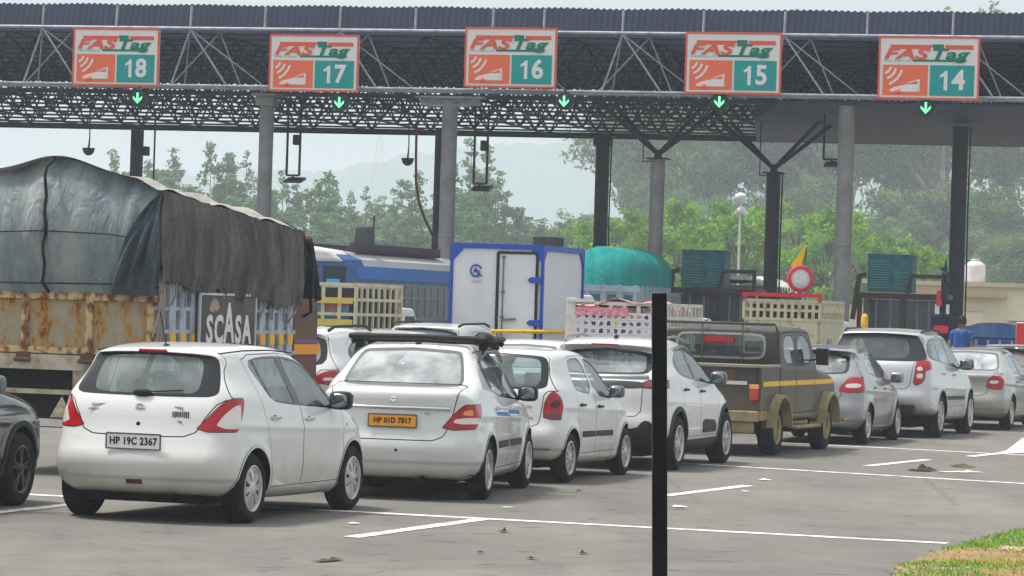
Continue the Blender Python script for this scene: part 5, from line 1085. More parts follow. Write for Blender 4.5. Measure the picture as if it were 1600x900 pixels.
RAPID = dict(DZIRE, L=4.39, hw=.85, H=1.466, xr=1.0, wb=2.55, cr=.14, wr=.31, Ra=.35, track=1.49,
    profile=[(.18, .24), (.06, .30), (.0, .44), (.0, .58), (.05, .70), (.06, .86), (.03, .985), (.10, 1.02), (.35, 1.035), (.58, 1.045), (.85, 1.18), (1.15, 1.35), (1.38, 1.42), (1.7, 1.46), (2.05, 1.466), (2.4, 1.44), (2.75, 1.35),
             (3.1, 1.14), (3.34, 1.0), (3.5, .955), (3.95, .86), (4.2, .76), (4.34, .62), (4.39, .47), (4.36, .32), (4.22, .20), (3.8, .17), (2.1, .17), (.6, .20)],
    belt=[(0, 1.03), (.7, 1.02), (1.5, .96), (3.0, .91), (3.5, .89), (4.39, .82)], plan=[(0, .90), (.3, .96), (.8, .995), (1.4, 1.0), (3.0, .985), (3.7, .965), (4.15, .90), (4.39, .80)], uplan=[(0, .9), (.8, .95), (1.5, 1.0), (2.8, 1.0), (3.5, .93), (4.39, .9)],
    rear_trim=[(0, 1.055), (.55, 1.06), (.63, 1.08), (.575, 1.25), (.52, 1.36), (.45, 1.38), (0, 1.40)], rear_pane=[(0, 1.08), (.53, 1.085), (.59, 1.10), (.54, 1.25), (.495, 1.335), (.43, 1.355), (0, 1.375)], rw_x=1.6,
    tailgate=[(0, .62), (.40, .62), (.52, .66), (.56, .80), (.60, .92), (.64, 1.0), (.64, 1.05), (.58, 1.07), (0, 1.07)], tg_x=.62,
    tail=[([(.50, .74), (.53, .86), (.58, .96), (.70, .985), (.98, .97), (.98, .74)], [(.70, .22), (.95, .32), (1.0, .34)], RED), ([(.56, .84), (.57, .90), (.72, .90), (.72, .84)], [(.7, .3), (1, .3)], CLEAR)],
    doors=[[(1.46, .30), (1.40, .60), (1.30, .78), (1.24, .96), (1.26, 1.2), (1.38, 1.37), (1.5, 1.385), (2.19, 1.39), (2.24, 1.1), (2.24, .30)], [(2.25, .30), (2.25, 1.0), (2.20, 1.39), (2.54, 1.355), (2.80, 1.25), (3.2, 1.0), (3.24, .88), (3.22, .60), (3.16, .30)]],
    side_trim=[([(1.24, 1.16), (1.28, 1.03), (1.9, .985), (2.6, .95), (3.18, .92), (3.14, .99), (2.8, 1.22), (2.56, 1.32), (2.14, 1.36), (1.55, 1.34)], 1)],
    panes=[([(1.32, 1.17), (1.34, 1.05), (2.14, .995), (2.08, 1.33), (1.58, 1.31)], 0), ([(2.20, 1.33), (2.28, .985), (3.08, .945), (3.04, 1.0), (2.78, 1.20), (2.54, 1.295)], 0)], pane_door=[0, 1],
    handles=[(1.52, .86), (2.41, .835)], mirror=(2.98, .95), mirror_mat=P('mirror_grey', (.10, .12, .13), .3), cabin_x=(1.1, 3.15), cabin_z=.93, seats=[2.0, 1.3], fg_x=2.6, front_glass=[(0, 1.0), (.62, .96), (.52, 1.35), (0, 1.40)], rim='alloy5', side_black=[])

CRETA = dict(NEXON, L=4.27, H=1.62, xr=.80, wb=2.59, clad=.05, tail_early=[], tail_mats={}, cf=.30, r_end=.10,
    profile=[(.16, .30), (.05, .36), (.0, .48), (.0, .62), (.045, .74), (.05, .94), (.09, 1.06), (.18, 1.18), (.32, 1.38), (.42, 1.50), (.34, 1.545), (.40, 1.565), (.75, 1.60), (1.2, 1.62), (1.75, 1.61), (2.2, 1.54), (2.5, 1.43),
             (2.85, 1.22), (3.1, 1.10), (3.24, 1.06), (3.7, 1.0), (4.08, .92), (4.22, .78), (4.27, .56), (4.24, .38), (4.1, .26), (3.6, .22), (1.9, .22), (.5, .25)],
    plan=[(0, .90), (.3, .965), (.7, .995), (1.2, 1.0), (2.9, .99), (3.6, .98), (4.05, .93), (4.27, .84)], belt=[(0, 1.12), (.8, 1.12), (2.0, 1.05), (3.2, 1.0), (4.27, .95)],
    rear_trim=[(0, 1.135), (.55, 1.14), (.68, 1.17), (.64, 1.36), (.57, 1.50), (0, 1.53)], rear_pane=[(0, 1.165), (.50, 1.17), (.60, 1.20), (.57, 1.36), (.50, 1.46), (0, 1.49)], rw_x=.8,
    tailgate=[(0, .66), (.50, .66), (.56, .72), (.57, .98), (.64, 1.09), (1.2, 1.10), (1.2, 1.8), (0, 1.8)], tg_it=0, tg_x=[(1.0, .9), (1.12, .36), (1.4, .48), (1.52, .53), (1.8, .53)],
    tail=[([(.46, .93), (.58, 1.0), (.70, 1.07), (.80, 1.08), (1.0, 1.04), (1.0, .86), (.84, .84), (.78, .92)], [(.8, .40), (1.1, .50)], RED), ([(.66, .96), (.70, 1.0), (.80, 1.0), (.80, .96)], [(.9, .4), (1.1, .4)], CLEAR)],
    handles=[(1.30, .98), (2.12, .95)], side_black=[])

PLACED = {}
def put(root, sp, u, v, theta):
    """stand the car so that its rear right tyre touches the road at picture point (u, v)"""
    g = ground(u, v); a = heading(theta); ex = Vector((math.cos(a), math.sin(a), 0)); ey = Vector((-math.sin(a), math.cos(a), 0))
    root.location = g-ex*sp['xr']+ey*(sp['track']/2+sp.get('tw', .185)*.3); root.rotation_euler = (0, 0, a)

def queue():
    # --- 1 white hatchback in front
    r, f, tg = build_car(SWIFT, 'white_hatchback', 'white hatchback nearest the camera, black printed plate HP 19C 2367 under its tailgate', 'car', WHITE, h=.019)
    put(r, SWIFT, 388, 818, 17.9)
    number_plate(r, f, .692, 'HP 19C 2367', .50, .13, size=.088)
    x = rear_x(f, 0, 1.462); m = MB(); m.lathe([(0, -.012), (.012, -.008), (.02, 0), (.022, .006)], 16); m = MB()
    m.box((x-.006, 0, 1.462), (.02, .27, .028)); m.build('brake_light', RED, tg, bevel=.012)
    m = MB(); m.box((rear_x(f, 0, .36)-.0, 0, .362), (.02, .15, .062)); m.build('reflector_lamp', SMOKE, r, bevel=.012)
    m = MB(); m.lathe([(.0, .0), (.018, .0), (.02, .008)], 14, (0, 0, 0), 'X'); o = m.build('tailgate_lock', BLK, tg); o.location = (rear_x(f, .0, .84)-.004, .0, .84)
    badge(tg, f, .40, .985, 'SWIFT', .042, sx=1.1); badge(tg, f, -.35, .985, 'DDiS', .036); badge(tg, f, .44, .95, 'MARUTI', .028)
    emblem(tg, f, 0, .985, .05)
    m = MB(); k = random.Random(3); y = -.30
    while y > -.44:
        w = k.choice((.004, .007, .010)); xx = rear_x(f, y, .92); m.box((xx-.003, y-w/2, .925), (.003, w, .062)); y -= w+k.choice((.004, .006))
    m.build('barcode_sticker', P('sticker_ink', (.03, .03, .03), .5), tg); badge(tg, f, -.37, .868, 'VDI', .03)
    m = MB(); m.tube([(rear_x(f, 0, 1.10)-.012, .08, 1.105), (.17, -.2, 1.125), (.185, -.36, 1.135)], .008, 6); m.ball((.15, .0, 1.105), .05, 12, 8, (.4, 1.8, .7)); m.build('rear_wiper', BLK, tg)
    m = MB(); z = top_z(f, .62, 0, 1.53); m.tube([(.62, 0, z-.01), (.54, 0, z+.16), (.46, 0, z+.30)], .006, 6); m.ball((.63, 0, z), .035, 10, 6, (1.5, .8, .5)); m.build('antenna', BLK, r)
    for s in (1, -1):
        m = MB(); m.tube([(.45, s*.565, 1.452), (.9, s*.60, 1.478), (1.5, s*.60, 1.482), (2.1, s*.575, 1.455)], .007, 5); m.build('roof_gutter', BLK, r)
        m = MB(); m.ball((2.93, s*side_y(f, 2.93, .80, .85), .80), .024, 10, 6, (1, .4, .7)); m.build('side_indicator', AMBER, r)
    m = MB()
    for s in (1,):
        m.box((.02, .30, .40), (.0, .0, .0))
    # --- 2 white saloon taxi
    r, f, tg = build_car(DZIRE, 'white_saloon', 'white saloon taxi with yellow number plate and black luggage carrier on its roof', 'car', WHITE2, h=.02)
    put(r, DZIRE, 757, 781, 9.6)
    number_plate(tg, f, .785, 'HP 01D 7017', .48, .12, back=(.85, .36, .03), ink=(.10, .02, .0), size=.075)
    m = MB(); pts = [(rear_x(f, y, .915)-.012, y, .915) for y in np.linspace(-.56, .56, 15)]; m.tube(pts, .017, 8); m.build('chrome_strip', CHROME, tg)
    emblem(tg, f, 0, 1.0, .045); badge(tg, f, .44, 1.0, 'SWIFT', .05, mat=BLK, sx=1.3); badge(tg, f, -.34, .86, 'VDI', .03)
    m = MB(); m.lathe([(.0, .0), (.014, .0), (.016, .006)], 12, (0, 0, 0), 'X'); o = m.build('parking_sensor', BLK, r); o.location = (rear_x(f, -.05, .50)-.003, -.05, .50)
    m = MB(); m.tube([(rear_x(f, y, .27+.10*max(0, 1-abs(abs(y)-.62)/.2)*0)-.002, y, .345 if abs(y) < .5 else .345-(abs(y)-.5)*.35) for y in np.linspace(-.76, .76, 21)], .006, 5); m.build('bumper_groove', P('panel_gap', (.006, .006, .006), .9), r)
    m = MB(); z = top_z(f, 1.22, 0, 1.55); m.ball((1.22, 0, z), .04, 10, 6, (1.6, .8, .5)); m.build('antenna_base', BLK, r)
    c = MB()
    for xx in (1.35, 1.72, 2.1): c.tube([(xx, -.72, 1.530), (xx, -.66, 1.565), (xx, .66, 1.565), (xx, .72, 1.530)], .027, 8)
    for yy in (-.60, -.2, .2, .60): c.tube([(1.30, yy, 1.595), (2.16, yy, 1.595)], .022, 8)
    c.tube([(1.22, -.70, 1.590), (1.20, 0, 1.602), (1.22, .70, 1.590)], .030, 8); c.tube([(2.2, -.70, 1.590), (2.2, .70, 1.590)], .026, 8)
    for s in (1, -1):
        for xx in (1.40, 2.05): c.box((xx, s*.64, 1.535), (.12, .08, .11))
        c.tube([(1.22, s*.70, 1.590), (1.6, s*.73, 1.595), (2.2, s*.70, 1.590)], .030, 8)
    c.ball((1.35, -.66, 1.60), .12, 12, 8, (1.2, .8, .5)); c.build('roof_carrier', BLK, r)
    for s in (1, -1):
        v = MB(); pts = [(1.06, s*.655, 1.37), (1.3, s*.66, 1.465), (1.85, s*.655, 1.475), (2.25, s*.64, 1.44), (2.5, s*.64, 1.35)]; v.tube(pts, [.012, .028, .03, .028, .012], 8); v.build('rain_visor', P('smoked_plastic', (.05, .05, .055), .2), r)
        st = MB()
        for x0, x1 in ((1.16, 1.92), (1.97, 2.6)):
            ys = [side_y(f, xx, .84, .85) for xx in (x0, (x0+x1)/2, x1)]; st.prism([(x0, .83), (x1, .81), (x1-.1, .855), (x0, .87)], (0, s*max(ys), 0), (1, 0, 0), (0, 0, 1), (0, s, 0), -.005, .006)
        st.build('side_sticker', P('sticker_blue', (.04, .22, .62), .4), r)
    # --- 3 small white hatchback
    r, f, tg = build_car(ALTO, 'small_white_hatchback', 'small white hatchback with rounded red lamps, between the taxi and the high white car', 'car', WHITE, h=.02)
    put(r, ALTO, 886, 755, 17.0)
    badge(tg, f, -.36, .84, 'ALTO', .042, mat=P('badge_grey', (.12, .12, .13), .4)); badge(tg, f, -.40, .72, 'K10', .035, mat=P('badge_grey', (.12, .12, .13), .4)); badge(tg, f, .33, .84, 'MARUTI', .035, mat=P('badge_grey', (.12, .12, .13), .4)); emblem(tg, f, 0, .92, .045)
    m = MB(); m.box((rear_x(f, 0, .97)-.006, -.02, .968), (.03, .42, .035)); m.build('tailgate_grip', BLK, tg, bevel=.01)
    for s in (1, -1):
        m = MB(); m.ball((2.66, s*side_y(f, 2.66, .76, .74), .76), .022, 10, 6, (1, .4, .7)); m.build('side_indicator', AMBER, r)
    m = MB(); m.tube([(rear_x(f, y, .50)-.003, y, .385) for y in np.linspace(-.64, .64, 13)], .006, 5); m.build('bumper_groove', P('panel_gap', (.006, .006, .006), .9), r)
    # --- 4 high white car with dark cladding
    r, f, tg = build_car(NEXON, 'white_crossover', 'high white crossover with dark wheel arch cladding, behind the black post', 'car', WHITE, h=.02)
    put(r, NEXON, 1055, 735, 17.0)
    m = MB(); m.box((rear_x(f, .1, 1.515)-.004, .0, 1.513), (.03, .34, .022)); m.build('brake_light', RED, tg, bevel=.006)
    m = MB(); z = top_z(f, .95, 0, 1.6); m.ball((.95, 0, z+.01), .05, 10, 6, (1.6, .5, .8)); m.build('fin_antenna', BLK, r)
    for s in (1, -1):
        m = MB(); m.tube([(.62, s*.56, 1.545), (.8, s*.60, 1.595), (1.5, s*.60, 1.625), (2.05, s*.58, 1.57)], .018, 6); m.build('roof_rail', P('rail_grey', (.25, .25, .26), .4, .4), r)
        m = MB(); pts = [(xx, s*(side_y(f, xx, zz, .885)+.006), zz) for xx, zz in ((1.15, 1.455), (1.6, 1.495), (1.95, 1.495), (2.3, 1.41))]; m.tube(pts, [.01, .03, .03, .012], 8); m.build('rain_visor', P('smoked_plastic', (.05, .05, .055), .2), r)
    m = MB(); pts = [(rear_x(f, y, 1.12)-.004, y, 1.125+.03*abs(y)) for y in np.linspace(-.62, .62, 17)]; m.tube(pts, .026, 8); m.build('tail_garnish', P('garnish_silver', (.45, .46, .47), .3, .5), tg)
    # --- 6 grey hatchback
    r, f, tg = build_car(BALENO, 'grey_hatchback', 'dark grey hatchback with rounded red lamps, just ahead of the brown pickup', 'car', GREY, h=.026, fine=False)
    put(r, BALENO, 1352, 695, 16.8)
    m = MB(); m.box((rear_x(f, -.5, .38)-.004, -.52, .385), (.02, .16, .03)); m.build('reflector_lamp', RED2, r, bevel=.005)
    # --- 7 silver SUV
    r, f, tg = build_car(XUV, 'silver_suv', 'tall silver SUV with upright red corner lamps and black rear screen', 'car', SILVER, h=.028, fine=False)
    put(r, XUV, 1465, 684, 18)
    for s in (1, -1):
        m = MB(); m.tube([(.7, s*.63, 1.73), (.85, s*.66, 1.755), (2.0, s*.66, 1.765), (2.35, s*.63, 1.71)], .018, 6); m.build('roof_rail', BLK, r)
    m = MB(); m.box((.1, 0, .47), (.14, 1.36, .16)); m.build('rear_skirt', BLK, r, bevel=.02)
    # --- 8 beige grey saloon
    r, f, tg = build_car(RAPID, 'beige_grey_saloon', 'beige grey saloon right of the tall silver SUV', 'car', BEIGEGREY, h=.03, fine=False)
    put(r, RAPID, 1577, 672, 17.5)
    # --- 9 black SUV at the left edge
    r, f, tg = build_car(CRETA, 'black_suv', 'black SUV cut off by the left edge, only front wheel and bonnet showing', 'car', BLACKP, h=.024, rim_mat=P('wheel_dark', (.05, .05, .055), .25, .6))
    sp = CRETA; a = heading(14); ex = Vector((math.cos(a), math.sin(a), 0)); ey = Vector((-math.sin(a), math.cos(a), 0))
    g = ground(16, 790); r.location = g-ex*(sp['xr']+sp['wb'])+ey*(sp['track']/2); r.rotation_euler = (0, 0, a)
    # --- 10 white SUV between the first two
    r, f, tg = build_car(CRETA, 'white_suv', 'white SUV half hidden between the nearest hatchback and the saloon taxi', 'car', WHITE, h=.028, fine=False)
    put(r, CRETA, 548, 716, 17)
    for s in (1, -1):
        m = MB(); m.tube([(.55, s*.60, 1.57), (.7, s*.62, 1.62), (1.8, s*.62, 1.64), (2.1, s*.60, 1.58)], .02, 6); m.build('roof_rail', BLK, r)
    sp2 = dict(BALENO); r, f, tg = build_car(sp2, 'white_hatchback', 'white car roof with a red lamp just above the taxi luggage carrier', 'car', WHITE2, h=.034, fine=False)
    put(r, sp2, 655, 668, 17)
    m = MB(); m.box((rear_x(f, 0, 1.435)-.004, .0, 1.435), (.03, .30, .03)); m.build('brake_light', RED, tg, bevel=.006)
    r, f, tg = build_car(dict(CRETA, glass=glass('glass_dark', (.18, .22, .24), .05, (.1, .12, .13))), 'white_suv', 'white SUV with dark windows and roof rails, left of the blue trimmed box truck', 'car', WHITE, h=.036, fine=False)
    put(r, CRETA, 742, 655, 19)
    for s in (1, -1):
        m = MB(); m.tube([(.55, s*.60, 1.57), (.7, s*.62, 1.61), (1.8, s*.62, 1.63), (2.1, s*.60, 1.58)], .022, 6); m.build('roof_rail', BLK, r)
    r, f, tg = build_car(RAPID, 'white_saloon', 'white saloon roof and rear screen in front of the yellow bumper bar', 'car', WHITE, h=.034, fine=False)
    put(r, RAPID, 890, 690, 14)
    r, f, tg = build_car(CRETA, 'white_suv', 'distant white SUV with black roof right of the person in blue', 'car', WHITE, h=.04, fine=False)
    put(r, CRETA, 1585, 600, 16); m = MB(); m.bx(.7, 2.2, -.58, .58, 1.60, 1.635); m.build('roof_panel', BLK, r, bevel=.02)
    r, f, tg = build_car(BALENO, 'white_hatchback', 'distant white hatchback between the silver SUV roof and the beige grey saloon', 'car', WHITE, h=.04, fine=False)
    put(r, BALENO, 1552, 622, 16)
    r, f, tg = build_car(BALENO, 'grey_hatchback', 'dark grey car at the right edge beyond the beige grey saloon', 'car', GREY, h=.034, fine=False)
    put(r, BALENO, 1640, 660, 17)

def emblem(parent, f, y, z, s):
    """small chrome two-stroke badge"""
    m = MB(); x = rear_x(f, y, z)-.006
    m.prism([(-.9*s, .25*s), (0, .62*s), (.9*s, .25*s), (.45*s, .05*s), (.1*s, .22*s), (.1*s, .1*s), (-.35*s, .12*s)], (x, y, z), (0, -1, 0), (0, 0, 1), (-1, 0, 0), 0, .006)
    m.prism([(-.9*s, -.2*s), (-.45*s, -.02*s), (-.1*s, -.2*s), (.35*s, -.1*s), (.9*s, -.2*s), (0, -.62*s)], (x, y, z), (0, -1, 0), (0, 0, 1), (-1, 0, 0), 0, .006)
    m.build('badge', CHROME, parent)
queue()

# ================================================================== TRUCKS, BUS, PICKUPS
def corner_root(name, label, cat, u, v_z, depth, theta, group=None):
    """thing whose local origin is on the ground under its rear right corner; local x forward, y left"""
    p = on_px(u, depth, v_z); return thing(name, label, cat, (p.x, p.y, 0), heading(theta), group)
def rust_mat():
    m = P('rusty_panel', (.46, .38, .25), .8, bump=(30, .4)); n = m.node_tree; b = n.nodes['Principled BSDF']; tc = n.nodes.new('ShaderNodeTexCoord')
    mp = n.nodes.new('ShaderNodeMapping'); mp.inputs['Scale'].default_value = (1, 1, .45); n.links.new(tc.outputs['Object'], mp.inputs[0])
    z = n.nodes.new('ShaderNodeTexNoise'); z.inputs['Scale'].default_value = 5.0; z.inputs['Detail'].default_value = 12; z.inputs['Roughness'].default_value = .78; n.links.new(mp.outputs[0], z.inputs['Vector'])
    r = n.nodes.new('ShaderNodeValToRGB'); e = r.color_ramp.elements; e[0].position, e[0].color = .44, (.36, .32, .24, 1); e[1].position, e[1].color = .70, (.07, .03, .02, 1)
    for p, c in ((.50, (.33, .28, .18)), (.545, (.42, .24, .06)), (.58, (.30, .12, .03)), (.625, (.14, .06, .035))): q = e.new(p); q.color = (*c, 1)
    n.links.new(z.outputs['Fac'], r.inputs[0]); n.links.new(r.outputs[0], b.inputs['Base Color']); return m
def cloth_mat(name, c1, c2, c3, sc=1.2, bump_=.5):
    m = P(name, c1, .85); n = m.node_tree; b = n.nodes['Principled BSDF']; tc = n.nodes.new('ShaderNodeTexCoord'); mp = n.nodes.new('ShaderNodeMapping'); mp.inputs['Scale'].default_value = (1, 1, .35); n.links.new(tc.outputs['Object'], mp.inputs[0])
    z = n.nodes.new('ShaderNodeTexNoise'); z.inputs['Scale'].default_value = sc; z.inputs['Detail'].default_value = 12; z.inputs['Roughness'].default_value = .74; n.links.new(mp.outputs[0], z.inputs['Vector'])
    r = n.nodes.new('ShaderNodeValToRGB'); e = r.color_ramp.elements; e[0].position, e[0].color = .36, (*c2, 1); e[1].position, e[1].color = .68, (*c3, 1); q = e.new(.5); q.color = (*c1, 1)
    n.links.new(z.outputs['Fac'], r.inputs[0]); n.links.new(r.outputs[0], b.inputs['Base Color'])
    bz = n.nodes.new('ShaderNodeTexNoise'); bz.inputs['Scale'].default_value = 7; bz.inputs['Detail'].default_value = 9; bz.inputs['Distortion'].default_value = 2.2; n.links.new(mp.outputs[0], bz.inputs['Vector'])
    bn = n.nodes.new('ShaderNodeBump'); bn.inputs['Strength'].default_value = bump_; bn.inputs['Distance'].default_value = .09; n.links.new(bz.outputs['Fac'], bn.inputs['Height']); n.links.new(bn.outputs[0], b.inputs['Normal']); return m
def truck_wheels(root, axles, r, w, half, dual=(), rim=None):
    rim = rim or P('truck_rim', (.28, .20, .14), .7, .2, noise=(8, (.12, .07, .05), .4, .7))
    mt, mr, mb = wheel_meshes('jeep', r, w, False)
    for i, x in enumerate(axles):
        for s in (1, -1):
            for off in ((0, w+.03) if i in dual else (0,)):
                o = bpy.data.objects.new('wheel', mt); COL.objects.link(o); o.parent = root; o.location = (x, -half+ (s*(half-.14-off)) , r); o.rotation_euler = (0, rnd.random()*6, 0 if s > 0 else math.pi)
                m2 = mr.copy(); m2.materials.clear(); m2.materials.append(rim); c = bpy.data.objects.new('rim', m2); COL.objects.link(c); c.parent = o
def wrinkle(p, q, amp, seed=0):
    a, b = q; return amp*(math.sin(a*5.1+b*1.3+seed)+.6*math.sin(a*11.3-b*2.2+1.7*seed)+.45*math.sin(a*21+b*3.1+seed*2.3)*math.sin(b*2.2+a)+.3*math.sin(a*3-b*7))
def tarp_truck():
    W, Lb = 2.32, 4.05; root = corner_root('tarpaulin_truck', 'grey cargo truck with rusty tailgate, tall tarpaulin load and SCASA side board', 'truck', 243, 1.6, 35.4, 17.5)
    CREAM = P('truck_cream', (.50, .45, .36), .7, noise=(5, (.24, .18, .12), .45, .7), bump=(20, .2)); RUST = rust_mat(); DARK = P('chassis_dark', (.02, .02, .022), .8); LB = P('slat_blue', (.42, .47, .55), .55, noise=(7, (.24, .25, .27), .45, .72)); POST = P('rusty_post', (.55, .42, .22), .7, noise=(9, (.20, .07, .03), .45, .6))
    # tailgate: three ribbed rusty bays
    m = MB()
    for y0, y1 in ((.10, .72), (.80, 1.46), (1.54, 2.22)): m.bx(.03, .06, y0, y1, 1.36, 1.86)
    m.build('tailgate_panel', RUST, root); m = MB()
    for y in (.06, .76, 1.50, 2.26): m.bx(-.01, .07, y-.04, y+.04, 1.30, 1.90)
    m.bx(-.005, .075, .0, 2.32, 1.86, 1.945); m.bx(-.005, .075, .0, 2.32, 1.29, 1.36); m.build('tailgate_frame', POST, root, bevel=.008); m = MB()
    for y in (.76, 1.50): m = MB(); m.bx(-.04, .02, y-.07, y+.07, 1.22, 1.30); m.tube([(-.04, y-.09, 1.22), (-.04, y+.09, 1.22)], .025, 8); m.build('tailgate_hinge', P('hinge_rust', (.12, .07, .05), .8), root)
    m = MB(); m.bx(.0, .14, 0, W, 1.12, 1.28); m.bx(.05, .09, 0, .95, .86, 1.12); m.bx(.05, .09, 2.0, W, .86, 1.12); m.bx(.05, .09, .95, 2.0, .86, .91); m.build('rear_beam', CREAM, root)
    m = MB(); m.bx(.2, .3, .7, 2.1, .84, 1.12); m.bx(.3, Lb+1.6, .55, .70, .72, 1.0); m.bx(.3, Lb+1.6, 1.62, 1.77, .72, 1.0); m.bx(.25, .45, .1, 2.2, .5, .84); m.bx(0.1, Lb, .05, W-.05, 1.10, 1.2); m.build('chassis', DARK, root)
    m = MB(); m.prism([(-.13, 0), (.13, 0), (0, .22)], (.02, 1.05, .62), (0, 1, 0), (0, 0, 1), (-1, 0, 0), 0, .01); m.build('warning_triangle', P('triangle_pale', (.55, .52, .38), .5, noise=(18, (.4, .3, .2), .4, .6)), root)
    m = MB(); m.bx(.04, .10, .25, 2.1, .52, .60); m.build('under_run_bar', P('white_bar', (.6, .6, .57), .6), root)
    # side wall: pale ribs, dark gaps with rungs, yellow reflectors
    m = MB(); m.bx(.0, Lb, .06, .09, 1.0, 2.2); m.bx(.0, Lb, W-.09, W-.06, 1.0, 2.2); m.bx(Lb-.05, Lb, .06, W-.06, 1.0, 2.6); m.build('side_wall', P('wall_dark', (.10, .10, .11), .8), root); m = MB(); xs = [.14+.285*i for i in range(14)]
    for s in (0, 1):
        y = 0.0 if s == 0 else W
        for x in xs: m.bx(x-.085, x+.085, y-.01, y+.05, 1.0, 2.2)
        for z in (1.02, 1.32, 1.56, 1.8, 2.04): m.bx(0, Lb, y+.0, y+.06, z-.022, z+.022)
        m.bx(0, Lb, y-.02, y+.07, .94, 1.06)
    m.build('side_ribs', LB, root, bevel=.006); m = MB()
    for x in xs:
        if not 1.05 < x < 2.55: m = MB(); m.bx(x-.075, x+.075, -.02, -.008, 1.42, 1.54); m.build('reflector', P('reflector_yellow', (.80, .42, .03), .4), root)
    # sign board on the side
    bd = MB(); bd.bx(1.02, 2.62, -.06, -.015, 1.18, 1.97); bo = bd.build('side_board', P('board_grey', (.075, .072, .078), .6, noise=(3, (.11, .10, .10), .4, .6)), root)
    e = MB()
    for a, b in (((1.02, 1.97), (2.62, 1.97)), ((1.02, 1.18), (1.02, 1.97)), ((2.62, 1.18), (2.62, 1.97))): e.bar((a[0], -.065, a[1]), (b[0], -.065, b[1]), .025)
    e.build('board_edge', P('edge_white', (.55, .56, .58), .5), bo)
    IW = P('board_white', (.74, .72, .68), .5, noise=(14, (.45, .40, .36), .55, .7))
    for ch, x, size, sx in (('S', 1.30, .42, .92), ('C', 1.56, .42, .86), ('A', 1.85, .60, .72), ('S', 2.12, .42, .92), ('A', 2.37, .42, .86)):
        text(ch, size, IW, bo, (x, -.066, 1.42+size*.36), (1, 0, 0), (0, 0, 1), depth=.004, bold=.014, sx=sx)
    f = MB()
    for k in range(7):
        a = R(55+22*k-25); c = Vector((1.44, -.064, 1.77)); d = Vector((math.cos(a), 0, math.sin(a))); q = Vector((-d.z, 0, d.x))
        f.add([c+d*.03-q*.01, c+d*.14-q*.024, c+d*.16, c+d*.14+q*.024, c+d*.03+q*.01], [(0, 1, 2, 3, 4)])
    f.build('palm_mark', P('palm_beige', (.42, .31, .22), .6), bo, fix=False)
    # tarpaulin: rear sheet, top sheet, side sheets
    def H(yl, x):                                          # top height across the width (y from the right edge) and along
        t = yl/W; base = 3.16-.075*x; pk = .15*math.exp(-((t-.52)/.20)**2)*math.exp(-x*.35)+.07*math.sin(t*math.pi); return base+pk-.10*max(0, abs(t-.5)-.40)/.10*1.0+.10*(t > .5)*(t-.5)
    n, k_ = 76, 40; vs = []; fs = []
    for i in range(n+1):
        yl = -.04+(W+.08)*i/n
        for j in range(k_+1):
            t = j/k_; top = H(min(max(yl, 0), W), 0)-.02; z = 1.935+(top-1.935)*t; bul = .16*math.sin(math.pi*min(1, t*1.05))*math.sin(math.pi*i/n)**.6
            cr_ = .05*math.exp(-((yl-1.2)/.03)**2)*(-1)
            x = -.02-bul+wrinkle(0, (yl*1.1, z), .016, 1)+cr_*-.6+(.12*t**6)
            if yl < .5: x += -.05*math.sin(yl*30+z*2)*(1-yl/.5)*(1-t*.6)
            vs.append((x, yl, z))
    for i in range(n):
        for j in range(k_): fs.append((i*(k_+1)+j, (i+1)*(k_+1)+j, (i+1)*(k_+1)+j+1, i*(k_+1)+j+1))
    m = MB(); m.add(vs, fs, True); RS = cloth_mat('tarp_rear', (.205, .25, .265), (.11, .145, .165), (.36, .37, .35), 1.7)
    rear = m.build('rear_tarpaulin', RS, root); m = MB()
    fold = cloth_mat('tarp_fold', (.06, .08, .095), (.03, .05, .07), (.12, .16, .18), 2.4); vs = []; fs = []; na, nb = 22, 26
    for i in range(na+1):
        for j in range(nb+1):
            t = j/nb; wdt = .52*(1-t)**.8+.02; yl = -.045+wdt*i/na; top = H(max(yl, 0), 0)-.05; z = 1.93+(top-1.93)*t; x = -.10-.16*math.sin(math.pi*min(1, t*1.05))*math.sin(math.pi*min(.5, (yl+.05)/2.4)*1.0)**.6-.05*abs(math.sin(i/na*math.pi*3))-.03*math.sin(t*9+i)+(.12*t**6); vs.append((x, yl, z))
    for i in range(na):
        for j in range(nb): fs.append((i*(nb+1)+j, (i+1)*(nb+1)+j, (i+1)*(nb+1)+j+1, i*(nb+1)+j+1))
    m.add(vs, fs, True); m.build('corner_fold', fold, root)
    m = MB(); m.tube([(-.20+.01*math.sin(i), 1.21+.012*math.sin(i*1.7), 1.94+(H(1.2, 0)-1.97)*i/14-.0) if 0 < i < 14 else (-.05 if i == 0 else .0, 1.21, 1.94+(H(1.2, 0)-1.97)*i/14) for i in range(15)], .018, 6)
    m.tube([(-.09, .0, 2.5), (-.20, .5, 2.56), (-.215, 1.2, 2.58), (-.20, 1.9, 2.55), (-.08, 2.34, 2.5)], .007, 5); m.tube([(-.06, -.05, 2.02), (-.13, .5, 2.04), (-.16, 1.2, 2.03), (-.1, 2.34, 2.02)], .009, 5); m.build('ropes', P('rope_dark', (.02, .022, .025), .8), root)
    SS = cloth_mat('tarp_side', (.11, .102, .097), (.06, .056, .054), (.20, .19, .18), 2.4, 1.0); TS = cloth_mat('tarp_top_skylit', (.36, .345, .32), (.24, .23, .21), (.46, .45, .43), 1.8)  # top sheet paler: brightness from the sky put into its colour
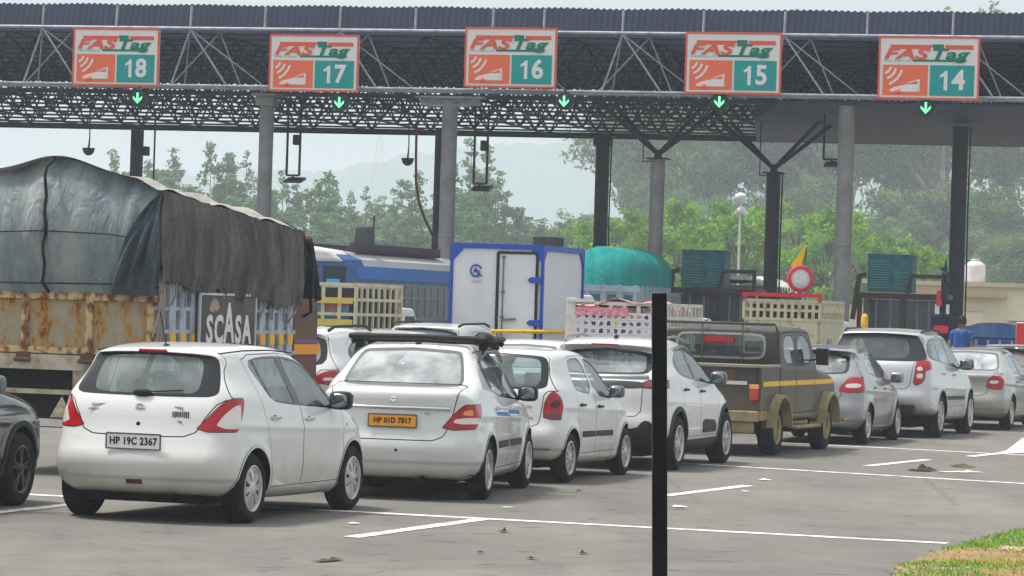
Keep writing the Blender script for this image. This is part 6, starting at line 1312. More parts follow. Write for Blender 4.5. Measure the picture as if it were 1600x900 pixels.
    for s in (0, 1):
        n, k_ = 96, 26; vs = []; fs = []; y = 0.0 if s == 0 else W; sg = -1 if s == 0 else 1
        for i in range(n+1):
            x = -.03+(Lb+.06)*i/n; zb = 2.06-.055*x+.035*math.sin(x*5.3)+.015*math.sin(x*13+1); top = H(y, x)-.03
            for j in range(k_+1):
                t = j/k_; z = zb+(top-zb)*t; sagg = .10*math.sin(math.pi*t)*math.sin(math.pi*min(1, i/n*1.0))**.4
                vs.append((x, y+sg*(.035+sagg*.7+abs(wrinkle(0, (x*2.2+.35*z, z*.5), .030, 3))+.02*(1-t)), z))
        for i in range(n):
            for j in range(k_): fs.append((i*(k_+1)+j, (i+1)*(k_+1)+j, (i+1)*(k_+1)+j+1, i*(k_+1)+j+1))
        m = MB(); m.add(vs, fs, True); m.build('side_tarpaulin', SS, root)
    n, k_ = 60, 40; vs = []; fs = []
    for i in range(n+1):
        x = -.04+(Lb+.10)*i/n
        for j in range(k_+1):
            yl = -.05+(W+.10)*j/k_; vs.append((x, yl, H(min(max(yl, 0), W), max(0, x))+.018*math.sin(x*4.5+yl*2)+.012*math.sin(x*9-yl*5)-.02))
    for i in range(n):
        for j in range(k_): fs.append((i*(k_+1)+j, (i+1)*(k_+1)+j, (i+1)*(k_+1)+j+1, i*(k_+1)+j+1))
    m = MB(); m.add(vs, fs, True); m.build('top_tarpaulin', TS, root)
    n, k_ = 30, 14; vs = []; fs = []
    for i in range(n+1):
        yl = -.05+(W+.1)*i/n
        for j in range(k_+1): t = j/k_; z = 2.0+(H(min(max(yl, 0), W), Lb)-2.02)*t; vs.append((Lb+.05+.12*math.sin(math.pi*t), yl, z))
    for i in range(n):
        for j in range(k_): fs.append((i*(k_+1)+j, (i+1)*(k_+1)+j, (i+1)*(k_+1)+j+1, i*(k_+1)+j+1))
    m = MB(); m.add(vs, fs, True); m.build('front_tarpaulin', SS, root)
    rk = random.Random(4)
    for i in range(13):
        x = .1+i*.31; m = MB(); m.tube([(x, -.05, 2.12-.05*x), (x+rk.uniform(-.06, .06), -.05, 1.98-.05*x), (x+rk.uniform(-.1, .1), -.03, 1.86-.05*x)], .012, 4); m.tube([(x-.06, -.055, 2.10-.05*x), (x+.05, -.06, 2.0-.05*x), (x+.12, -.05, 2.1-.05*x)], .010, 4); m.build('lashing', P('rope_pale', (.30, .27, .23), .9), root)
    for i in range(5): m = MB(); m.tube([(.02, -.04-.01*i, 2.0), (-.06+.03*i, -.06, 1.75-.04*i), (.1*i-.15, -.03, 1.5-.1*i)], .012, 4); m.build('lashing', P('rope_pale', (.30, .27, .23), .9), root)
    # cab
    BR = P('cab_brown', (.16, .075, .055), .5, noise=(4, (.11, .06, .05), .4, .7)); m = MB(); x0, x1 = Lb+.18, Lb+1.02
    m.prism([(x0, .6), (x0, 2.62), (x0+.12, 2.62), (x0+.14, 1.98), (x1-.02, 1.94), (x1, .6)], (0, .10, 0), (1, 0, 0), (0, 0, 1), (0, 1, 0), 0, .1); m.prism([(x0, .6), (x0, 2.62), (x0+.12, 2.62), (x0+.14, 1.98), (x1-.02, 1.94), (x1, .6)], (0, W-.2, 0), (1, 0, 0), (0, 0, 1), (0, 1, 0), 0, .1); m.bx(x1-.1, x1, .2, W-.2, .6, 1.9); m.bx(x0, x1-.25, .1, W-.1, 2.62, 2.7); m.bx(x0, x0+.08, .2, W-.2, .6, 1.6); m.build('cab', BR, root, bevel=.05)
    m = MB(); m.prism([(x0+.14, 1.99), (x0+.13, 2.62), (x1-.42, 2.62), (x1-.04, 1.95)], (0, .13, 0), (1, 0, 0), (0, 0, 1), (0, 1, 0), 0, .02); m.build('cab_window', glass('glass_teal2', (.5, .6, .6)), root)
    m = MB(); m.bx(x0+.02, x1-.02, .085, .105, 1.30, 1.42); m.build('orange_band', P('band_orange', (.85, .33, .03), .5), root); m = MB(); m.bx(x0+.02, x1-.02, .088, .104, 1.43, 1.47); m.build('purple_band', P('band_purple', (.18, .10, .25), .5), root)
    m = MB(); m.tube([(x1-.40, .1, 2.62), (x1-.06, .10, 1.95)], .05, 6); m.tube([(x0+.12, .1, 2.5), (x0+.14, -.0, 2.46), (x0+.30, -.0, 1.80), (x0+.3, .1, 1.74)], .02, 6); m.box((x0+.2, .0, 2.2), (.06, .12, .5)); m.build('wing_mirror', DARK, root, bevel=.02)
    truck_wheels(root, (.95, Lb+.6), .42, .22, W/2, dual=(0,)); m = MB(); m.bx(.5, .53, .05, .75, .45, .95); m.bx(.5, .53, 1.6, 2.28, .45, .95); m.build('mud_flap', DARK, root)
tarp_truck()

def box_truck():
    W, L, Z0, Z1 = 1.70, 2.66, .92, 3.02; root = corner_root('box_truck', 'white box truck with blue edge trims, seen from behind in the middle', 'truck', 846, 2.0, 60.2, 17); WB = P('box_white', (.66, .67, .71), .45, noise=(1.4, (.58, .59, .62), .4, .7)); BL = P('trim_blue', (.012, .075, .42), .4); BK = P('seal_black', (.012, .012, .014), .6)
    m = MB(); m.bx(.02, L, 0.02, W-.02, Z0, Z1); m.build('box', WB, root, bevel=.02); m = MB()
    for y in (0, W): m.bx(-.01, .05, y-.025, y+.025, Z0, Z1)
    m.bx(-.012, .05, .025, W-.025, Z1-.06, Z1+.03); m.bx(.05, L, -.015, .05, Z1-.07, Z1+.028); m.bx(.05, L, W-.05, W+.015, Z1-.07, Z1+.028); m.bx(L-.04, L+.02, -.02, .05, Z0, Z1); m.bx(.05, L, -.012, .03, Z0-.02, Z0+.05)
    for y, s in ((W-.025, -1), (.025, 1)): m.prism([(0, 0), (.20*s, 0), (0, -.22)], (-.014, y, Z1-.06), (0, 1, 0), (0, 0, 1), (1, 0, 0), 0, .03)
    m.prism([(0, 0), (.2, 0), (0, -.22)], (.05, -.016, Z1-.07), (1, 0, 0), (0, 0, 1), (0, 1, 0), 0, .03); m.prism([(L-.04, 0), (L-.24, 0), (L-.04, -.22)], (0, -.016, Z1-.07), (1, 0, 0), (0, 0, 1), (0, 1, 0), 0, .03); m.build('edge_trim', BL, root)
    d = MB(); d.bx(-.005, .03, .12, .80, Z0+.1, Z1-.14); do = d.build('door', WB, root, bevel=.008); s = MB()
    for a, b in (((.10, Z0+.06), (.10, Z1-.12)), ((.83, Z0-.1), (.83, Z1-.12)), ((.10, Z1-.12), (.83, Z1-.12))): s.bar((-.005, a[0], a[1]), (-.005, b[0], b[1]), .042)
    s.build('door_seal', BK, do); h = MB(); h.tube([(-.03, .72, Z1-.2), (-.03, .72, Z0+.35)], .013, 6)
    for z in (Z1-.2, 2.2, 1.75, Z0+.4): h.bx(-.05, .0, .69, .75, z-.02, z+.02)
    h.bar((-.04, .70, 1.70), (-.04, .46, 1.72), .035); h.build('door_rod', P('rod_grey', (.16, .16, .17), .5, .5), do); h = MB()
    for z in (2.42, 1.66): h = MB(); h.prism([(0, .06), (.2, .05), (.26, 0), (.2, -.05), (0, -.06)], (-.02, .0, z), (0, 1, 0), (0, 0, 1), (-1, 0, 0), 0, .03); h.build('door_hinge', BL, do)
    # round logo with lettering
    c = Vector((-.002, 1.235, 2.56)); g = MB()
    for i in range(26):
        a0, a1 = R(20+i*11.5), R(20+(i+1)*11.5); ri, ro = .085, .118; g.add([c+Vector((0, -r_*math.cos(a), r_*math.sin(a))) for r_, a in ((ri, a0), (ro, a0), (ro, a1), (ri, a1))], [(0, 1, 2, 3)])
    lo = g.build('logo', BL, root, fix=False); text('A', .13, BK, lo, c+Vector((-.002, .01, 0)), (0, -1, 0), (0, 0, 1), depth=.001, bold=.004); text('R', .16, BL, lo, c+Vector((-.002, -.07, -.05)), (0, -1, 0), (0, 0, 1), depth=.001, bold=.004, shear=-.3); k = MB(); k.box(c+Vector((-.002, -.01, -.185)), (.003, .19, .022)); k.build('logo_line', P('logo_green', (.10, .22, .18), .5, noise=(60, (.6, .6, .6), .45, .55)), lo)
    y = MB(); YL = P('rail_yellow', (.80, .50, .02), .45, noise=(9, (.5, .3, .05), .5, .7)); zr = 1.50
    y.tube([(-.14, .86, .60), (-.14, .86, zr), (-.14, -.06, zr+.01), (L*.72, -.10, zr+.02), (L*.72, -.10, .9)], .035, 8); y.tube([(-.14, .80, .60), (-.14, .80, zr)], .03, 8); y.tube([(-.14, .86, 1.2), (-.14, -.06, 1.2)], .025, 8); y.build('guard_rail', YL, root)
    m = MB(); m.bx(.1, L+1.4, .4, W-.4, .55, .9); m.bx(.0, .15, .05, W-.05, .5, .62); m.build('chassis', P('chassis_dark', (.02, .02, .022), .8), root); m = MB(); m.prism([(0, .5), (0, 2.2), (.9, 2.2), (1.3, 1.4), (1.4, .5)], (L+.08, .05, 0), (1, 0, 0), (0, 0, 1), (0, 1, 0), 0, W-.1); m.build('cab', WB, root, bevel=.06)
    m = MB(); m.box((1.5, .35, Z1+.12), (.5, .45, .18)); m.build('roof_vent', P('vent_dark', (.03, .035, .04), .6), root, bevel=.02); truck_wheels(root, (.75, L+.8), .36, .18, W/2)
box_truck()

def bus():
    W, L = 2.45, 8.4; root = corner_root('bus', 'white and blue bus with loaded roof rack, behind the tarpaulin truck', 'bus', 549, 2.6, 73.6, 17); root.scale = (1, 1, .915); WH = P('bus_white', (.66, .66, .63), .4, noise=(2, (.52, .50, .46), .45, .7)); BB = P('bus_body', (.05, .11, .27), .4, noise=(2, (.035, .08, .21), .45, .7)); BL = P('bus_blue', (.03, .16, .52), .4); GL = P('bus_glass', (.018, .028, .04), .15, 0, .3); DK = P('bus_dark', (.05, .055, .065), .6)
    m = MB(); prof = [(0, .55), (0, 2.9), (.10, 3.12), (.5, 3.3), (1.22, 3.38), (1.95, 3.3), (2.35, 3.12), (2.45, 2.9), (2.45, .55)]
    m.prism(prof, (.0, 0, 0), (0, 1, 0), (0, 0, 1), (1, 0, 0), 0, L); m.build('body', BB, root, bevel=.04)
    m = MB(); m.prism([(.02, 2.98), (.10, 3.14), (.5, 3.32), (1.22, 3.40), (1.95, 3.32), (2.35, 3.14), (2.43, 2.98)], (.9, 0, 0), (0, 1, 0), (0, 0, 1), (1, 0, 0), 0, L-.95); m.build('roof', P('bus_roof_grey', (.42, .43, .44), .5), root)
    m = MB(); m.prism([(.12, 3.05), (.5, 3.34), (1.22, 3.44), (1.95, 3.34), (2.33, 3.05)], (-.04, 0, 0), (0, 1, 0), (0, 0, 1), (1, 0, 0), 0, .9); m.build('roof_dome', WH, root, bevel=.08)
    m = MB(); m.bx(-.012, .0, .12, 2.33, 1.9, 2.95); m.build('rear_screen', GL, root); c = MB()
    for y0, y1 in ((.75, 1.15), (1.3, 1.75), (1.8, 2.2)): c.bx(-.022, -.014, y0, y1, 2.35, 2.9)
    c.build('curtains', P('curtain_blue', (.10, .14, .45), .8, noise=(12, (.06, .09, .35), .4, .6)), root); m = MB()
    for y in (.06, .70, 1.22, 2.38): m.bx(-.03, .0, y-.05, y+.05, .9, 3.0)
    m.bx(-.03, 0, 0, W, 1.55, 1.75); m.bx(-.03, 0, 0, W, .8, 1.1); m.build('rear_frame', BB, root); m = MB(); m.bx(-.05, -.025, .25, .55, 2.2, 2.65); m.build('poster', P('poster_cyan', (.05, .40, .62), .5), root)
    m = MB(); m.bx(-.02, 0, .1, 2.35, 1.12, 1.52); m.build('rear_panel', P('bus_teal', (.04, .22, .28), .5), root)
    m = MB(); m.bx(.3, L-.2, -.012, .0, 2.68, 2.98); m.bx(.3, L-.2, -.012, 0, 1.15, 1.5); m.build('side_stripe', BL, root); m = MB(); m.bx(.3, L-.2, -.011, 0, .6, 1.15); m.bx(.3, L-.2, -.011, 0, 1.5, 1.75); m.build('side_skirt', P('bus_slate', (.16, .23, .33), .5), root); m = MB(); m.bx(.35, L-.4, -.014, 0.0, 1.75, 2.56); m.build('side_glass', GL, root); m = MB()
    for i in range(9): x = .35+i*.95; m.bx(x-.03, x+.03, -.03, 0, 1.72, 2.58); m.bx(x+.42, x+.45, -.025, 0, 1.75, 2.56)
    m.bx(.3, L-.3, -.028, 0, 2.24, 2.28); m.bx(.3, L-.3, -.028, 0, 1.72, 1.77); m.bx(.3, L-.3, -.028, 0, 2.55, 2.59); m.build('window_bars', P('bar_white', (.20, .25, .32), .4), root)
    m = MB(); m.bx(1.0, L-1.2, .35, .42, 3.32, 3.54); m.bx(1.0, L-1.2, W-.42, W-.35, 3.32, 3.54); m.bx(1.4, L-1.2, .35, W-.35, 3.32, 3.40); m.build('roof_rack', P('rack_purple', (.07, .05, .08), .7), root); m = MB(); m.box((2.2, .5, 3.72), (.5, .35, .5), None, .92); m.build('roof_box', P('box_dark', (.06, .07, .08), .7), root, bevel=.05)
    m = MB(); m.tube([(2.45, .38, 3.9), (2.46, .38, 4.25)], .025, 5); m.build('roof_pipe', DK, root); m = MB()
    for y in (.25, 2.2): m.box((-.04, y, 1.3), (.03, .14, .3))
    m.build('tail_light', P('lamp_red', (.5, .01, .02)), root); truck_wheels(root, (2.2, 6.6), .48, .26, W/2)
bus()

CRM = P('cage_cream', (.56, .52, .36), .6, noise=(6, (.38, .33, .2), .5, .7)); CRM2 = P('cage_white', (.66, .65, .60), .55, noise=(6, (.5, .46, .4), .5, .7)); DRK = P('chassis_dark', (.02, .02, .022), .8)
def cage_pickup(name, label, u, depth, W, L, z0, z1, theta, mat, rows=2, solid=None, cab_mat=None, cell=.22):
    """small goods carrier: cage body with square holes on top, solid lower boards"""
    root = corner_root(name, label, 'pickup', u, z1-.4, depth, theta); zs = solid if solid else z0+.5; m = MB()
    m.bx(0, .04, .04, W-.04, z0, zs); m.bx(.04, L, 0, .04, z0, zs); m.bx(.04, L, W-.04, W, z0, zs); m.bx(L-.04, L, .04, W-.04, z0, z1); m.bx(.04, L-.04, .04, W-.04, z0, z0+.06); m.build('boards', mat, root); m = MB()
    dz = (z1-zs)/rows
    for r in range(rows+1):
        z = zs+dz*r; h = .028; m.bx(-.012, .02, 0, W, z-h, z+h); m.bx(.02, L, -.012, .03, z-h, z+h); m.bx(.02, L, W-.03, W+.012, z-h, z+h)
    ny, nx = max(2, int(W/cell)), max(2, int(L/cell))
    for i in range(ny+1): y = W*i/ny; m.bx(-.008, .018, y-.032, y+.032, zs, z1)
    for i in range(nx+1): x = L*i/nx; m.bx(x-.03, x+.03, -.008, .028, zs, z1); m.bx(x-.03, x+.03, W-.028, W+.008, zs, z1)
    m.build('cage', mat, root); m = MB(); m.bx(.1, L+1.5, .3, W-.3, .42, z0); m.bx(-.05, .08, .05, W-.05, .42, .56); m.build('chassis', DRK, root); cm = cab_mat or P('cab_white', (.66, .66, .64), .4)
    m = MB(); m.prism([(0, .4), (0, 1.78), (.15, 1.86), (.75, 1.84), (1.2, 1.2), (1.5, 1.05), (1.55, .4)], (L+.06, .02, 0), (1, 0, 0), (0, 0, 1), (0, 1, 0), 0, W-.04); m.build('cab', cm, root, bevel=.05)
    m = MB(); m.prism([(.2, 1.2), (.22, 1.7), (.72, 1.7), (1.05, 1.2)], (L+.06, .008, 0), (1, 0, 0), (0, 0, 1), (0, 1, 0), 0, .012); m.build('cab_window', P('pane_dark', (.03, .04, .05), .08), root); truck_wheels(root, (.55, L+.75), .31, .16, W/2)
    m = MB(); m.box((-.03, .18, z0+.1), (.04, .12, .22)); m.build('tail_light', P('lamp_red', (.5, .01, .02)), root); m = MB(); m.box((-.03, W-.18, z0+.1), (.04, .12, .22)); m.build('tail_light', P('lamp_red', (.5, .01, .02)), root); return root
r = cage_pickup('goods_pickup', 'cream caged goods pickup in front of the bus, left of the box truck', 556, 60, 1.55, 2.5, .95, 2.24, 17, CRM, 3, 1.45, cell=.31)
m = MB(); m.bx(-.03, -.014, .05, 1.5, 1.50, 1.62); m.bx(-.03, -.014, .05, 1.5, 1.9, 2.0); m.build('yellow_board', P('board_yellow', (.55, .45, .10), .6), r); m = MB(); m.bx(.10, 2.4, .08, 1.47, 1.0, 2.18); m.build('dark_infill', P('infill_dark', (.03, .035, .04), .8), r); m = MB(); m.bx(.045, .09, .15, 1.4, 1.62, 1.9); m.build('cargo', P('cargo_blue', (.05, .25, .40), .7, noise=(5, (.4, .1, .05), .5, .6)), r)  # dark block added inside so the cage holes read dark
r = cage_pickup('goods_pickup', 'pale goods pickup with printed cartons showing through its rear, behind the black post', 1041, 54, 1.62, 2.35, .9, 2.04, 17, CRM2, 3, 1.4); CART = r
def cartons():
    """a wall of stacked cartons printed with small pictures, pink sheet over the top"""
    m = bpy.data.materials.new('printed_cartons'); m.use_nodes = True; n = m.node_tree; b = n.nodes['Principled BSDF']; b.inputs['Roughness'].default_value = .5; tc = n.nodes.new('ShaderNodeTexCoord'); sx = n.nodes.new('ShaderNodeSeparateXYZ'); n.links.new(tc.outputs['Object'], sx.inputs[0])
    def math_(op, a, bb=None):
        k = n.nodes.new('ShaderNodeMath'); k.operation = op
        for i, v in enumerate((a, bb)):
            if v is None: continue
            if isinstance(v, (int, float)): k.inputs[i].default_value = v
            else: n.links.new(v, k.inputs[i])
        return k.outputs[0]
    s = .125; u, v = math_('DIVIDE', sx.outputs[1], s), math_('DIVIDE', sx.outputs[2], s*.95); fu, fv = math_('FRACT', u), math_('FRACT', v); cu, cv = math_('FLOOR', u), math_('FLOOR', v); cb = n.nodes.new('ShaderNodeCombineXYZ'); n.links.new(cu, cb.inputs[0]); n.links.new(cv, cb.inputs[1])
    wn = n.nodes.new('ShaderNodeTexWhiteNoise'); n.links.new(cb.outputs[0], wn.inputs['Vector']); rp = n.nodes.new('ShaderNodeValToRGB'); rp.color_ramp.interpolation = 'CONSTANT'; e = rp.color_ramp.elements; e[0].position, e[0].color = 0, (.02, .02, .03, 1); e[1].position, e[1].color = .9, (.6, .45, .03, 1)
    for p_, c in ((.28, (.10, .07, .22)), (.42, (.32, .22, .14)), (.58, (.25, .20, .18)), (.72, (.45, .04, .08)), (.8, (.5, .48, .5))): q = e.new(p_); q.color = (*c, 1)
    n.links.new(wn.outputs['Value'], rp.inputs[0]); nz = n.nodes.new('ShaderNodeTexNoise'); nz.inputs['Scale'].default_value = 26; n.links.new(tc.outputs['Object'], nz.inputs['Vector'])
    du, dv = math_('ABSOLUTE', math_('SUBTRACT', fu, .5)), math_('ABSOLUTE', math_('SUBTRACT', fv, .45)); mxv = math_('MAXIMUM', du, dv); thr = math_('MULTIPLY', nz.outputs['Fac'], .52); ins = math_('LESS_THAN', mxv, thr); mk = n.nodes.new('ShaderNodeMixRGB'); mk.inputs[1].default_value = (.66, .64, .70, 1); n.links.new(ins, mk.inputs[0]); n.links.new(rp.outputs[0], mk.inputs[2])
    edge = math_('GREATER_THAN', math_('MAXIMUM', du, dv), .475); m2 = n.nodes.new('ShaderNodeMixRGB'); m2.inputs[2].default_value = (.42, .40, .44, 1); n.links.new(edge, m2.inputs[0]); n.links.new(mk.outputs[0], m2.inputs[1]); n.links.new(m2.outputs[0], b.inputs['Base Color'])
    k = MB(); k.bx(-.06, -.02, .06, 1.50, .95, 1.90); k.build('printed_cartons', m, CART); PK = P('pink_sheet', (.72, .14, .22), .6, noise=(9, (.80, .40, .42), .4, .6)); k = MB(); k.bx(-.07, -.02, .62, 1.50, 1.84, 1.97); k.build('pink_print', P('pink_print', (.68, .14, .22), .5, noise=(22, (.62, .40, .42), .42, .6)), CART)
    k = MB(); n_ = 22; vs = []; fs = []
    for i in range(n_+1):
        for j in range(13): x, y = -.05+2.3*i/n_, .03+1.56*j/12; vs.append((x, y, 2.0+.05*math.sin(x*7+y*3)+.04*math.sin(y*9-x*2)+.05*math.sin(math.pi*j/12)))
    for i in range(n_):
        for j in range(12): fs.append((i*13+j, (i+1)*13+j, (i+1)*13+j+1, i*13+j+1))
    k.add(vs, fs, True); k.build('pink_sheet', PK, CART); k = MB(); k.bx(.06, 2.2, .06, 1.54, .96, 1.98); k.build('load', P('load_pink', (.45, .18, .22), .7, noise=(6, (.6, .5, .5), .4, .6)), CART)
    k = MB(); k.bx(-.05, .05, 1.5, 1.66, .6, 2.12); k.bx(-.08, .0, 1.2, 1.62, 2.05, 2.1); k.build('corner_post', CRM2, CART)
cartons()
r = cage_pickup('goods_pickup', 'cream goods pickup with high boards, in front of the round red sign', 1281, 66, 1.52, 2.3, .9, 2.22, 17, CRM, 2, 1.86, cell=.13)
m = MB(); m.bx(-.04, .03, -.03, 1.56, 2.30, 2.37); m.bx(-.03, .02, -.02, .03, 2.2, 2.3); m.bx(-.03, .02, 1.49, 1.54, 2.2, 2.3); m.build('red_rail', P('rail_red', (.62, .03, .04), .5), r); m = MB(); m.bx(.08, 2.2, .07, 1.45, 1.0, 2.15); m.build('dark_infill', P('infill_dark', (.03, .035, .04), .8), r)  # another dark block added behind the boards to darken the holes
m = MB(); m.bx(.75, 1.1, -.02, -.008, 1.15, 1.5); m.build('hatch', P('hatch_grey', (.25, .28, .30), .5), r)

def teal_truck():
    W, L = 1.75, 3.3; root = corner_root('tarpaulin_truck', 'truck with domed teal tarpaulin behind the box truck', 'truck', 1000, 2.2, 78, 15); TE_ = cloth_mat('tarp_teal', (.015, .30, .285), (.01, .22, .22), (.03, .40, .37), 1.6); n = 26; vs = []; fs = []; k_ = 16
    for i in range(k_+1):
        x = L*i/k_
        for j in range(n+1): a = math.pi*j/n; y = W/2-W/2*math.cos(a)*1.02; z = 2.72+.66*math.sin(a)**.8+.03*math.sin(x*6+j); vs.append((x, y, z if 0 < j < n else 2.5))
    for i in range(k_):
        for j in range(n): fs.append((i*(n+1)+j, (i+1)*(n+1)+j, (i+1)*(n+1)+j+1, i*(n+1)+j+1))
    fs.append(tuple(range(n+1))[::-1]); fs.append(tuple(range(k_*(n+1), (k_+1)*(n+1)))); m = MB(); m.add(vs, fs, True); m.build('tarpaulin', TE_, root); LB = P('body_ice', (.36, .46, .52), .5, noise=(6, (.25, .32, .36), .4, .7)); m = MB(); m.bx(0, L, 0, W, .9, 2.5); m.build('body', LB, root); m = MB()
    for i in range(5): y = .1+i*.38; m.bx(-.03, 0, y-.05, y+.05, .9, 2.52)
    for i in range(8): x = .1+i*.43; m.bx(x-.05, x+.05, -.03, 0, .9, 2.52)
    m.bx(-.035, 0, 0, W, 2.36, 2.5); m.build('ribs', LB, root); m = MB()
    for i in range(4): y = .29+i*.38; m = MB(); m.bx(-.012, -.004, y-.10, y+.10, 1.7, 2.3); m.build('slot', P('slot_teal', (.03, .14, .17), .6), root)
    m = MB(); truck_wheels(root, (1.0, L+.9), .45, .24, W/2); m = MB(); m.bx(L+.15, L+1.7, .1, W-.1, .7, 2.4); m.build('cab', LB, root, bevel=.08)
    m = MB(); m.tube([(.5, W*.25, 3.27), (.6, W*.5, 3.40), (.8, W*.78, 3.27)], .03, 6); m.build('rope', P('rope_orange', (.55, .16, .06), .7), root)
teal_truck()
def far_truck():
    W, L = 2.3, 4.2; root = corner_root('open_truck', 'distant brown open truck with white sheet over its load, behind the first toll booth', 'truck', 1200, 2.2, 96, 17); m = MB(); m.bx(0, L, 0, W, 1.0, 2.55); m.build('body', P('wood_brown', (.16, .11, .09), .8, noise=(8, (.09, .06, .05), .4, .6)), root); m = MB()
    for i in range(8): y = .05+i*.31; m.bx(-.04, 0, y-.03, y+.03, 1.0, 2.75)
    for i in range(12): x = .1+i*.36; m.bx(x-.03, x+.03, -.04, 0, 1.0, 2.75)
    m.bx(-.05, 0, 0, W, 2.66, 2.76); m.build('stakes', P('stake_grey', (.30, .29, .29), .7), root); n = 14; vs = []; fs = []
    for i in range(n+1):
        for j in range(n+1): x, y = -.05+(L+.1)*i/n, -.05+(W+.1)*j/n; vs.append((x, y, 2.62+.42*math.sin(math.pi*j/n)**.7*(.8+.2*math.sin(x*2))+.04*math.sin(x*7+y*5)))
    for i in range(n):
        for j in range(n): fs.append((i*(n+1)+j, (i+1)*(n+1)+j, (i+1)*(n+1)+j+1, i*(n+1)+j+1))
    m = MB(); m.add(vs, fs, True); m.build('load_sheet', P('sheet_white', (.62, .60, .58), .8, noise=(4, (.48, .45, .43), .4, .6)), root); truck_wheels(root, (1.0, L+.9), .45, .24, W/2); m = MB(); m.bx(L+.15, L+1.6, .1, W-.1, .7, 2.4); m.build('cab', P('cab_brown', (.16, .075, .055), .5), root, bevel=.08)
far_truck()
def blue_carrier():
    root = corner_root('blue_carrier', 'blue three-wheeled carrier with domed blue cover, in front of the cream building', 'rickshaw', 1588, 1.6, 82, 17); BL = P('carrier_blue', (.03, .12, .42), .5, noise=(7, (.02, .07, .28), .4, .6)); m = MB(); W, L = 1.35, 1.9; m.bx(0, L, 0, W, .5, 1.55); m.build('body', BL, root, bevel=.03); m = MB(); n = 16
    m.prism([(W/2-W/2*math.cos(math.pi*j/n)*1.03, 1.56+.36*math.sin(math.pi*j/n)) for j in range(n+1)], (-.03, 0, 0), (0, 1, 0), (0, 0, 1), (1, 0, 0), 0, L+.06); m.build('cover', cloth_mat('tarp_blue', (.10, .22, .50), (.05, .14, .40), (.25, .36, .58), 2), root); m = MB()
    for i in range(5): y = .1+i*.29; m.bx(-.03, .0, y-.03, y+.03, .55, 1.5)
    m.bx(-.03, 0, 0, W, 1.30, 1.36); m.build('ribs', P('ribs_pale', (.45, .50, .62), .5), root); m = MB(); m.prism([(0, .4), (0, 1.7), (.6, 1.7), (.95, 1.0), (1.0, .4)], (L+.03, .1, 0), (1, 0, 0), (0, 0, 1), (0, 1, 0), 0, W-.2); m.build('cab', BL, root, bevel=.05); truck_wheels(root, (.4,), .25, .12, W/2); truck_wheels(root, (L+.7,), .25, .12, .16)
    r2 = corner_root('blue_pickup', 'blue caged pickup left of the domed blue carrier', 'pickup', 1540, 1.5, 86, 17); m = MB(); m.bx(0, 2, 0, 1.4, .6, 1.35); m.build('body', BL, r2, bevel=.02); m = MB()
    for i in range(6): y = .03+i*.268; m.bx(-.02, .02, y-.025, y+.025, 1.35, 1.8)
    for i in range(7): x = .03+i*.32; m.bx(x-.025, x+.025, -.02, .02, 1.35, 1.8)
    m.bx(-.025, .02, 0, 1.4, 1.56, 1.6); m.bx(-.025, .02, 0, 1.4, 1.78, 1.82); m.bx(.02, 2, -.025, .02, 1.78, 1.82); m.build('cage', P('cage_iceblue', (.40, .48, .66), .5), r2); m = MB(); m.prism([(0, .4), (0, 1.75), (.7, 1.75), (1.1, 1.1), (1.4, .4)], (2.05, 0, 0), (1, 0, 0), (0, 0, 1), (0, 1, 0), 0, 1.4); m.build('cab', BL, r2, bevel=.05); truck_wheels(r2, (.5, 2.8), .29, .15, .7)
    r3 = corner_root('red_white_truck', 'white truck tail with red ring and black bumper at the right edge', 'truck', 1712, 1.5, 74, 17); m = MB(); m.bx(0, 2.6, 0, 1.75, .95, 1.95); m.build('body', P('cab_white', (.66, .66, .64), .4), r3, bevel=.02); m = MB(); m.bx(-.012, 0, .2, 1.74, 1.6, 1.93); m.bx(-.012, 0, 1.45, 1.74, .98, 1.6); m.lathe([(.12, -.012), (.2, -.012), (.2, -.004), (.12, -.004)], 20, (0, 1.38, 1.25), 'X'); m.build('red_paint', P('rail_red', (.62, .03, .04), .5), r3); m = MB(); m.bx(-.06, .05, 0, 1.75, .72, .93); m.build('bumper', DRK, r3); truck_wheels(r3, (.6, 3.2), .34, .18, .87); m = MB(); m.bx(2.65, 4.0, .05, 1.7, .5, 2.0); m.build('cab', P('cab_white', (.66, .66, .64), .4), r3, bevel=.06)
blue_carrier()

